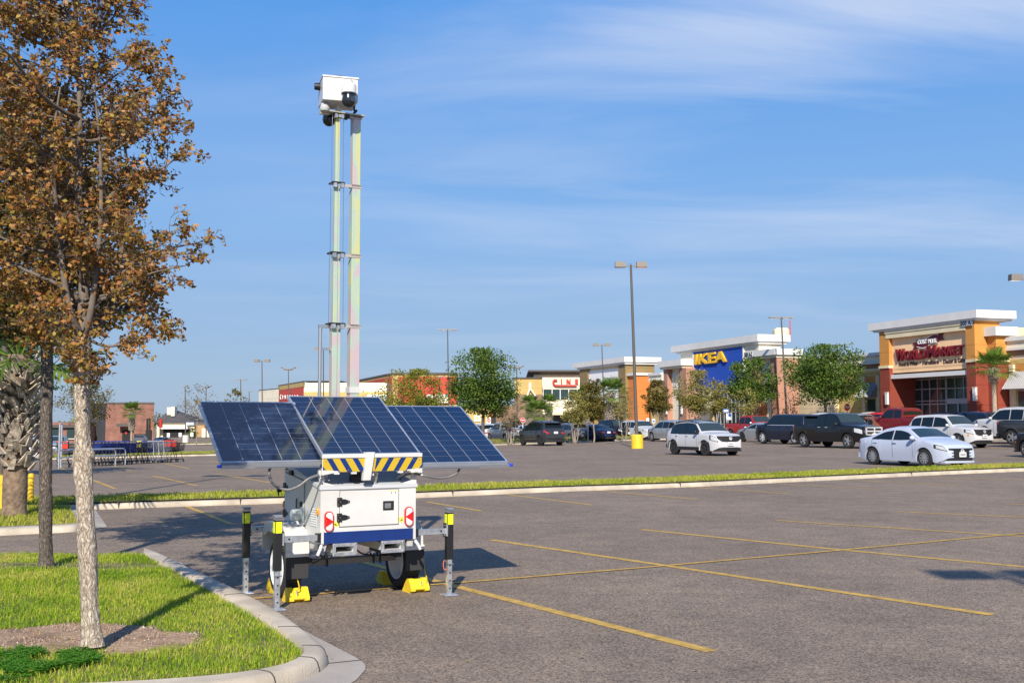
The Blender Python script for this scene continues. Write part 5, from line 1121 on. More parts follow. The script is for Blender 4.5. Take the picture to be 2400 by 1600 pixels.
    def endbox(name, m, x, y0, y1, zz0, zz1, th=.05, bev=.012, curve=True, par=None):
        mb = MB(); n = 8
        for i in range(n):
            a, b = y0 + (y1 - y0) * i / n, y0 + (y1 - y0) * (i + 1) / n; ca, cb = (-.16 * (a / W) ** 2 * (1 if x > Lc / 2 else -.6), -.16 * (b / W) ** 2 * (1 if x > Lc / 2 else -.6)) if curve else (0, 0)
            sg = 1 if x > Lc / 2 else -1
            mb.hexa([(x + ca + x_off - sg * th, a, zz0), (x + cb + x_off - sg * th, b, zz0), (x + cb + x_off, b, zz0), (x + ca + x_off, a, zz0), (x + ca + x_off - sg * th, a, zz1), (x + cb + x_off - sg * th, b, zz1), (x + cb + x_off, b, zz1), (x + ca + x_off, a, zz1)])
        return mb.build(name, m, par or t)
    gz = o.get('gz', (interp(top, Lc * .99) - .16, interp(top, Lc * .975) - .05)); gw = o.get('gw', .62)
    gr = endbox('grille', o.get('grille', TRIM), xf + .03, -W * gw, W * gw, gz[0], gz[1], .16)
    if o.get('bars'): 
        for k in range(o['bars']): endbox('grille_bar', o.get('barm', CHR), xf + .045, -W * gw, W * gw, gz[0] + (gz[1] - gz[0]) * (k + .5) / o['bars'] - .015, gz[0] + (gz[1] - gz[0]) * (k + .5) / o['bars'] + .015, .03, par=gr)
    if o.get('cross'):
        mb = MB(); xx = xf + .05 + x_off; zc = (gz[0] + gz[1]) / 2; mb.box(xx - .03, xx, -.04, .04, gz[0], gz[1]); mb.box(xx - .05, xx - .01, -W * gw, W * gw, zc - .035, zc + .035)
        mb.box(xx - .10, xx - .02, -W * gw - .04, W * gw + .04, gz[1] - .01, gz[1] + .05); mb.box(xx - .10, xx - .02, -W * gw - .04, W * gw + .04, gz[0] - .05, gz[0] + .01); mb.box(xx - .10, xx - .02, -W * gw - .05, -W * gw + .02, gz[0] - .05, gz[1] + .05); mb.box(xx - .10, xx - .02, W * gw - .02, W * gw + .05, gz[0] - .05, gz[1] + .05); mb.build('grille_surround', CHR, gr)
    if o.get('emblem'):
        mb = MB(); mb.lathe([(.085, .0), (.085, .02), (.06, .022), (.06, .0)], 20, 'x', (xf + .035 + x_off, 0, gz[1] - .11)); mb.box(xf + .045 + x_off, xf + .056 + x_off, -.085, .085, gz[1] - .125, gz[1] - .095); mb.build('emblem', CHR, gr)
    endbox('lower_intake', TRIM, xf + .015, -W * .66, W * .66, z0 + .06, z0 + .17, .14)
    bm_ = o.get('bumper', TRIM); endbox('front_bumper', bm_, xf + .01, -W * .80, W * .80, z0 - .02, z0 + .055, .25); endbox('rear_bumper', o.get('rbumper', TRIM), -.03, -W * .86, W * .86, z0 + .08, z0 + .26, .2)
    if not low:
        mb = MB(); pz = o.get('pz', gz[0] - .03); mb.box(xf + .05 + x_off, xf + .065 + x_off, -.16, .16, pz - .085, pz + .085); pl = mb.build('number_plate', PLATE, t); 
        mb = MB()
        for k in range(6): mb.box(xf + .0652 + x_off, xf + .067 + x_off, -.12 + k * .042, -.095 + k * .042, pz - .04, pz + .03)
        mb.build('plate_digits', INK2, pl)
    rz = o.get('rz', belt - .12); mb = MB(); mb.box(-.055 + x_off, -.03 + x_off, -.16, .16, rz - .08, rz + .08); mb.build('rear_plate', PLATE, t)
    if o.get('rails'):
        for s in (1, -1):
            mb = MB(); a, b = Lc * .16, Lc * .52; mb.tube([(a + (b - a) * i / 6 + x_off, s * (hw(a + (b - a) * i / 6, zr) - .03), ztop(a + (b - a) * i / 6) + (.055 if 0 < i < 6 else -.01)) for i in range(7)], .022, 6); mb.build('roof_rail', o['rails'], t, 60)
    if o.get('roof'):
        mb = MB(); mb.grid(toppatch(T['rear'][1] * Lc - .05, T['wind'][0] * Lc + .02, .0, .006, 10, 8)); mb.build('roof_panel', o['roof'], t, 180)
        for s in (1, -1):
            mb = MB(); mb.grid(sidepatch(s, w0 - .05, w1 + .04, lambda x: belt + .02, lambda x: max(belt + .03, ztop(x) - .05), .008, 16, 4)); mb.build('window_surround', o['roof'], t, 180)
    if o.get('clad'):
        for s in (1, -1):
            mb = MB(); mb.grid(sidepatch(s, wxs[0] + AR + .03, wxs[1] - AR - .03, z0 + .005, z0 + .17, .012, 6, 3)); mb.build('sill_cladding', TRIM, t)
            for wx in wxs:
                mb = MB(); r = []
                for i in range(15):
                    a = math.pi * i / 14; r.append([(wx + math.cos(a) * q + x_off, s * (hw(wx, wr) + .012), max(wr + math.sin(a) * q, z0)) for q in (AR - .005, AR + .065)])
                mb.grid(r); mb.build('arch_cladding', TRIM, t)
    if o.get('chrome_line'):
        for s in (1, -1):
            mb = MB(); mb.grid(sidepatch(s, w0, w1, belt + .035, belt + .06, .016, 6, 1)); mb.build('chrome_strip', CHR, t)
    if o.get('orange'):
        for s in (1, -1):
            mb = MB(); mb.grid(sidepatch(s, Lc * .93, Lc * .95, hz[0] - .12, hz[0] - .03, .009, 2, 2)); mb.build('side_marker', AMB, t)
    if typ == 'pickup':
        mb = MB(); mb.box(.06 + x_off, .372 * Lc + x_off, -W + .16, W - .16, 1.25 * sH + crown * .9, 1.255 * sH + crown + .012); mb.build('bed_cover', TRIM, t)
    if o.get('spoiler'):
        mb = MB(); x = T['rear'][1] * Lc; mb.box(x - .28 + x_off, x + .12 + x_off, -W * .66, W * .66, ztop(x) - .02, ztop(x) + .05, bev=.02); mb.build('roof_spoiler', body, t)
    return t
ST = Vector((-.42, .907)).normalized(); FC = Vector((-.308, .951))   # stall and facade directions
def at(px, Y): p = GX(px, Y); return (p.x, p.y)
TOW, AWY = -ST, ST
SUVL = 'cars parked in front of the shops'
make_car('parked_sedan', 'pale white sedan with black grille and five door windows parked nearest, at the grass strip', 'car', 'sedan', at(2143, 41.2), TOW, PPW, L=4.36, H=1.42, emblem=1, spokes=10, gw=.66, gz=(.36, .68), pz=.46, handle=PPW, bumper=PPW, rbumper=PPW, bars=3, barm=TRIM, hz=(.62, .74))
make_car('parked_crossover', 'white crossover with black roof and black wheels standing alone on open asphalt', 'car', 'cross', at(1648, 54.5), TOW, PW, roof=PK, rim=RIMD, clad=1, rails=TRIM, mirror=PK, emblem=1, gw=.74, gz=(.68, .94), pz=.58, hz=(.70, .93))
make_car('parked_pickup', 'black pickup with chrome cross grille parked behind the pale sedan', 'truck', 'pickup', at(1962, 63), TOW, PK, H=1.93, cross=1, bumper=PK, handle=CHR, lamp=LAMP, mirror=TRIM, gw=.52, gz=(.78, 1.12), hz=(.82, 1.06))
make_car('parked_large_suv', 'large navy black SUV with chrome wheels, nose to the left, beside the black pickup', 'car', 'big', at(1850, 73), AWY, PN, rim=CHR, chrome_line=1, spoiler=1, orange=1, spokes=7)
make_car('parked_coupe', 'low silver grey coupe with dark wheels partly hidden by the large navy SUV', 'car', 'coupe', at(1790, 81), AWY, PS, rim=RIMD, low=1)
make_car('parked_crossover', 'white SUV with stacked headlights and dark grille behind the pale sedan', 'car', 'suv', at(2224, 60.5), TOW, PW, L=4.7, H=1.76, clad=1, bars=2, barm=TRIM, gz=(.66, .98), orange=1, emblem=1)
make_car('parked_pickup', 'tall maroon crew cab pickup, nose to the left, behind the white SUV', 'truck', 'pickup', at(2122, 76), AWY, PM, H=1.98, dz=.25, low=1)
make_car('parked_compact_suv', 'small bright red SUV between the bronze crossover and the maroon pickup', 'car', 'cross', at(2062, 84), AWY, PBR, dz=.35, low=1)
make_car('parked_crossover', 'bronze orange crossover just behind the black pickup bonnet', 'car', 'cross', at(2028, 79), AWY, PO, dz=.05, low=1, spoiler=1)
make_car('parked_suv', 'white roofed SUV with roof rails in front of the dark shop window', 'car', 'suv', at(2043, 90), AWY, PW, dz=.30, rails=TRIM, low=1)
make_car('parked_suv', 'white SUV roof showing above the large navy SUV', 'car', 'suv', at(1932, 86), AWY, PW, dz=.30, rails=TRIM, low=1)
make_car('parked_suv', 'silver SUV roof showing just above the black pickup cab', 'car', 'suv', at(1985, 80), AWY, PS, dz=.18, low=1)
make_car('parked_suv', 'dark blue SUV with sloping roof between maroon pickup and big white SUV', 'car', 'suv', at(2276, 73), AWY, PDB, dz=.12, low=1)
make_car('parked_suv', 'dark navy SUV roof left of the sloping blue SUV near the glass doors', 'car', 'suv', at(2212, 80), AWY, PN, dz=.12, low=1)
make_car('parked_suv', 'black SUV roof seen just below the shop palm trunk', 'car', 'suv', at(2312, 79), AWY, PK, dz=.25, low=1)
make_car('parked_large_suv', 'big white SUV, nose to the left, cut by the right edge', 'car', 'big', at(2388, 64), AWY, PW, dz=.16, rim=RIMD)
make_car('parked_pickup', 'dark grey pickup bed with steel wheel at the right edge', 'truck', 'pickup', at(2468, 57.5), TOW, PG, dz=.12, mirror=TRIM)
make_car('parked_sedan', 'black car nose at the right edge above the grass strip', 'car', 'cross', at(2500, 46.5), AWY, PK, orange=1)
make_car('parked_pickup', 'bright red crew cab pickup in front of the blue sign store', 'truck', 'pickup', at(1765, 92), TOW, PR, dz=.0, H=1.95, mirror=CHR)
make_car('parked_suv', 'silver SUV with red high brake light parked just right of the lamp base', 'car', 'suv', at(1570, 90), AWY, PS, L=4.6, H=1.70, clad=0, spoiler=1)
make_car('parked_suv', 'grey SUV roof behind the silver SUV', 'car', 'suv', at(1628, 97), AWY, PGR, low=1)
make_car('parked_suv', 'white SUV with slotted grille behind the tall lamp post', 'car', 'suv', at(1500, 99), TOW, PW, bars=0, grille=PW)
make_car('parked_suv', 'black boxy SUV facing right behind the crape myrtle trunks', 'car', 'suv', at(1443, 101), TOW, PK, H=1.84, lamp=LAMP)
make_car('parked_sedan', 'dark blue sedan showing red tail lights behind the grass bed', 'car', 'sedan', at(1396, 96), AWY, PDB)
make_car('parked_crossover', 'dark grey crossover between the graphite SUV and the blue sedan', 'car', 'cross', at(1338, 97), AWY, PGR, spoiler=1)
make_car('parked_suv', 'graphite off road SUV with black wheels standing on the lane before the grass bed', 'car', 'suv', at(1268, 84), AWY, PG, H=1.82, L=4.85, rim=RIMD, rails=TRIM, spoiler=1, clad=1)
make_car('parked_pickup', 'silver crew cab pickup with red tail lamp left of the stop sign', 'truck', 'pickup', at(1188, 100), AWY, PS, H=1.80, L=5.3)
make_car('parked_suv', 'white SUV rear beside the right solar panel edge', 'car', 'suv', at(1130, 104), AWY, PW)
make_car('parked_sedan', 'dark sedan roof just right of the round sign', 'car', 'sedan', at(1237, 112), AWY, PK, low=1)
make_car('parked_sedan', 'small white sedan behind the round sign', 'car', 'sedan', at(1225, 125), TOW, PW, low=1)
make_car('parked_minivan', 'pale blue grey minivan facing the camera left of the shopping carts', 'car', 'suv', at(136, 112), Vector((.25, -.97)), PLB, dz=-.35, H=1.70)
make_car('parked_van', 'white van behind the stout palm boots', 'car', 'suv', at(72, 70), Vector((-.30, .95)), PW, dz=-.35, H=1.80)
make_car('parked_sedan', 'grey sedan facing the camera in front of the brick building', 'car', 'sedan', at(329, 172), Vector((.15, -.99)), PGR, dz=-.40)
make_car('parked_sedan', 'white sedan seen from behind, right of the brick building', 'car', 'sedan', at(382, 190), Vector((.25, .97)), PW, dz=-.9)
# ================================================================== buildings
def stucco(name, c, var=.08):
    if name in MATS: return MATS[name]
    m = mat(name, c, .9, var=var, vscale=.8, bump=.12, bscale=30, vdetail=8); t = m.node_tree; b = t.nodes['Principled BSDF']; src = b.inputs['Base Color'].links[0].from_socket
    tc_ = t.nodes.new('ShaderNodeTexCoord'); sp_ = t.nodes.new('ShaderNodeSeparateXYZ'); t.links.new(tc_.outputs['Object'], sp_.inputs[0])      # scored control joints every 1.4 m
    f = M('LESS_THAN', M('FRACT', M('DIVIDE', M('ADD', sp_.outputs['Z'], .3, tree=t), 1.4, tree=t), tree=t), .03, tree=t)
    mx = t.nodes.new('ShaderNodeMix'); mx.data_type = 'RGBA'; mx.blend_type = 'MULTIPLY'; t.links.new(M('MULTIPLY', f, .45, tree=t), mx.inputs['Factor']); t.links.new(src, mx.inputs['A']); mx.inputs['B'].default_value = (.25, .22, .2, 1)
    t.links.new(mx.outputs['Result'], b.inputs['Base Color']); return m
S_OR = stucco('orange_stucco', (.56, .25, .055)); S_OR2 = stucco('bright_orange_stucco', (.62, .20, .045)); S_RED = stucco('brick_red_stucco', (.24, .045, .025)); S_PEACH = stucco('peach_stucco', (.92, .61, .33)); S_CREAM = stucco('cream_stucco', (.70, .60, .40)); S_IVORY = stucco('ivory_stucco', (.74, .68, .52))
S_YEL = stucco('mustard_stucco', (.56, .40, .14)); S_BRN = stucco('brown_stucco', (.24, .15, .10)); S_TAUPE = stucco('olive_brown_stucco', (.25, .175, .075)); S_ROSE = stucco('rose_brown_stucco', (.40, .21, .145)); S_WHT = mat('white_cornice', (.66, .65, .62), .85, var=.05, vscale=.8, vdetail=7); S_DRK = stucco('dark_parapet', (.09, .08, .075)); S_GOLD = stucco('gold_stucco', (.46, .33, .12))
S_BLU = stucco('blue_cladding', (.008, .07, .42), .03); S_RED2 = stucco('red_wall', (.50, .06, .04)); S_ROOF = mat('flat_roof', (.35, .34, .32), .9)
GLS = mat('shop_glass', (.022, .046, .048), .06, spec=.6); MUL = mat('window_mullion', (.45, .47, .48), .45, .4); AWN = mat('awning_metal', (.34, .34, .34), .45, .4)
LET_R = mat('sign_dark_red', (.155, .004, .010), .5); LET_Y = mat('sign_yellow', (.85, .48, .01), .5); LET_B = mat('sign_dark_brown', (.05, .022, .018), .5); LET_RED = mat('sign_red', (.62, .03, .025), .4); LET_W = mat('sign_white', (.82, .82, .80), .5); SIGNG = mat('number_board', (.42, .47, .50), .5); INKD = mat('number_ink', (.02, .025, .035), .6)
FA = Vector((32.2, 77.0, 0)); Tt = Vector((-.308, .951, 0)).normalized(); Nn = Vector((-.951, -.308, 0)).normalized()
def fw_(t, d, z): return Vector((FA.x + Tt.x * t + Nn.x * d, FA.y + Tt.y * t + Nn.y * d, z))
def FT(px, d=0.0):
    r = ray(px, 985); k = r.x / r.y; a = FA + Nn * d
    return (k * a.y - a.x) / (Tt.x - k * Tt.y)
def FZ(px, py, d=0.0): return PD(px, py, fw_(FT(px, d), d, 0).y).z
def TD(px, t):                       # offset d at which photo column px meets the plane t
    r = ray(px, 985); k = r.x / r.y; a = FA + Tt * t
    return (k * a.y - a.x) / (Nn.x - k * Nn.y)
def ZT(px, py, t): return PD(px, py, fw_(t, TD(px, t), 0).y).z
class FB(MB):
    def fb(s, t0, t1, d0, d1, z0, z1, mi=0):
        t0, t1 = sorted((t0, t1)); d0, d1 = sorted((d0, d1)); z0, z1 = sorted((z0, z1))
        return s.hexa([fw_(t0, d0, z0), fw_(t1, d0, z0), fw_(t1, d1, z0), fw_(t0, d1, z0), fw_(t0, d0, z1), fw_(t1, d0, z1), fw_(t1, d1, z1), fw_(t0, d1, z1)], mi)
def bpart(name, m, root, *boxes, label=None):
    mb = FB()
    for b in boxes: mb.fb(*b)
    o = mb.build(name, m); o.parent = root; o.matrix_parent_inverse = Matrix.Identity(4); o.data.transform(Matrix.Translation(-root.location))
    if label: o['label'] = label
    return o
def child(mb, name, m, par, root, smooth=None):
    o = mb.build(name, m, None, smooth); o.data.transform(Matrix.Translation(-root.location)); o.parent = par; return o
def ftext(name, body, size, depth, m, par, root, t, d, z, **kw):
    o3 = Matrix((( -Tt.x, 0, Nn.x, 0), (-Tt.y, 0, Nn.y, 0), (0, 1, 0, 0), (0, 0, 0, 1)))
    p = fw_(t, d, z) - root.location; o3.translation = p
    return text_mesh(name, body, size, depth, m, par, o3, **kw)
def glazing(root, t0, t1, d, z0, z1, cols, rows, name='window', rowz=None, mw=.07):
    w = bpart(name, MUL, root, *([(t0 + (t1 - t0) * i / cols - mw / 2, t0 + (t1 - t0) * i / cols + mw / 2, d, d + .08, z0, z1) for i in range(cols + 1)] + [(t0, t1, d + .005, d + .07, z - mw / 2, z + mw / 2) for z in (rowz or [z0 + (z1 - z0) * j / rows for j in range(rows + 1)])]))
    mb = FB(); mb.fb(t0, t1, d - .03, d + .02, z0, z1); child(mb, 'pane', GLS, w, root); return w
GB = 0.25                             # pavement level along the shops
structure_t = FB()
# ---------------- the market: orange and red portal
root = thing('market_building', 'orange and dark red market hall with dark red lettering over its glass entrance', 'shop', fw_(4, 0, GB))
zc1, zc0 = FZ(2294, 724, .5), FZ(2294, 743, .5); tl, tr = FT(2065), 0.0; Hb = zc0
z_b1, z_b0 = FZ(2288, 842), FZ(2288, 848); pr0, pl1 = FT(2268.5), FT(2087.5); DR = -2.15
zg = GB
t_pr = FT(2268.5); t_pl = FT(2087.5)
D1 = -.30
bpart('pillar', S_OR, root, (0, t_pr, DR, 0, z_b1 + .02, Hb)); bpart('pillar', S_OR, root, (t_pl, tl, D1 - 2.2, 0, z_b1 + .02, Hb))
bpart('pillar_base', S_RED, root, (0, t_pr, DR, 0, zg + .95, z_b0)); bpart('pillar_base', S_RED, root, (t_pl, tl, D1 - 2.2, 0, zg + .95, z_b0))
bpart('plinth', S_CREAM, root, (-.08, t_pr + .05, DR, .06, zg - .6, zg + .95)); bpart('plinth', S_CREAM, root, (t_pl - .05, tl + .06, D1 - 2.2, .06, zg - .6, zg + .95))
bpart('belt_course', S_CREAM, root, (-.07, t_pr, DR, .07, z_b0, z_b1 + .02)); bpart('belt_course', S_CREAM, root, (t_pl, tl + .07, D1 - 2.2, .07, z_b0, z_b1 + .02))
zs0, zs1 = FZ(2190, 868, D1), Hb - .02
bpart('sign_wall', S_PEACH, root, (t_pr, t_pl, D1 - .5, D1, zs0, zs1))
bpart('frieze', S_CREAM, root, (t_pr - .01, t_pl + .35, D1, .04, Hb - .75, Hb - .02), (t_pr - .02, t_pl + .40, D1, .09, Hb - .38, Hb - .01))
bpart('entrance_canopy', S_WHT, root, (t_pr + .02, t_pl - .02, D1 - .4, -.10, FZ(2190, 882, -.1), FZ(2190, 872, -.1)))
bpart('cornice', S_WHT, root, (-.55, tl + 1.05, DR - 1.0, .26, zc0, zc1), (-.3, tl + .6, DR - .8, .14, zc0 - .16, zc0 - .001))
bpart('hall', S_CREAM, root, (.4, tl - .4, DR - 16, D1 - 2.6, zg - .5, Hb - .5))
zen = FZ(2190, 882, -.1) - .02
bpart('entrance_wall', S_YEL, root, (FT(2144, D1 - 2.3), FT(2131, D1 - 2.3), D1 - 2.6, D1 - 2.25, zg, zen))
d_ = D1 - 2.1; t0, tm, t1 = FT(2278, d_), FT(2220, d_), FT(2146, d_)
zr = [FZ(2190, y, d_) for y in (884, 911, 939)]
glazing(root, tm, t1, d_, zg, zen, 4, 3, rowz=[zg + .1, zr[2] - .0, zr[2] - .25, zr[1], zen - .05]); glazing(root, t0 - 1.2, tm - .12, d_, FZ(2250, 934.5, d_), zen, 4, 2)
zdh, zdt = FZ(2250, 945.5, d_), FZ(2250, 934.5, d_)
w = bpart('entrance_door', MUL, root, (t0 - 1.2, tm - .1, d_, d_ + .1, zdh, zdt), *[(t0 - 1.2 + (tm - t0 + 1.1) * i / 3 - .06, t0 - 1.2 + (tm - t0 + 1.1) * i / 3 + .06, d_, d_ + .11, zg, zdh) for i in range(4)])
mb = FB(); mb.fb(t0 - 1.2, tm - .1, d_ - .03, d_ + .02, zg, zdh); child(mb, 'pane', GLS, w, root)
# second block on the return
tb = -.85; db = -1.05
bpart('return_block', S_OR, root, (tb, -.01, db - 1.15, db, z_b1 + .02, ZT(2345, 789, 0))); bpart('return_block_base', S_RED, root, (tb, -.01, db - 1.15, db, zg + .95, z_b0)); bpart('belt_course', S_CREAM, root, (tb - .06, -.005, db - 1.15, db + .06, z_b0 + .004, z_b1 + .024)); bpart('plinth', S_CREAM, root, (tb - .06, -.09, db - 1.15, db + .05, zg - .6, zg + .95)); zk = ZT(2336, 789, 0)
bpart('block_cap', S_WHT, root, (tb - .35, -.02, db - 1.6, db + .3, zk, zk + .62))
# signs
sg = bpart('number_sign', SIGNG, root, (-.02, t_pr + .2, .095, .125, FZ(2281, 762, .2), FZ(2281, 749, .2)))
ftext('number', '500 A-1', .42, .01, INKD, sg, root, t_pr * .5 + .08, .135, FZ(2281, 755.5, .2), offset=.008, sx=1.0)
tc_ = (t_pr + t_pl) / 2; zw = FZ(2186, 828, D1)
def fit(o, ta, tb_):
    xs = [v.co.dot(-Tt) for v in o.data.vertices]; lo, hi = min(xs), max(xs); k = (ta - tb_) / (hi - lo); mid = (fw_((ta + tb_) / 2, 0, 0) - root.location).dot(-Tt)
    for v in o.data.vertices:
        u = v.co.dot(-Tt); v.co += -Tt * ((u - (lo + hi) / 2) * k + mid - u)
    return o
swl = bpart('sign_board', S_PEACH, root, (t_pr + .3, t_pl - .3, D1, D1 + .02, zs0 + .3, FZ(2186, 800, D1)))
for txt, size, zo, a_, b_ in (('W', 1.30, .0, 2107, 2127), ('ORLD', .98, .0, 2127, 2177), ('M', 1.30, .0, 2181, 2201), ('ARKET', .98, .0, 2201, 2266)):
    fit(ftext('sign_letters', txt, size, .09, LET_R, swl, root, 0, D1 + .12, FZ((a_ + b_) / 2, {2107: 833.5, 2127: 833, 2181: 825.5, 2201: 823.5}[a_], D1) + zo, offset=.022), FT(a_, D1), FT(b_, D1))
for txt, a_, b_ in (('Food & Wine', 2111, 2155), ('\u2022', 2160.5, 2162.5), ('Furniture', 2167, 2205), ('\u2022', 2209.5, 2211.5), ('Decor & Gifts', 2216, 2268)):
    fit(ftext('tagline', txt, .42, .02, LET_B, swl, root, 0, D1 + .03, FZ((a_ + b_) / 2, 852.5 - (a_ - 2111) * .065, D1), offset=.008), FT(a_, D1), FT(b_, D1))
tb0, tb1, zb_ = FT(2156, D1), FT(2208, D1), FZ(2184, 799.5, D1); mb = FB(); rows_, rows2 = [], []
for i in range(21):
    u = i / 20; t = tb0 + (tb1 - tb0) * u; wv = .13 * math.sin(u * 6.28 + 2.8) + .12 * (u - .5); rows_.append([fw_(t, D1 + .10, zb_ + wv - .27), fw_(t, D1 + .10, zb_ + wv + .27)])
mb.grid(rows_)
for s, tt in ((1, tb0), (-1, tb1)):
    w0 = (.13 * math.sin(2.8) - .06) if s > 0 else (.13 * math.sin(9.08) + .06); w0 += s * -.2
    mb.add([fw_(tt - s * .05, D1 + .07, zb_ + w0 - .28), fw_(tt - s * .05, D1 + .07, zb_ + w0 + .24), fw_(tt + s * .55, D1 + .07, zb_ + w0 + .20), fw_(tt + s * .32, D1 + .07, zb_ + w0 - .04), fw_(tt + s * .55, D1 + .07, zb_ + w0 - .30)], [(0, 1, 2, 3, 4)])
rb = child(mb, 'ribbon', LET_R, swl, root)
mb = FB(); 
for e in (.28, -.33): mb.grid([[a + (b - a) * .5 + Vector((0, 0, e)) + Nn * .01, a + (b - a) * .5 + Vector((0, 0, e + .06)) + Nn * .01] for a, b in rows_])
child(mb, 'ribbon_edge', LET_W, swl, root)
fit(ftext('ribbon_letters', 'COST PLUS', .42, .02, LET_W, swl, root, 0, D1 + .14, zb_ - .02, offset=.014), FT(2159, D1), FT(2203, D1))
def wall_lamp(root, t, d, z):
    mb = FB(); mb.fb(t - .14, t + .14, d, d + .16, z - .45, z + .45); mb.fb(t - .17, t + .17, d, d + .18, z + .45, z + .50); child(mb, 'wall_lamp', S_WHT, root, root)
wall_lamp(root, FT(2082, 0), .002, FZ(2082, 934, 0)); wall_lamp(root, FT(2289, 0), .002, FZ(2289, 924, 0))
# ---------------- low wings of the row
def wing(name, label, ta, tb_, d, ztop, bands, windows=(), pil=()):
    r = thing(name, label, 'shop', fw_((ta + tb_) / 2, d, GB)); z = GB - .6
    for (za, zb, m) in bands: bpart('wall', m, r, (ta, tb_, d - 8, d, za, zb))
    bpart('cornice', S_WHT, r, (ta, tb_, d - .3, d + .35, ztop - .28, ztop), ); bpart('cornice_lower', S_IVORY, r, (ta, tb_, d - .3, d + .2, ztop - .75, ztop - .281)); bpart('cornice_drip', S_WHT, r, (ta, tb_, d - .3, d + .28, ztop - .92, ztop - .751))
    for (a, b, z0, z1) in windows:
        w = bpart('window', MUL, r, (a, b, d + .001, d + .06, z0, z1)); mb = FB(); mb.fb(a + .08, b - .08, d + .03, d + .075, z0 + .08, z1 - .08); child(mb, 'pane', GLS, w, r)
        mb = FB(); k = 10
        za, zb = z1 + .05, z1 + 1.25
        mb.hexa([fw_(a - .35, d + .002, za), fw_(b + .35, d + .002, za), fw_(b + .35, d + 1.0, za), fw_(a - .35, d + 1.0, za), fw_(a - .35, d + .002, zb), fw_(b + .35, d + .002, zb), fw_(b + .35, d + .08, zb), fw_(a - .35, d + .08, zb)])
        for q in range(k + 1):
            t = a - .35 + (b - a + .7) * q / k; mb.tube([fw_(t, d + 1.01, za + .01), fw_(t, d + .09, zb + .01)], .035, 4)
        child(mb, 'awning', AWN, r, r); bpart('lintel', S_OR, r, (a - .1, b + .1, d + .001, d + .04, zb, zb + .55))
    for (a, b) in pil: bpart('pilaster', S_CREAM, r, (a, b, d + .001, d + .22, z, ztop - 1.9))
    return r
dw = -2.3; ztw = FZ(2060, 826, dw); zz = lambda y: FZ(2060, y, dw)
tA, tB = tl + .08, FT(1950, dw)
wing('shop_wing', 'low mustard and brown wing with grey awning left of the orange market hall', tA, tB, dw, ztw, [(GB - .6, zz(868), S_YEL), (zz(868), zz(863), S_CREAM), (zz(863) + .0, ztw - .2, S_BRN)], windows=[(FT(2056, dw), FT(2034, dw), GB + .4, zz(932))], pil=[(FT(2068, dw) , FT(2059.5, dw)), (FT(2033, dw), FT(2026, dw))])
dq = DR + .02
ztw2 = FZ(2380, 790, dq); z2 = lambda y: FZ(2380, y, dq)
wing('shop_wing', 'low mustard and brown wing with awning right of the orange market hall', -30, -.05, dq, ztw2, [(GB - .6, z2(842), S_YEL), (z2(842), z2(834), S_CREAM), (z2(834), ztw2 - .2, S_BRN)], windows=[(FT(2420, dq), FT(2388, dq), GB + .4, z2(914))], pil=[(FT(2384, dq), FT(2374, dq))])
# ---------------- the blue panel store
root = thing('furniture_store', 'ivory store with big blue panel and yellow letters, white caps and brown columns', 'shop', fw_(36, 0, GB))
t0, t1 = FT(1781), FT(1597); zc1, zc0 = FZ(1778, 782, .6), FZ(1778, 798.5, .6); dr = TD(1832, t0)
bpart('main_wall', S_IVORY, root, (t0, t1, dr, 0, GB - .6, zc0)); bpart('cornice', S_WHT, root, (t0 - .5, t1 + 1.6, dr - .8, .40, zc0, zc1), (t0 - .3, t1 + .6, dr - .5, .2, zc0 - .22, zc0 - .001))
ta, tb_ = FT(1745.6), FT(1629.6); zb0 = FZ(1690, 912, .1)
bp2 = bpart('blue_panel', S_BLU, root, (ta, tb_, .002, .10, zb0, zc0 - .30)); bpart('panel_edge', S_WHT, root, (tb_, tb_ + .25, .002, .16, zb0, zc0 - .23)); bpart('panel_edge', S_WHT, root, (ta - .2, ta - .002, .002, .16, zb0, zc0 - .23))
LA, LB = FT(1632.5, .1), FT(1706.5, .1); zl1, zl0 = FZ(1668, 828, .1), FZ(1668, 852.5, .1)
o = ftext('sign_letters', 'IKEA', (zl1 - zl0) * 1.36, .10, LET_Y, bp2, root, (LA + LB) / 2, .22, (zl0 + zl1) / 2, offset=.05, space=1.04, sx=1.0)
xs_ = [v.co.dot(-Tt) for v in o.data.vertices]; sc_x = (LA - LB) / (max(xs_) - min(xs_)); cxx = (max(xs_) + min(xs_)) / 2
for v in o.data.vertices: v.co += -Tt * ((v.co.dot(-Tt) - cxx) * (sc_x - 1))
def portico(root, ta, tb_, d, zt, zb, ret, cols, capname='portico_cap'):
    bpart(capname, S_WHT, root, (ta, tb_, d - ret, d, zb, zt), ); bpart('portico_soffit', S_IVORY, root, (ta + .25, tb_ - .25, d - ret, d - .25, zb - .25, zb - .001))
    for (a, b, m, zz0, zz1) in cols: bpart('portico_column', m, root, (a, b, d - ret + .3, d - .4, zz0, zz1))
dp = 1.6
a, b = FT(1818.6, dp), FT(1745.6, dp); zt, zb = FZ(1818, 816.4, dp), FZ(1818, 830.5, dp)
rt_ = dp - TD(1885, a)
q = dp - .4
portico(root, a, b, dp, zt, zb, rt_, [(FT(1823, q), FT(1810, q), S_ROSE, GB, zb - .26), (FT(1774, q), FT(1762, q), S_ROSE, GB, zb - .26)])
bpart('portico_wall', S_IVORY, root, (FT(1808, q - .6), FT(1776, q - .6), q - 1.2, q - .6, GB, zb - .26)); bpart('portico_panel', S_WHT, root, (FT(1804, q - .59), FT(1784, q - .59), q - .599, q - .55, FZ(1790, 900, q), FZ(1790, 852, q)))
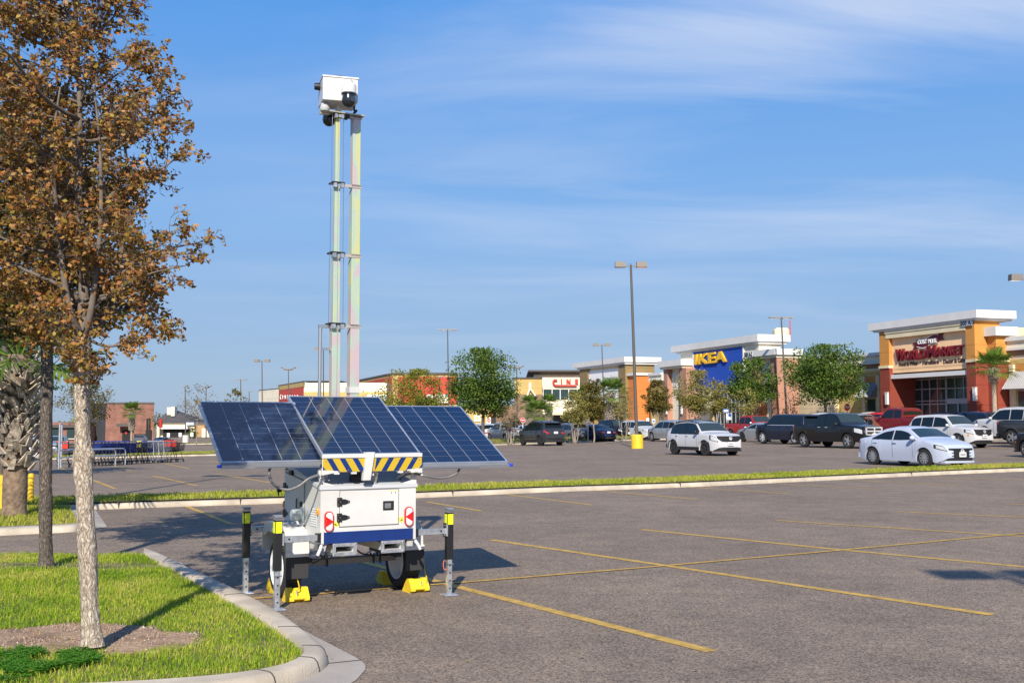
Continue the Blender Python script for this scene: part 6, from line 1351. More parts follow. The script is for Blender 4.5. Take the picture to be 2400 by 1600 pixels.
bpart('portico_return', S_ROSE, root, (a + .6, a + 1.2, dp - rt_ + .2, dp - 2.0, GB, zb - .26)); bpart('portico_door_frame', S_OR2, root, (FT(1797, q - .55), FT(1789, q - .55), q - .548, q - .50, GB, GB + 3.0))
sg = bpart('number_sign', S_WHT, root, (FT(1766, dp), FT(1746.5, dp), dp + .001, dp + .03, zb + .1, zt - .1)); ftext('number', '500 A-2', .52, .01, INKD, sg, root, FT(1757, dp), dp + .045, (zt + zb) / 2 - .02, offset=.012, sx=.85)
a, b = FT(1597, dp), FT(1541, dp); zt, zb = FZ(1597, 841, dp), FZ(1597, 855.5, dp)
portico(root, a, b, dp, zt, zb, 3.2, [(FT(1609, q), FT(1594, q), S_ROSE, GB, zb - .26), (FT(1565, q), FT(1556, q), S_ROSE, GB, zb - .26)])
bpart('portico_wall', S_IVORY, root, (FT(1592, q - .6), FT(1567, q - .6), q - 1.2, q - .6, GB, zb - .26)); bpart('portico_panel', S_WHT, root, (FT(1588, q - .59), FT(1574, q - .59), q - .599, q - .55, FZ(1582, 905, q), FZ(1582, 872, q)))
wall_lamp(root, FT(1599, q), q + .002, FZ(1599, 960, q)); wall_lamp(root, FT(1563.5, q), q + .002, FZ(1563, 961, q))
bpart('entrance_beam', S_IVORY, root, (FT(1668, 1.2), FT(1634, 1.2), .11, 1.2, FZ(1650, 954, 1.2), FZ(1650, 938, 1.2))); bpart('entrance_pier', S_YEL, root, (FT(1671, .3), FT(1664, .3), .11, .3, GB, FZ(1650, 938, .3)))
w = glazing(root, FT(1744, .12), FT(1672, .12), .12, GB, zb0 - .02, 8, 3, rowz=[GB + .1, GB + 1.1, GB + 2.3, GB + 3.2, zb0 - .1])
mb = MB(); p = fw_(FT(1812, -2), -3, zc1); mb.box(p.x - .7, p.x + .7, p.y - .7, p.y + .7, zc1 - .3, zc1 + .75, bev=.2); child(mb, 'roof_vent', S_CREAM, root, root); mb = MB(); mb.tube([(p.x + .9, p.y, zc1 - .3), (p.x + .9, p.y, zc1 + 1.5)], .05, 6); child(mb, 'roof_pole', LET_RED, root, root)
wing('shop_wing', 'short yellow wing behind the green oak between blue store and market', FT(1960, -2.0), t0 - .1, -1.8, FZ(1895, 836, -1.8), [(GB - .6, FZ(1895, 880, -1.8), S_CREAM), (FZ(1895, 880, -1.8), FZ(1895, 876, -1.8), S_WHT), (FZ(1895, 876, -1.8), FZ(1895, 836, -1.8) - .2, S_BRN)])
wing('shop_wing', 'narrow mustard and brown wing between olive brown shop and blue store', FT(1556, -1.2), FT(1525, -1.2), -1.2, FZ(1540, 874, -1.2), [(GB - .6, FZ(1540, 905, -1.2), S_YEL), (FZ(1540, 905, -1.2), FZ(1540, 874, -1.2) - .2, S_BRN)])
# ---------------- olive brown shop with orange block
root = thing('brown_shop', 'olive brown shop with blank white sign panel, white cornice and orange entrance block', 'shop', fw_(68, 0, GB - .3)); GA = -.2
t0, t1 = FT(1466.4), FT(1359); zc1, zc0 = FZ(1462, 835, .6), FZ(1462, 847.5, .6); dr = TD(1535, t0)
tpa, tpb = FT(1450), FT(1378)
bpart('pillar', S_TAUPE, root, (t0, tpa, dr, 0, GA - .5, zc0)); bpart('pillar', S_TAUPE, root, (tpb, t1, dr, 0, GA - .5, zc0)); bpart('sign_wall', S_CREAM, root, (tpa, tpb, dr, -.3, FZ(1415, 945, -.3), zc0 - .01)); bpart('sign_panel', mat('blank_panel_white', (.84, .84, .83), .7), root, (tpa + .05, FT(1381.5, -.3), -.299, -.18, FZ(1415, 945, -.2), FZ(1415, 866, -.2)))
bpart('lower_wall', S_YEL, root, (tpa, tpb, dr, -2.2, GA - .5, FZ(1415, 945, -.3) - .01)); bpart('door_surround', S_OR2, root, (FT(1397, -1.5), FT(1382, -1.5), -2.199, -1.2, GA, FZ(1415, 945, -.3) - .02)); glazing(root, FT(1449, -2.1), FT(1436, -2.1), -2.19, GA, FZ(1440, 948, -2.1), 2, 3)
bpart('cornice', S_WHT, root, (t0 - .5, t1 + 1.7, dr - .7, .35, zc0, zc1), (t0 - .3, t1 + .5, dr - .3, .18, zc0 - .25, zc0 - .001))
ob0, ob1 = t0 - 2.2, t0 - .01; do = -.4; de = TD(1524.8, ob0); zo = ZT(1500, 873.5, ob0)
bpart('orange_block', S_OR2, root, (ob0, ob1, de, do, GA + 2.9, zo - .3), (ob0, ob1, de, de + .9, GA - .5, GA + 2.9), (ob0, ob1, do - 1.6, do, GA - .5, GA + 2.9)); bpart('block_recess', S_TAUPE, root, (ob0 + 1.2, ob1, de + .9, do - 1.6, GA - .5, GA + 2.9)); bpart('block_cap', S_WHT, root, (ob0 - .2, ob1, de - .3, do + .25, zo - .3, zo))
sg = bpart('number_sign', SIGNG, root, (t0 + .1, FT(1455, .1), .001, .05, FZ(1460, 858, .1), FZ(1460, 851, .1))); ftext('number', '500 A-3', .5, .01, INKD, sg, root, (t0 + FT(1455)) / 2, .07, FZ(1460, 854.5, .1), offset=.012, sx=.7)
bpart('plinth', S_CREAM, root, (t0 - .05, tpa, dr, .08, GA - .6, GA + .8), (tpb, t1 + .08, dr, .08, GA - .6, GA + .8))
# ---------------- cinema: entrance hall behind, auditorium masses to the left
def PBX(mb, x0, x1, y0, y1, Y, dep=10.0, zb=None, mi=0):
    a, b = PD(x0, y0, Y), PD(x1, y1, Y); mb.box(a.x, b.x, Y, Y + dep, b.z if zb is None else zb, a.z, mi); return mb
def pb(name, m, root, *bx):
    mb = MB()
    for (x0, x1, y0, y1, Y, dep) in bx: PBX(mb, x0, x1, y0, y1, Y, dep)
    return child(mb, name, m, root, root)
Yc = 165.0
root = thing('cinema_hall', 'cream cinema entrance hall with red lettering under a dark oversailing roof', 'cinema', GX(1305, Yc))
pb('wall', S_IVORY, root, (1251.5, 1375, 880, 1050, Yc, 20)); pb('upper_wall', S_CREAM, root, (1252, 1375, 876.5, 880, Yc - .3, 20)); 
mb = MB(); a0, a1, b0, b1 = PD(1238, 870, Yc - 1.2), PD(1400, 870, Yc - 1.2), PD(1253, 877.2, Yc - .5), PD(1400, 877.2, Yc - .5); zt, zb = PD(1300, 866.8, Yc - 1.2).z, b0.z
mb.hexa([(b0.x, Yc - .5, zb), (b1.x, Yc - .5, zb), (b1.x, Yc + 22, zb), (b0.x, Yc + 22, zb), (a0.x, Yc - 1.2, zt - .25), (a1.x, Yc - 1.2, zt - .25), (a1.x, Yc + 24, zt - .25), (a0.x, Yc + 24, zt - .25)]); mb.box(a0.x, a1.x, Yc - 1.22, Yc + 24, zt - .249, zt); child(mb, 'roof', S_DRK, root, root)
Mf = Matrix(((1, 0, 0, 0), (0, 0, -1, 0), (0, 1, 0, 0), (0, 0, 0, 1)))
def fronttext(name, body, x, y, Y, hpx, m, par, root, **kw):
    p = PD(x, y, Y) - root.location; Mx = Mf.copy(); Mx.translation = p
    return text_mesh(name, body, hpx / FPX * Y * 1.38, .06, m, par, Mx, **kw)
for ch, x in (('I', 1316), ('N', 1332.5), ('E', 1351)): fronttext('sign_letters', ch, x, 894, Yc - .35, 9.5, LET_RED, root, root, offset=.06)
mb = MB(); pts = [PD(x, y, Yc - .35) for x, y in ((1306, 890.5), (1300, 890), (1296.5, 894), (1297, 899), (1301, 902.8), (1310, 903.2), (1352, 903.2))]; mb.tube(pts, .145, 8); child(mb, 'sign_swoosh', LET_RED, root, root)
pb('window', GLS, root, (1274, 1362, 912, 936, Yc - .1, .2)); [pb('mullion', S_WHT, root, (x - 1, x + 1, 911, 937, Yc - .25, .2)) for x in (1273, 1294, 1313, 1333, 1353)]
pb('lower_band', S_CREAM, root, (1290, 1375, 965, 972, Yc - 2.0, 2)); pb('doors', mat('dark_doors', (.02, .02, .022), .4), root, (1255, 1375, 972, 1015, Yc - .2, .3))
pb('side_wing', S_GOLD, root, (1205, 1271, 886.5, 1050, Yc - 3, 14)); pb('wing_parapet', S_DRK, root, (1204, 1271.5, 884, 886.4, Yc - 3.2, 14)); pb('wing_base', S_BRN, root, (1205, 1271.2, 924, 1050, Yc - 3.15, 1))
mb = MB(); PBX(mb, 1239.5, 1245, 896, 910, Yc - 3.4, .35); 
for dx in (-6, 13): mb.tube([PD(1242, 909, Yc - 3.5), PD(1242 + dx, 927, Yc - 3.5)], .13, 6)
child(mb, 'wall_bracket', S_IVORY, root, root)
# auditoria
def mass(name, m, root, foot, ztop, zbot=-3.0):
    mb = MB(); mb.prism([(p.x, p.y) for p in foot], zbot, ztop); return child(mb, name, m, root, root)
Ya = 190.0
root = thing('cinema_auditorium', 'long red, white and tan cinema block with dark roof edge behind the solar panels', 'cinema', GX(900, Ya))
q = lambda x, Y: PD(x, 900, Y)
zt = PD(920, 873, Ya).z
far = [q(1072, Ya), q(1072, Ya + 40), q(838, Ya + 40), q(838, Ya + 34), q(920, Ya)]
mass('auditorium', S_GOLD, root, far, zt - .35); mass('roof_edge', S_DRK, root, [f + (f - q(960, Ya + 18)) * .012 for f in far], zt, zt - .33)
rz1, rz0 = PD(960, 883, Ya).z, PD(960, 945, Ya).z; a, b = q(933, Ya - .2), q(1072, Ya - .2)
mb = MB(); mb.box(a.x, b.x, Ya - .25, Ya - .002, rz0, rz1); c_, d_ = q(920, Ya), q(852, Ya + 28); n_ = Vector((-(d_ - c_).y, (d_ - c_).x, 0)).normalized() * .2
mb.hexa([Vector((p.x, p.y, z)) for z in (rz0, rz1) for p in (c_, c_ + n_ , d_ + n_, d_)]); child(mb, 'red_wall', S_RED2, root, root)
pb('white_wall', S_IVORY, root, (712, 906, 896.5, 918, Ya - 8, 8)); pb('yellow_wall', S_YEL, root, (712, 906, 918.01, 1040, Ya - 8.0, 7.9)); pb('parapet', S_DRK, root, (708, 800, 892, 893.5, Ya - 8.2, 9))
lft = [q(712, Ya - 8.1), q(712, Ya + 12), q(653, Ya + 24), q(653, Ya + 14)]; zl = PD(708, 893, Ya - 8).z
mass('left_block', S_RED2, root, lft, zl - .9); mass('left_parapet', S_GOLD, root, [f + (f - q(690, Ya + 8)) * .02 for f in lft], zl - .15, zl - .89); mass('left_roof_edge', S_DRK, root, [f + (f - q(690, Ya + 8)) * .03 for f in lft], zl + .05, zl - .149)
lf2 = [q(654, Ya + 13), q(654, Ya + 30), q(607, Ya + 40), q(607, Ya + 26)]; mass('end_block', S_IVORY, root, lf2, PD(654, 911, Ya + 13).z); mass('end_roof_edge', S_DRK, root, [f + (f - q(630, Ya + 26)) * .02 for f in lf2], PD(654, 910, Ya + 13).z + .08, PD(654, 911, Ya + 13).z + .001)
pa_, pb_ = q(707, Ya - 7), q(658, Ya + 12.5); e1 = (pa_ - pb_).normalized(); nn = Vector((e1.y, -e1.x, 0))
for i, ch in enumerate('CINEMARK'):
    p = pb_.lerp(pa_, (i + .6) / 8.6) + nn * .25; p.z = PD(680, 931, p.y).z
    Mx = Matrix(((e1.x, 0, nn.x, 0), (e1.y, 0, nn.y, 0), (0, 1, 0, 0), (0, 0, 0, 1))); Mx.translation = p - root.location; text_mesh('sign_letters', ch, .95 if i else 1.25, .06, LET_W, root, Mx, offset=.03)
R4 = random.Random(8); MUR = [mat('mural_%s' % n, c, .6) for n, c in (('white', (.75, .75, .72)), ('blue', (.08, .35, .55)), ('yellow', (.75, .52, .08)), ('orange', (.6, .2, .05)), ('dark', (.05, .05, .06)))]
for x0, x1 in ((860, 905), (1000, 1016), (1020, 1050)):
    mb = MB(); PBX(mb, x0, x1, 924, 944, Ya - (8.3 if x0 < 910 else .6), .2)
    for k in range(9):
        x, y = R4.uniform(x0 + 1, x1 - 5), R4.uniform(926, 940); PBX(mb, x, x + R4.uniform(2, 5), y, y + R4.uniform(2, 5), Ya - (8.35 if x0 < 910 else .65) - k * .01, .04, mi=R4.randint(1, 4))
    child(mb, 'poster_panel', MUR, root, root)
mb = MB(); PBX(mb, 1075, 1150, 955, 1050, Ya - 12, 9); child(mb, 'low_wall', S_YEL, root, root); mb = MB(); PBX(mb, 1112, 1126, 973, 987, Ya - 12.2, .15); PBX(mb, 1117, 1121, 976, 983, Ya - 12.3, .09, mi=2); child(mb, 'poster_panel', MUR, root, root)
pb('brown_base', S_BRN, root, (1152, 1205, 950, 1050, Ya - 10, 8)); pb('dark_opening', mat('dark_doors', (.02, .02, .022), .4), root, (1151.5, 1162, 976, 1010, Ya - 10.3, .3)); pb('red_low_wall', S_RED2, root, (1128, 1153, 950, 975, Ya - 10.4, .3))
# ---------------- brick building, left
BRICK = bpy.data.materials.new('red_brick'); BRICK.use_nodes = True; _t = BRICK.node_tree; _k = _t.nodes.new('ShaderNodeTexBrick'); _c = _t.nodes.new('ShaderNodeTexCoord'); _m = _t.nodes.new('ShaderNodeMapping'); _m.inputs['Rotation'].default_value = (rad(90), 0, 0)
_t.links.new(_c.outputs['Object'], _m.inputs[0]); _t.links.new(_m.outputs[0], _k.inputs['Vector']); _k.inputs['Scale'].default_value = 1.6; _k.inputs['Color1'].default_value = (.25, .10, .07, 1); _k.inputs['Color2'].default_value = (.17, .075, .058, 1); _k.inputs['Mortar'].default_value = (.33, .22, .17, 1); _k.inputs['Mortar Size'].default_value = .02
_n = _t.nodes.new('ShaderNodeTexNoise'); _n.inputs['Scale'].default_value = .9; _n.inputs['Detail'].default_value = 8; _x = _t.nodes.new('ShaderNodeMix'); _x.data_type = 'RGBA'; _x.blend_type = 'MULTIPLY'; _x.inputs['Factor'].default_value = .8; _r = _t.nodes.new('ShaderNodeValToRGB'); _r.color_ramp.elements[0].position = .3; _r.color_ramp.elements[0].color = (.65, .6, .6, 1); _r.color_ramp.elements[1].position = .7; _r.color_ramp.elements[1].color = (1.3, 1.25, 1.2, 1)
_t.links.new(_c.outputs['Object'], _n.inputs['Vector']); _t.links.new(_n.outputs['Fac'], _r.inputs[0]); _t.links.new(_k.outputs['Color'], _x.inputs['A']); _t.links.new(_r.outputs[0], _x.inputs['B']); _t.links.new(_x.outputs['Result'], _t.nodes['Principled BSDF'].inputs['Base Color']); _t.nodes['Principled BSDF'].inputs['Roughness'].default_value = .9
Z4 = lambda x, y: (100 + x / 5.6, 880 + y / 5.6)
Yb = 178.0; root = thing('brick_building', 'red brick building with slate grey side wall and black door beyond the shopping carts', 'building', GX(306, Yb))
x0, y0 = Z4(840, 350); x1, _ = Z4(1470, 350); 
zbt = PD(300, y0 + 4, Yb).z; bf = [q(x0, Yb), q(x1, Yb), q(x1 - 1.5, Yb + 14), q(x0, Yb + 14)]; mass('brick_front', BRICK, root, bf, zbt, -4); mass('parapet', S_DRK, root, [f + (f - q((x0 + x1) / 2, Yb + 6)) * .015 for f in bf], PD(300, y0, Yb).z, zbt + .001)
SL = mat('slate_panel', (.045, .05, .058), .7); fz = PD(250, Z4(0, 363)[1], Yb).z; mass('slate_side', SL, root, [q(x0, Yb + .1), q(x0, Yb + 13), q(Z4(560, 0)[0], Yb + 18), q(Z4(560, 0)[0], Yb + 4)], fz, -4)
pb('low_front', BRICK, root, (Z4(-100, 0)[0], Z4(600, 0)[0], Z4(0, 612)[1], 1050, Yb - 1, 12)); pb('low_fascia', S_DRK, root, (Z4(-100, 0)[0], Z4(605, 0)[0], Z4(0, 645)[1], Z4(0, 682)[1], Yb - 1.6, .6))
for a, b in ((130, 205), (318, 412)):
    w = pb('window', SL, root, (Z4(a, 0)[0], Z4(b, 0)[0], Z4(0, 690)[1], Z4(0, 826)[1], Yb - 1.12, .12)); mb = MB(); PBX(mb, Z4(a + 6, 0)[0], Z4(b - 6, 0)[0], Z4(0, 700)[1], Z4(0, 815)[1], Yb - 1.16, .06); child(mb, 'pane', GLS, w, root); pb('window_sill', S_WHT, root, (Z4(a - 3, 0)[0], Z4(b + 3, 0)[0], Z4(0, 824)[1], Z4(0, 834)[1], Yb - 1.25, .25))
dr_ = pb('door', DARK, root, (Z4(1045, 0)[0], Z4(1145, 0)[0], Z4(0, 715)[1], Z4(0, 885)[1], Yb - .1, .12)); mb = MB(); p = PD(*Z4(1095, 750), Yb - .15); mb.lathe([(.18, -.05), (.18, .02)], 14, 'y', p); child(mb, 'door_sign', LET_RED, dr_, root)
pb('door_canopy', S_DRK, root, (Z4(968, 0)[0], Z4(1150, 0)[0], Z4(0, 632)[1], Z4(0, 668)[1], Yb - 1.6, 1.6)); pb('opening', DARK, root, (Z4(1200, 0)[0], Z4(1345, 0)[0], Z4(0, 765)[1], Z4(0, 875)[1], Yb - .08, .1)); pb('dark_pier', DARK, root, (Z4(1352, 0)[0], Z4(1422, 0)[0], Z4(0, 712)[1], Z4(0, 872)[1], Yb - .3, .3)); pb('dark_pipe', DARK, root, (Z4(1362, 0)[0], Z4(1376, 0)[0], Z4(0, 560)[1], Z4(0, 712)[1], Yb - .25, .2), ); pb('dark_pipe', DARK, root, (Z4(1392, 0)[0], Z4(1408, 0)[0], Z4(0, 560)[1], Z4(0, 712)[1], Yb - .25, .2))
pb('alarm_box', LET_RED, root, (Z4(610, 0)[0], Z4(640, 0)[0], Z4(0, 752)[1], Z4(0, 778)[1], Yb + .6, .3))
# ---------------- restaurant with hipped roof
Yr = 245.0; root = thing('restaurant', 'cream restaurant with dark hipped roof and two square chimneys', 'building', GX(408, Yr))
SH = mat('shingle_roof', (.075, .07, .07), .9, var=.25, vscale=1.2); a, b = PD(*Z4(1470, 618), Yr), PD(*Z4(1990, 605), Yr); ap = PD(*Z4(1670, 447), Yr + 7); ap2 = PD(*Z4(1740, 460), Yr + 7)
mb = MB(); e = .6; zr_ = a.z; mb.add([(a.x, Yr - e, zr_), (b.x, Yr - e, zr_), (b.x, Yr + 15, zr_), (a.x, Yr + 15, zr_), (ap.x, Yr + 7, ap.z), (ap2.x, Yr + 7, ap.z)], [(0, 1, 5, 4), (1, 2, 5), (2, 3, 4, 5), (3, 0, 4), (3, 2, 1, 0)]); rf = child(mb, 'roof', SH, root, root)
for u, w, v, yy in ((1632, 1678, 415, 4), (1684, 1730, 408, 2.5)):
    mb = MB(); PBX(mb, Z4(u, 0)[0], Z4(w, 0)[0], Z4(0, v)[1], Z4(0, 530)[1], Yr + yy, 2); child(mb, 'chimney', S_IVORY, rf, root)
pb('wall', S_CREAM, root, (Z4(1490, 0)[0], Z4(1985, 0)[0], Z4(0, 616)[1], 1045, Yr, 14)); pb('sign_fascia', S_WHT, root, (Z4(1490, 0)[0], Z4(1900, 0)[0], Z4(0, 660)[1], Z4(0, 700)[1], Yr - 2.2, 2.2)); pb('dark_glazing', DARK, root, (Z4(1580, 0)[0], Z4(1920, 0)[0], Z4(0, 702)[1], Z4(0, 842)[1], Yr - 1, 1)); 
pb('side_wing', stucco('tan_wall', (.42, .26, .12)), root, (Z4(1890, 0)[0], Z4(2120, 0)[0], Z4(0, 650)[1], 1045, Yr + 1, 10)); pb('screen_wall', S_IVORY, root, (Z4(2090, 0)[0], Z4(2420, 0)[0], Z4(0, 690)[1], Z4(0, 860)[1], Yr - 8, .6)); pb('grey_unit', SIGNG, root, (Z4(1880, 0)[0], Z4(1985, 0)[0], Z4(0, 612)[1], Z4(0, 650)[1], Yr - .6, .5))
rs = thing('red_sign', 'tall red sign slab beside the restaurant', 'sign', GX(376, 215)); mb = MB(); PBX(mb, Z4(1525, 0)[0], Z4(1560, 0)[0], Z4(0, 565)[1], Z4(0, 685)[1], 215, .6); child(mb, 'panel', mat('sign_signal_red', (.6, .015, .02), .4), rs, rs); mb = MB(); PBX(mb, Z4(1533, 0)[0], Z4(1540, 0)[0], Z4(0, 686)[1], 1045, 215.2, .2); child(mb, 'post', S_DRK, rs, rs)
# concrete walk along the shops
mb = FB(); n = 30
for i in range(n):
    t0, t1 = -30 + 130 * i / n, -30 + 130 * (i + 1) / n; mb.hexa([fw_(t0, -2.2, -1), fw_(t1, -2.2, -1), fw_(t1, 4.2, -1), fw_(t0, 4.2, -1)] + [fw_(t, d, max(g(*fw_(t, 4.2, 0).xy) + .14, -5)) for t, d in ((t0, -2.2), (t1, -2.2), (t1, 4.2), (t0, 4.2))])
structure(mb.build('sidewalk', CONC))
# ================================================================== lamp posts, signs, carts, far trees
POST = mat('bronze_pole', (.085, .075, .065), .5); HEAD = mat('lamp_head_bronze', (.17, .15, .13), .5); YB = mat('yellow_base', (.76, .47, .02), .6, var=.12, vscale=2, vdetail=8); CBASE = stucco('concrete_base', (.55, .52, .47))
def lamp(label, top, bx, Y, style='box', base=None, r=None, scale=1.0, yaw=0.0, by=None):
    b = GX(bx, Y) if by is None else PD(bx, by, Y); tp = PD(top[0], top[1], Y) - b; t = thing('lamp_post', label, 'lamp post', b, 0, 'parking lot lamp posts'); r = r or .085
    mb = MB(); mb.tube([(0, 0, -.1), tp * .5, tp], [r, r * .85, r * .62], 12); mb.build('pole', POST, t, 60)
    Ry = Matrix.Rotation(yaw, 4, 'Z')
    for s in (-1, 1):
        mb = MB(); X = Matrix.Translation(tp) @ Ry
        if style == 'box':
            mb.box(s * .12, s * .36, -.04, .04, -.08, .0, M=X); mb.hexa([X @ Vector(p) for p in ((s * .34, -.24, -.12), (s * 1.0, -.24, -.12), (s * 1.0, .24, -.12), (s * .34, .24, -.12), (s * .36, -.22, .22), (s * .98, -.22, .22), (s * .98, .22, .22), (s * .36, .22, .22))]); mb.box(s * .40, s * .94, -.19, .19, -.135, -.12, 1, M=X)
        elif style == 'flat':
            mb.hexa([X @ Vector(p) for p in ((s * .08, -.18, -.02), (s * 1.05, -.2, .04), (s * 1.05, .2, .04), (s * .08, .18, -.02), (s * .08, -.16, .1), (s * 1.05, -.18, .13), (s * 1.05, .18, .13), (s * .08, .16, .1))]); mb.box(s * .3, s * .9, -.12, .12, -.03, .0, 1, M=X)
        else:
            mb.tube([X @ Vector((0, 0, -.05)), X @ Vector((s * .5, 0, .06)), X @ Vector((s * 1.0, 0, .32))], [.09, .14, .10], 6); mb.box(s * .5, s * .9, -.1, .1, .02, .05, 1, M=X)
        if scale != 1.0:
            for k, v in enumerate(mb.v): mb.v[k] = tuple(tp + (Vector(v) - tp) * scale)
        mb.build('lamp_head', [HEAD, LAMP], t)
    mb = MB(); mb.lathe([(.06, tp.z - .05), (.06, tp.z + .10), (.01, tp.z + .12)], 10, 'z', (tp.x, tp.y, 0)); mb.build('pole_cap', HEAD, t)
    if base:
        m, rr, h = base; mb = MB(); mb.lathe([(rr, -.15), (rr, h - .04), (rr * .96, h), (.02, h + .01)], 28, 'z'); mb.build('base', m, t, 40)
    return t
lamp('tallest bronze lamp post with two box heads on a yellow drum base', (1478.5, 622), 1493, 69, 'box', (YB, .37, .86), .11)
lamp('bronze lamp post on a yellow drum base rising behind the oak leaves at the left', (43, 47), 5, 20.6, 'box', (YB, .33, .70), .075)
lamp('bronze lamp post with flat twin heads behind the big green oak', (1049, 774), 1053, 118, 'flat', (CBASE, .3, .8))
lamp('bronze lamp post with box heads in front of the blank white sign panel', (1410.5, 809), 1418, 128, 'box', (CBASE, .3, .8))
lamp('bronze lamp post with flat twin heads between blue panel store and market', (1831, 746), 1846, 96, 'flat', (CBASE, .3, .8), .10)
lamp('bronze lamp post with box heads left of the mast, above the solar panels', (614, 846), 616, 140, 'box', (CBASE, .3, .8))
lamp('bronze lamp post with upswept heads before the red cinema wall', (676, 866), 678, 150, 'wing', (CBASE, .3, .8))
lamp('bronze lamp post with thin flat heads above the bronze bushy tree', (564, 890), 566, 185, 'flat', None, .11)
lamp('small far bronze lamp post with upswept heads behind the bare tree', (483, 908), 484, 200, 'wing', None, .12)
lamp('far bronze lamp post partly behind the left solar panel, the smallest one', (584, 918), 585, 230, 'flat', None, .11, .7)
lamp('bronze lamp post with upswept heads right of the big green oak', (1211, 862), 1213, 150, 'wing', (CBASE, .3, .8))
lamp('thin bronze lamp post on white drum base beside the bare tree', (434, 905), 436, 150, 'flat', (CBASE, .42, 1.0), .09, .5)
lamp('bronze lamp post half hidden by the thin tube of the mast', (758, 818), 759, 130, 'box', None, .09)
lamp('bronze lamp post whose twin heads just enter at the right edge', (2408, 652), 2420, 62, 'box', (YB, .37, .86), .11)
lamp('bronze lamp post among the autumn leaves before the red wall', (1031, 884), 1032, 150, 'wing', None, .09, .7)
# lamp behind the photographer: only its shadow shows on the asphalt
lb = Vector((4.55, -4.6, 0)); t = thing('lamp_post', 'bronze lamp post standing behind the viewer that throws the shadow across the bays', 'lamp post', lb, 0, 'parking lot lamp posts')
mb = MB(); mb.tube([(0, 0, 0), (0, 0, 11.2)], [.09, .06], 12); mb.build('pole', POST, t, 60)
for s in (-1, 1):
    mb = MB(); mb.box(s * .1, s * .75, -.2, .2, 10.95, 11.2); mb.build('lamp_head', HEAD, t)
# bollards by the palm
for (x, lab) in ((71, 'yellow steel bollard just right of the stout palm'),):
    b = P(x, 1184, 0); t = thing('bollard', lab, 'bollard', b); h = PD(x, 1108, b.y).z - b.z; mb = MB(); mb.lathe([(.058, -.1), (.058, h - .04), (.05, h - .01), (.01, h)], 20, 'z'); mb.build('sleeve', YB, t, 40); mb = MB(); mb.lathe([(.062, .02), (.062, .05), (.058, .055)], 20, 'z'); mb.build('collar', POST, t, 40)
# ---- signs
def sign(name, label, cat, px, py, Y, shape, yaw=0.0, hpost=None):
    b = GX(px, Y); c = PD(px, py, Y) - b; t = thing(name, label, cat, b); mb = MB(); mb.box(-.03, .03, -.02, .02, -.1, c.z - .05); mb.build('post', GALV, t); X = Matrix.Translation((0, -.04, c.z)) @ Matrix.Rotation(yaw, 4, 'Z'); return t, X
def disc(r, n, a0=0): return [(r * math.cos(a0 + 2 * math.pi * i / n), r * math.sin(a0 + 2 * math.pi * i / n)) for i in range(n)]
def plate(t, X, poly, m, name, d0=-.012, d1=.0, par=None):
    mb = MB(); mb.prism(poly, d0, d1, fn=lambda a, b, h: X @ Vector((a, h, b))); return mb.build(name, m, par or t)
SRED = mat('sign_traffic_red', (.62, .012, .018), .4); SWHT = mat('sign_traffic_white', (.80, .80, .80), .4); SBLU = mat('sign_traffic_blue', (.02, .12, .45), .4)
t, X = sign('traffic_sign', 'round red sign with white bar between the silver pickup and graphite SUV', 'sign', 1225.5, 984, 88, 0)
p = plate(t, X, disc(.20, 28), SWHT, 'sign_face'); plate(t, X, disc(.185, 28), SRED, 'red_disc', -.018, -.012, p); plate(t, X, [(-.14, -.03), (.14, -.03), (.14, .03), (-.14, .03)], SWHT, 'white_bar', -.022, -.0181, p)
t, X = sign('traffic_sign', 'small red sign behind the white SUV left of the silver pickup', 'sign', 1145.6, 985, 130, 0)
p = plate(t, X, [(-.25, -.3), (.25, -.3), (.25, .3), (-.25, .3)], SWHT, 'sign_face'); plate(t, X, disc(.22, 24), SRED, 'red_disc', -.018, -.012, p); plate(t, X, [(-.16, -.04), (.16, -.04), (.16, .04), (-.16, .04)], SWHT, 'white_bar', -.022, -.0181, p)
t, X = sign('stop_sign', 'red octagonal STOP sign turned sideways before the mustard wing', 'sign', 1986, 954, 92, 0, rad(-55))
p = plate(t, X, disc(.33, 8, math.pi / 8), SWHT, 'sign_face'); plate(t, X, disc(.305, 8, math.pi / 8), SRED, 'red_face', -.018, -.012, p); text_mesh('sign_letters', 'STOP', .24, .002, SWHT, p, X @ Matrix.Translation((0, -.02, 0)) @ Mf, offset=.008)
for px, py, Y, lab, m in ((1378, 991, 93, 'small white parking sign left of the slim bushy tree', SWHT), (1518, 984, 100, 'small white parking sign right of the lamp drum, the left one of a pair', SWHT), (1532, 986, 100, 'small parking sign with blue symbol, right beside a plain white one', SBLU), (395.5, 1019, 205, 'white parking sign beside the white sedan far left', SWHT), (423, 1018.5, 205, 'white parking sign left of the white drum base', SWHT), (450.5, 1018, 205, 'white parking sign right of the white drum base', SWHT)):
    t, X = sign('parking_sign', lab, 'sign', px, py, Y, 0); k = Y / 100
    p = plate(t, X, [(-.13 * k, -.18 * k), (.13 * k, -.18 * k), (.13 * k, .18 * k), (-.13 * k, .18 * k)], SWHT, 'sign_face')
    if m is SBLU: plate(t, X, [(-.09, -.12), (.09, -.12), (.09, .06), (-.09, .06)], SBLU, 'symbol', -.018, -.012, p)
t, X = sign('store_sign', 'blue and white notice boards on a post before the blue panel store entrance', 'sign', 1703, 970, 97, 0)
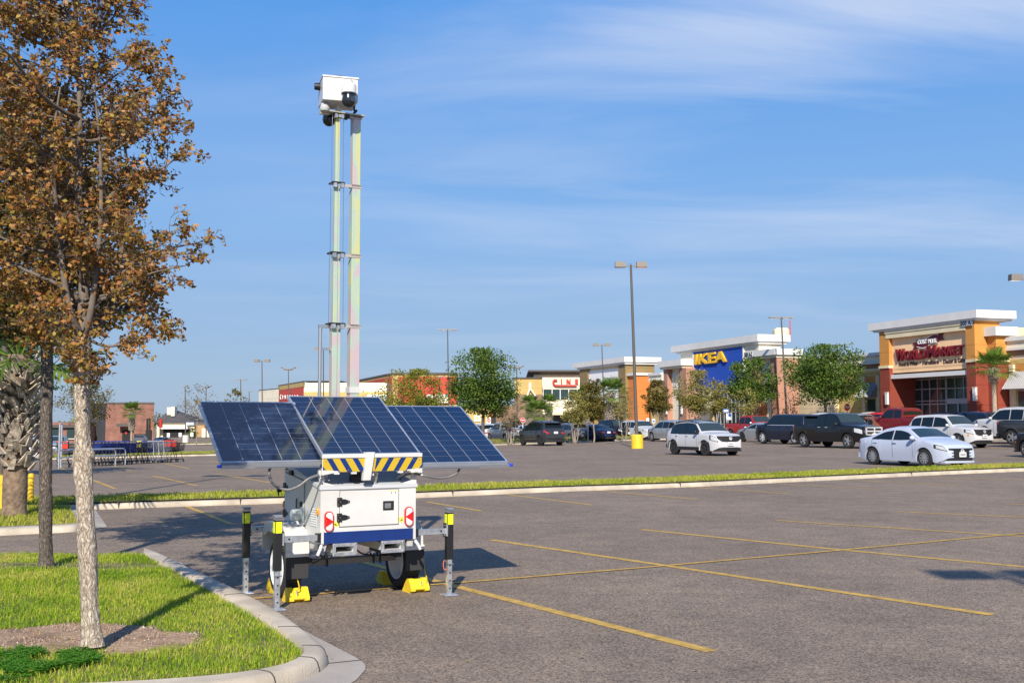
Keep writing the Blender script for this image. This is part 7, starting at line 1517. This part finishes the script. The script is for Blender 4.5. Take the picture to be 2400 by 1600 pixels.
p = plate(t, X, [(-.30, .12), (.20, .12), (.20, .45), (-.30, .45)], SBLU, 'top_board'); plate(t, X, [(-.24, .2), (.14, .2), (.14, .36), (-.24, .36)], SWHT, 'board_text', -.018, -.012, p); p = plate(t, X, [(-.05, -.5), (.42, -.5), (.42, .08), (-.05, .08)], SWHT, 'lower_board'); plate(t, X, [(.2, -.25), (.40, -.25), (.40, .05), (.2, .05)], SBLU, 'board_mark', -.018, -.012, p)
# ---- shopping carts and their corral
CB = mat('cart_blue', (.008, .03, .22), .5); CGY = mat('cart_grey', (.42, .44, .46), .4, .4); CBK = mat('cart_black', (.02, .02, .022), .5); CRD = mat('cart_red', (.62, .04, .02), .45); CWH = mat('cart_wheel', (.45, .45, .44), .6); CYL = mat('cart_yellow', (.55, .50, .10), .5)
def cart(label, basket, frame, seat, pos, rz, group, solid=True):
    t = thing('shopping_cart', label, 'shopping cart', pos, rz, group); L, W, z0, z1 = .85, .27, .50, .93
    mb = MB(); b8 = [(-.30, -W * .85, z0), (.46, -W * .62, z0 + .06), (.46, W * .62, z0 + .06), (-.30, W * .85, z0), (-.36, -W, z1), (.54, -W * .78, z1 - .04), (.54, W * .78, z1 - .04), (-.36, W, z1)]; b8 = [Vector(p) for p in b8]
    def bars(a, b, c, d, n, m, r):     # quad a-b (bottom) d-c (top)
        for i in range(n + 1): f = i / n; mb.tube([a.lerp(b, f), d.lerp(c, f)], r, 4, caps=False)
        for j in range(m + 1): f = j / m; mb.tube([a.lerp(d, f), b.lerp(c, f)], r * (1.6 if j in (0, m) else 1), 4, caps=False)
    rr = .008 if solid else .006
    bars(b8[0], b8[1], b8[5], b8[4], 12, 6, rr); bars(b8[3], b8[2], b8[6], b8[7], 12, 6, rr); bars(b8[1], b8[2], b8[6], b8[5], 7, 6, rr); bars(b8[0], b8[3], b8[7], b8[4], 7, 5, rr); bars(b8[0], b8[1], b8[2], b8[3], 10, 5, rr)
    mb.build('basket', basket, t)
    mb = MB()
    for s in (-1, 1):
        mb.tube([(.42, s * .20, .12), (-.34, s * .25, .16), (-.42, s * .25, .30), (-.30, s * .23, z0 - .01), (-.44, s * .26, 1.0)], .016, 6); mb.tube([(.30, s * .19, .13), (.10, s * .20, z0)], .014, 6)
    mb.tube([(.42, -.2, .12), (.42, .2, .12)], .014, 6); mb.tube([(-.34, -.25, .16), (-.34, .25, .16)], .014, 6); mb.build('frame', frame, t, 60)
    mb = MB(); mb.tube([(-.45, -.27, 1.01), (-.45, .27, 1.01)], .022, 8); mb.build('handle', seat if seat is not CBK else CBK, t, 60)
    mb = MB(); mb.box(-.385, -.365, -.2, .2, .74, .93); mb.build('child_seat', seat, t)
    for x, y in ((.38, .19), (.38, -.19), (-.32, .25), (-.32, -.25)):
        mb = MB(); mb.lathe([(.045, -.016), (.062, -.012), (.062, .012), (.045, .016)], 14, 'y', (x, y, .062)); mb.lathe([(.026, -.02), (.026, .02)], 8, 'y', (x, y, .062), 1); mb.build('wheel', [CBK, CWH], t, 40)
    return t
e0, e1 = P(165, 1094), P(416, 1082); cd = (e1 - e0); cd.z = 0; cd.normalize(); crz = math.atan2(cd.y, cd.x)
G1, G2, G3 = 'nested blue shopping carts', 'grey shopping carts', 'black shopping carts with red seats'
protos = {}
CARTS = [(160, 'r', 'black cart with red seat alone inside the corral at its left end'), (219, 'k', 'black cart just right of the pale oak trunk inside the corral'), (238, 'b', 0), (246, 'b', 0), (254, 'b', 0), (262, 'b', 0), (270, 'b', 0), (278, 'b', 0), (290, 'b', 'blue cart just outside the corral end, rear of the two loose blue ones'), (302, 'b', 'blue cart just outside the corral end, front of the two loose blue ones'), (318, 'k', 'black cart with large frame right behind the loose blue carts'), (330, 'y', 'black cart with yellow showing through its basket'), (343, 'b', 'single blue cart between the black cart with yellow and the grey carts'), (357, 'g', 'bright grey cart, left of the three grey carts'), (369, 'g', 'bright grey cart in the middle of the three grey carts'), (381, 'g', 'bright grey cart, right of the three grey carts'), (399, 'r', 'black cart with red seat next to the last cart of the row'), (412, 'r', 'last cart at the right end of the row, black with red seat')]
MT = {'b': (CB, CBK, CB), 'g': (CGY, CGY, CGY), 'r': (CBK, CBK, CRD), 'k': (CBK, CBK, CBK), 'y': (CBK, CBK, CYL)}
GR = {'b': G1, 'g': G2, 'r': G3, 'k': G3, 'y': G3}
for i, (px, k, lab) in enumerate(CARTS):
    b = P(px, 1094 - (px - 165) * .048); lab = lab or 'blue cart in the tightly nested row behind the corral rail'
    if k not in protos: protos[k] = cart(lab, *MT[k], b, crz, GR[k], k == 'b')
    else: copy_thing(protos[k], loc=b, label=lab)
cr = thing('cart_corral', 'galvanised cart corral rails with two tall sign posts', 'cart corral', P(139, 1098)); cb = cr.location.copy()
for dx in (0, 5):
    mb = MB(); p = P(137.5 + dx, 1098 - dx * .4) - cb; mb.tube([p + Vector((0, 0, -.1)), p + Vector((0, 0, PD(139, 992, cb.y).z - cb.z))], .04, 8); mb.build('tall_post', GALV, cr, 60)
for off, nm in ((-.45, 'rail'), (.75, 'rail')):
    a, b = P(141, 1097) + Vector((0, off, 0)) - cb, P(279, 1090) + Vector((0, off, 0)) - cb; h = PD(200, 1055, cb.y).z - cb.z
    mb = MB(); mb.tube([a + Vector((0, 0, h))] + refine([a.lerp(b, .92) + Vector((0, 0, h)), a.lerp(b, .97) + Vector((0, 0, h - .02)), a.lerp(b, .995) + Vector((0, 0, h - .12)), b + Vector((0, 0, h - .3)), b], 3), .032, 8); mb.tube([a + Vector((0, 0, h * .6)), b + Vector((0, 0, h * .6))], .026, 8); mb.build(nm, GALV, cr, 60)
for k in range(2):
    mb = MB(); z = (1.0, 1.7)[k]; mb.tube([P(138, 1098) - cb + Vector((0, 0, z)), P(143, 1096) - cb + Vector((0, 0, z))], .025, 6); mb.build('crossbar', GALV, cr, 60)
# ---- trees of the lot
GT = 'trees in the lot before the shops'
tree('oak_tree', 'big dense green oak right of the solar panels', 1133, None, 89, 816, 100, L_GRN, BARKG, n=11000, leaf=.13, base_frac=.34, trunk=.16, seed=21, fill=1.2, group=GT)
tree('elm_tree', 'autumn tree turning yellow and orange above the right solar panel', 962, None, 96, 864, 98, L_AUT, BARKD, fill=1, n=8500, leaf=.125, base_frac=.2, trunk=.13, seed=22, group=GT)
tree('crape_myrtle', 'thin grey leaved crape myrtle on the grass bed left of the graphite SUV', 1196, None, 88.5, 940, 36, L_GRY, BARKL, 'vase', n=1900, leaf=.09, base_frac=.35, trunk=.035, stems=5, gaps=.3, seed=23, group=GT)
tree('crape_myrtle', 'wide crape myrtle with olive leaves before the dark crossover', 1347, None, 89, 915, 44, L_TAN, BARKL, 'vase', n=4200, leaf=.095, base_frac=.36, trunk=.04, fill=.5, stems=5, gaps=.2, seed=24, group=GT)
tree('oak_tree', 'slim bushy bronze green tree left of the tall lamp post', 1391, None, 89.5, 888, 34, L_BRN, BARKL, n=4800, leaf=.11, base_frac=.36, trunk=.07, fill=.6, seed=25, group=GT)
tree('crape_myrtle', 'sparse crape myrtle just left of the tall lamp post', 1462, None, 90, 904, 30, L_TAN, BARKL, 'vase', n=2000, leaf=.09, base_frac=.38, trunk=.035, stems=4, gaps=.4, seed=26, group=GT)
tree('crape_myrtle', 'brownish rounded crape myrtle before the left brown columns', 1541, None, 112, 890, 32, L_BRN, BARKL, n=4500, leaf=.12, base_frac=.42, trunk=.07, fill=.6, stems=3, seed=27, group=GT)
tree('crape_myrtle', 'yellow green crape myrtle covering the lower left of the blue panel', 1630, None, 104, 868, 54, L_TAN, BARKL, 'vase', n=6500, leaf=.11, base_frac=.38, trunk=.07, fill=.8, stems=3, seed=28, group=GT)
tree('crape_myrtle', 'tan crape myrtle in front of the glass entrance below the blue panel', 1684, None, 99, 890, 34, L_TAN, BARKL, 'vase', n=4200, leaf=.105, base_frac=.40, trunk=.05, fill=.6, stems=3, gaps=.2, seed=29, group=GT)
tree('oak_tree', 'dark green oak behind the red pickup, right of the blue panel', 1756, None, 99, 838, 66, L_GRN, BARKG, n=8000, leaf=.13, base_frac=.42, trunk=.13, seed=30, fill=1, group=GT)
tree('crape_myrtle', 'yellowish sparse crape myrtle in front of the dark oak by the red pickup', 1745, None, 94, 908, 40, L_TAN, BARKL, 'vase', n=2200, leaf=.095, base_frac=.40, trunk=.04, stems=3, gaps=.3, seed=31, group=GT)
tree('oak_tree', 'spreading green oak in front of the wing left of the market hall', 1934, None, 90, 808, 102, L_GRN, BARKG, n=13000, leaf=.13, base_frac=.42, trunk=.15, seed=32, fill=1.2, group=GT)
tree('crape_myrtle', 'almost bare crape myrtle before the rose brown portico', 1857, None, 97, 902, 24, L_TAN, BARKL, 'vase', n=260, leaf=.11, base_frac=.4, trunk=.05, stems=3, gaps=.5, seed=33, group=GT)
GF = 'trees far beyond the carts'
tree('elm_tree', 'olive brown tree behind the pale trunk at the left of the brick building', 205, None, 140, 888, 66, L_BRN, BARKL, n=5000, leaf=.15, base_frac=.35, trunk=.14, gaps=.2, fill=.6, seed=34, group=GF)
tree('elm_tree', 'greyish half bare tree left of the left solar panel', 462, None, 118, 900, 54, L_GRY, BARKL, n=1500, leaf=.12, base_frac=.42, trunk=.06, gaps=.4, seed=35, group=GF)
tree('elm_tree', 'round bronze tree top showing above the left solar panel', 551, None, 150, 908, 32, L_BRN, BARKL, n=2400, leaf=.19, base_frac=.2, trunk=.12, seed=36, group=GF)
tree('elm_tree', 'thin young tree by the right corner of the brick building', 366, None, 165, 966, 24, L_BRN, BARKL, n=420, leaf=.16, base_frac=.55, trunk=.06, gaps=.4, seed=37, group=GF)
tree('shrub', 'dark green shrub at the right end of the black glazing', 452, None, 208, 1003, 13, L_GRN, BARKD, n=500, leaf=.22, base_frac=.05, trunk=.05, seed=38)
tree('oak_tree', 'dark green tree added for the palm fronds and shade at the left edge', -25, None, 34, 640, 190, L_GRN, BARKG, n=6000, leaf=.11, base_frac=.35, trunk=.14, seed=39)  # added dark tree stands in for palm fronds and the shade among them
def palm_px(label, px, Y, ycrown, fr, yb0, rb, seed, slim=.55, boots=True, name='palm_tree'):
    b = GX(px, Y); H = PD(px, ycrown, Y).z - b.z; z0 = PD(px, yb0, Y).z - b.z; return palm(name, label, b, H, rb, z0, H - .1, fr, None, 24, seed, boots, slim=slim)
palm_px('slender fan palm with boot cluster in front of the orange market hall', 2332, 72, 862, 1.5, 899, .30, 41, .5)
palm_px('fan palm left of the round red sign, leftmost of three', 1241, 116, 946, 1.2, 1000, .36, 42)
palm_px('short bright fan palm in the middle of three beside the round red sign', 1259, 112, 968, 1.6, 1005, .36, 43)
palm_px('fan palm right of two others by the cinema windows', 1286, 116, 946, 1.2, 1000, .36, 44)
palm_px('shaggy fan palm behind the slim bushy tree', 1377, 108, 930, 1.4, 1000, .34, 45)
palm_px('fan palm in front of the right olive brown pillar', 1431, 106, 920, 1.8, 1000, .40, 46)
palm_px('fan palm in front of the brick building', 309, 158, 965, 1.7, 1010, .40, 47, .4)
palm_px('fan palm fronds below the autumn tree', 1000, 100, 962, 1.5, 1000, .3, 48)
# ---- far treeline and fallen leaves
C = []
for _ in range(9000):
    x = R.uniform(-260, 330); h = 3.6 + 1.6 * pnoise((x * .03, 3, 1)) + 1.2 * pnoise((x * .11, 8, 1)); C.append((x, R.uniform(330, 350), -2.6 + h * R.random() ** .7 + (1.2 if x > 60 else 0)))
tag(leaf_cards('distant_treeline', C, 1.2, L_GRN, None, 1.2), 'low dark treeline along the horizon', 'treeline', kind='stuff')
C = []
for _ in range(420):
    x, y = R.uniform(-6, 1.5), R.uniform(5.5, 16)
    z = KH if pt_in_poly(x, y, isl) else .006
    C.append((x, y, z + (.05 if z > .05 and not in_dirt(x, y) else .008)))
V, F = [], []
for (x, y, z) in C:
    a = R.uniform(0, 6.28); s = R.uniform(.012, .026); k = len(V); ca, sa = math.cos(a), math.sin(a); ti = R.uniform(-.4, .4)
    V += [(x, y, z), (x + s * (ca * .7 - sa * .45), y + s * (sa * .7 + ca * .45), z + .004 + s * ti * .5), (x + s * 1.5 * ca, y + s * 1.5 * sa, z + .003), (x + s * (ca * .7 + sa * .45), y + s * (sa * .7 - ca * .45), z + .004)]; F.append((k, k + 1, k + 2, k + 3))
tag(npmesh('fallen_leaves', V, F, L_OAK), 'scattered fallen oak leaves near the island', 'leaves', kind='stuff')
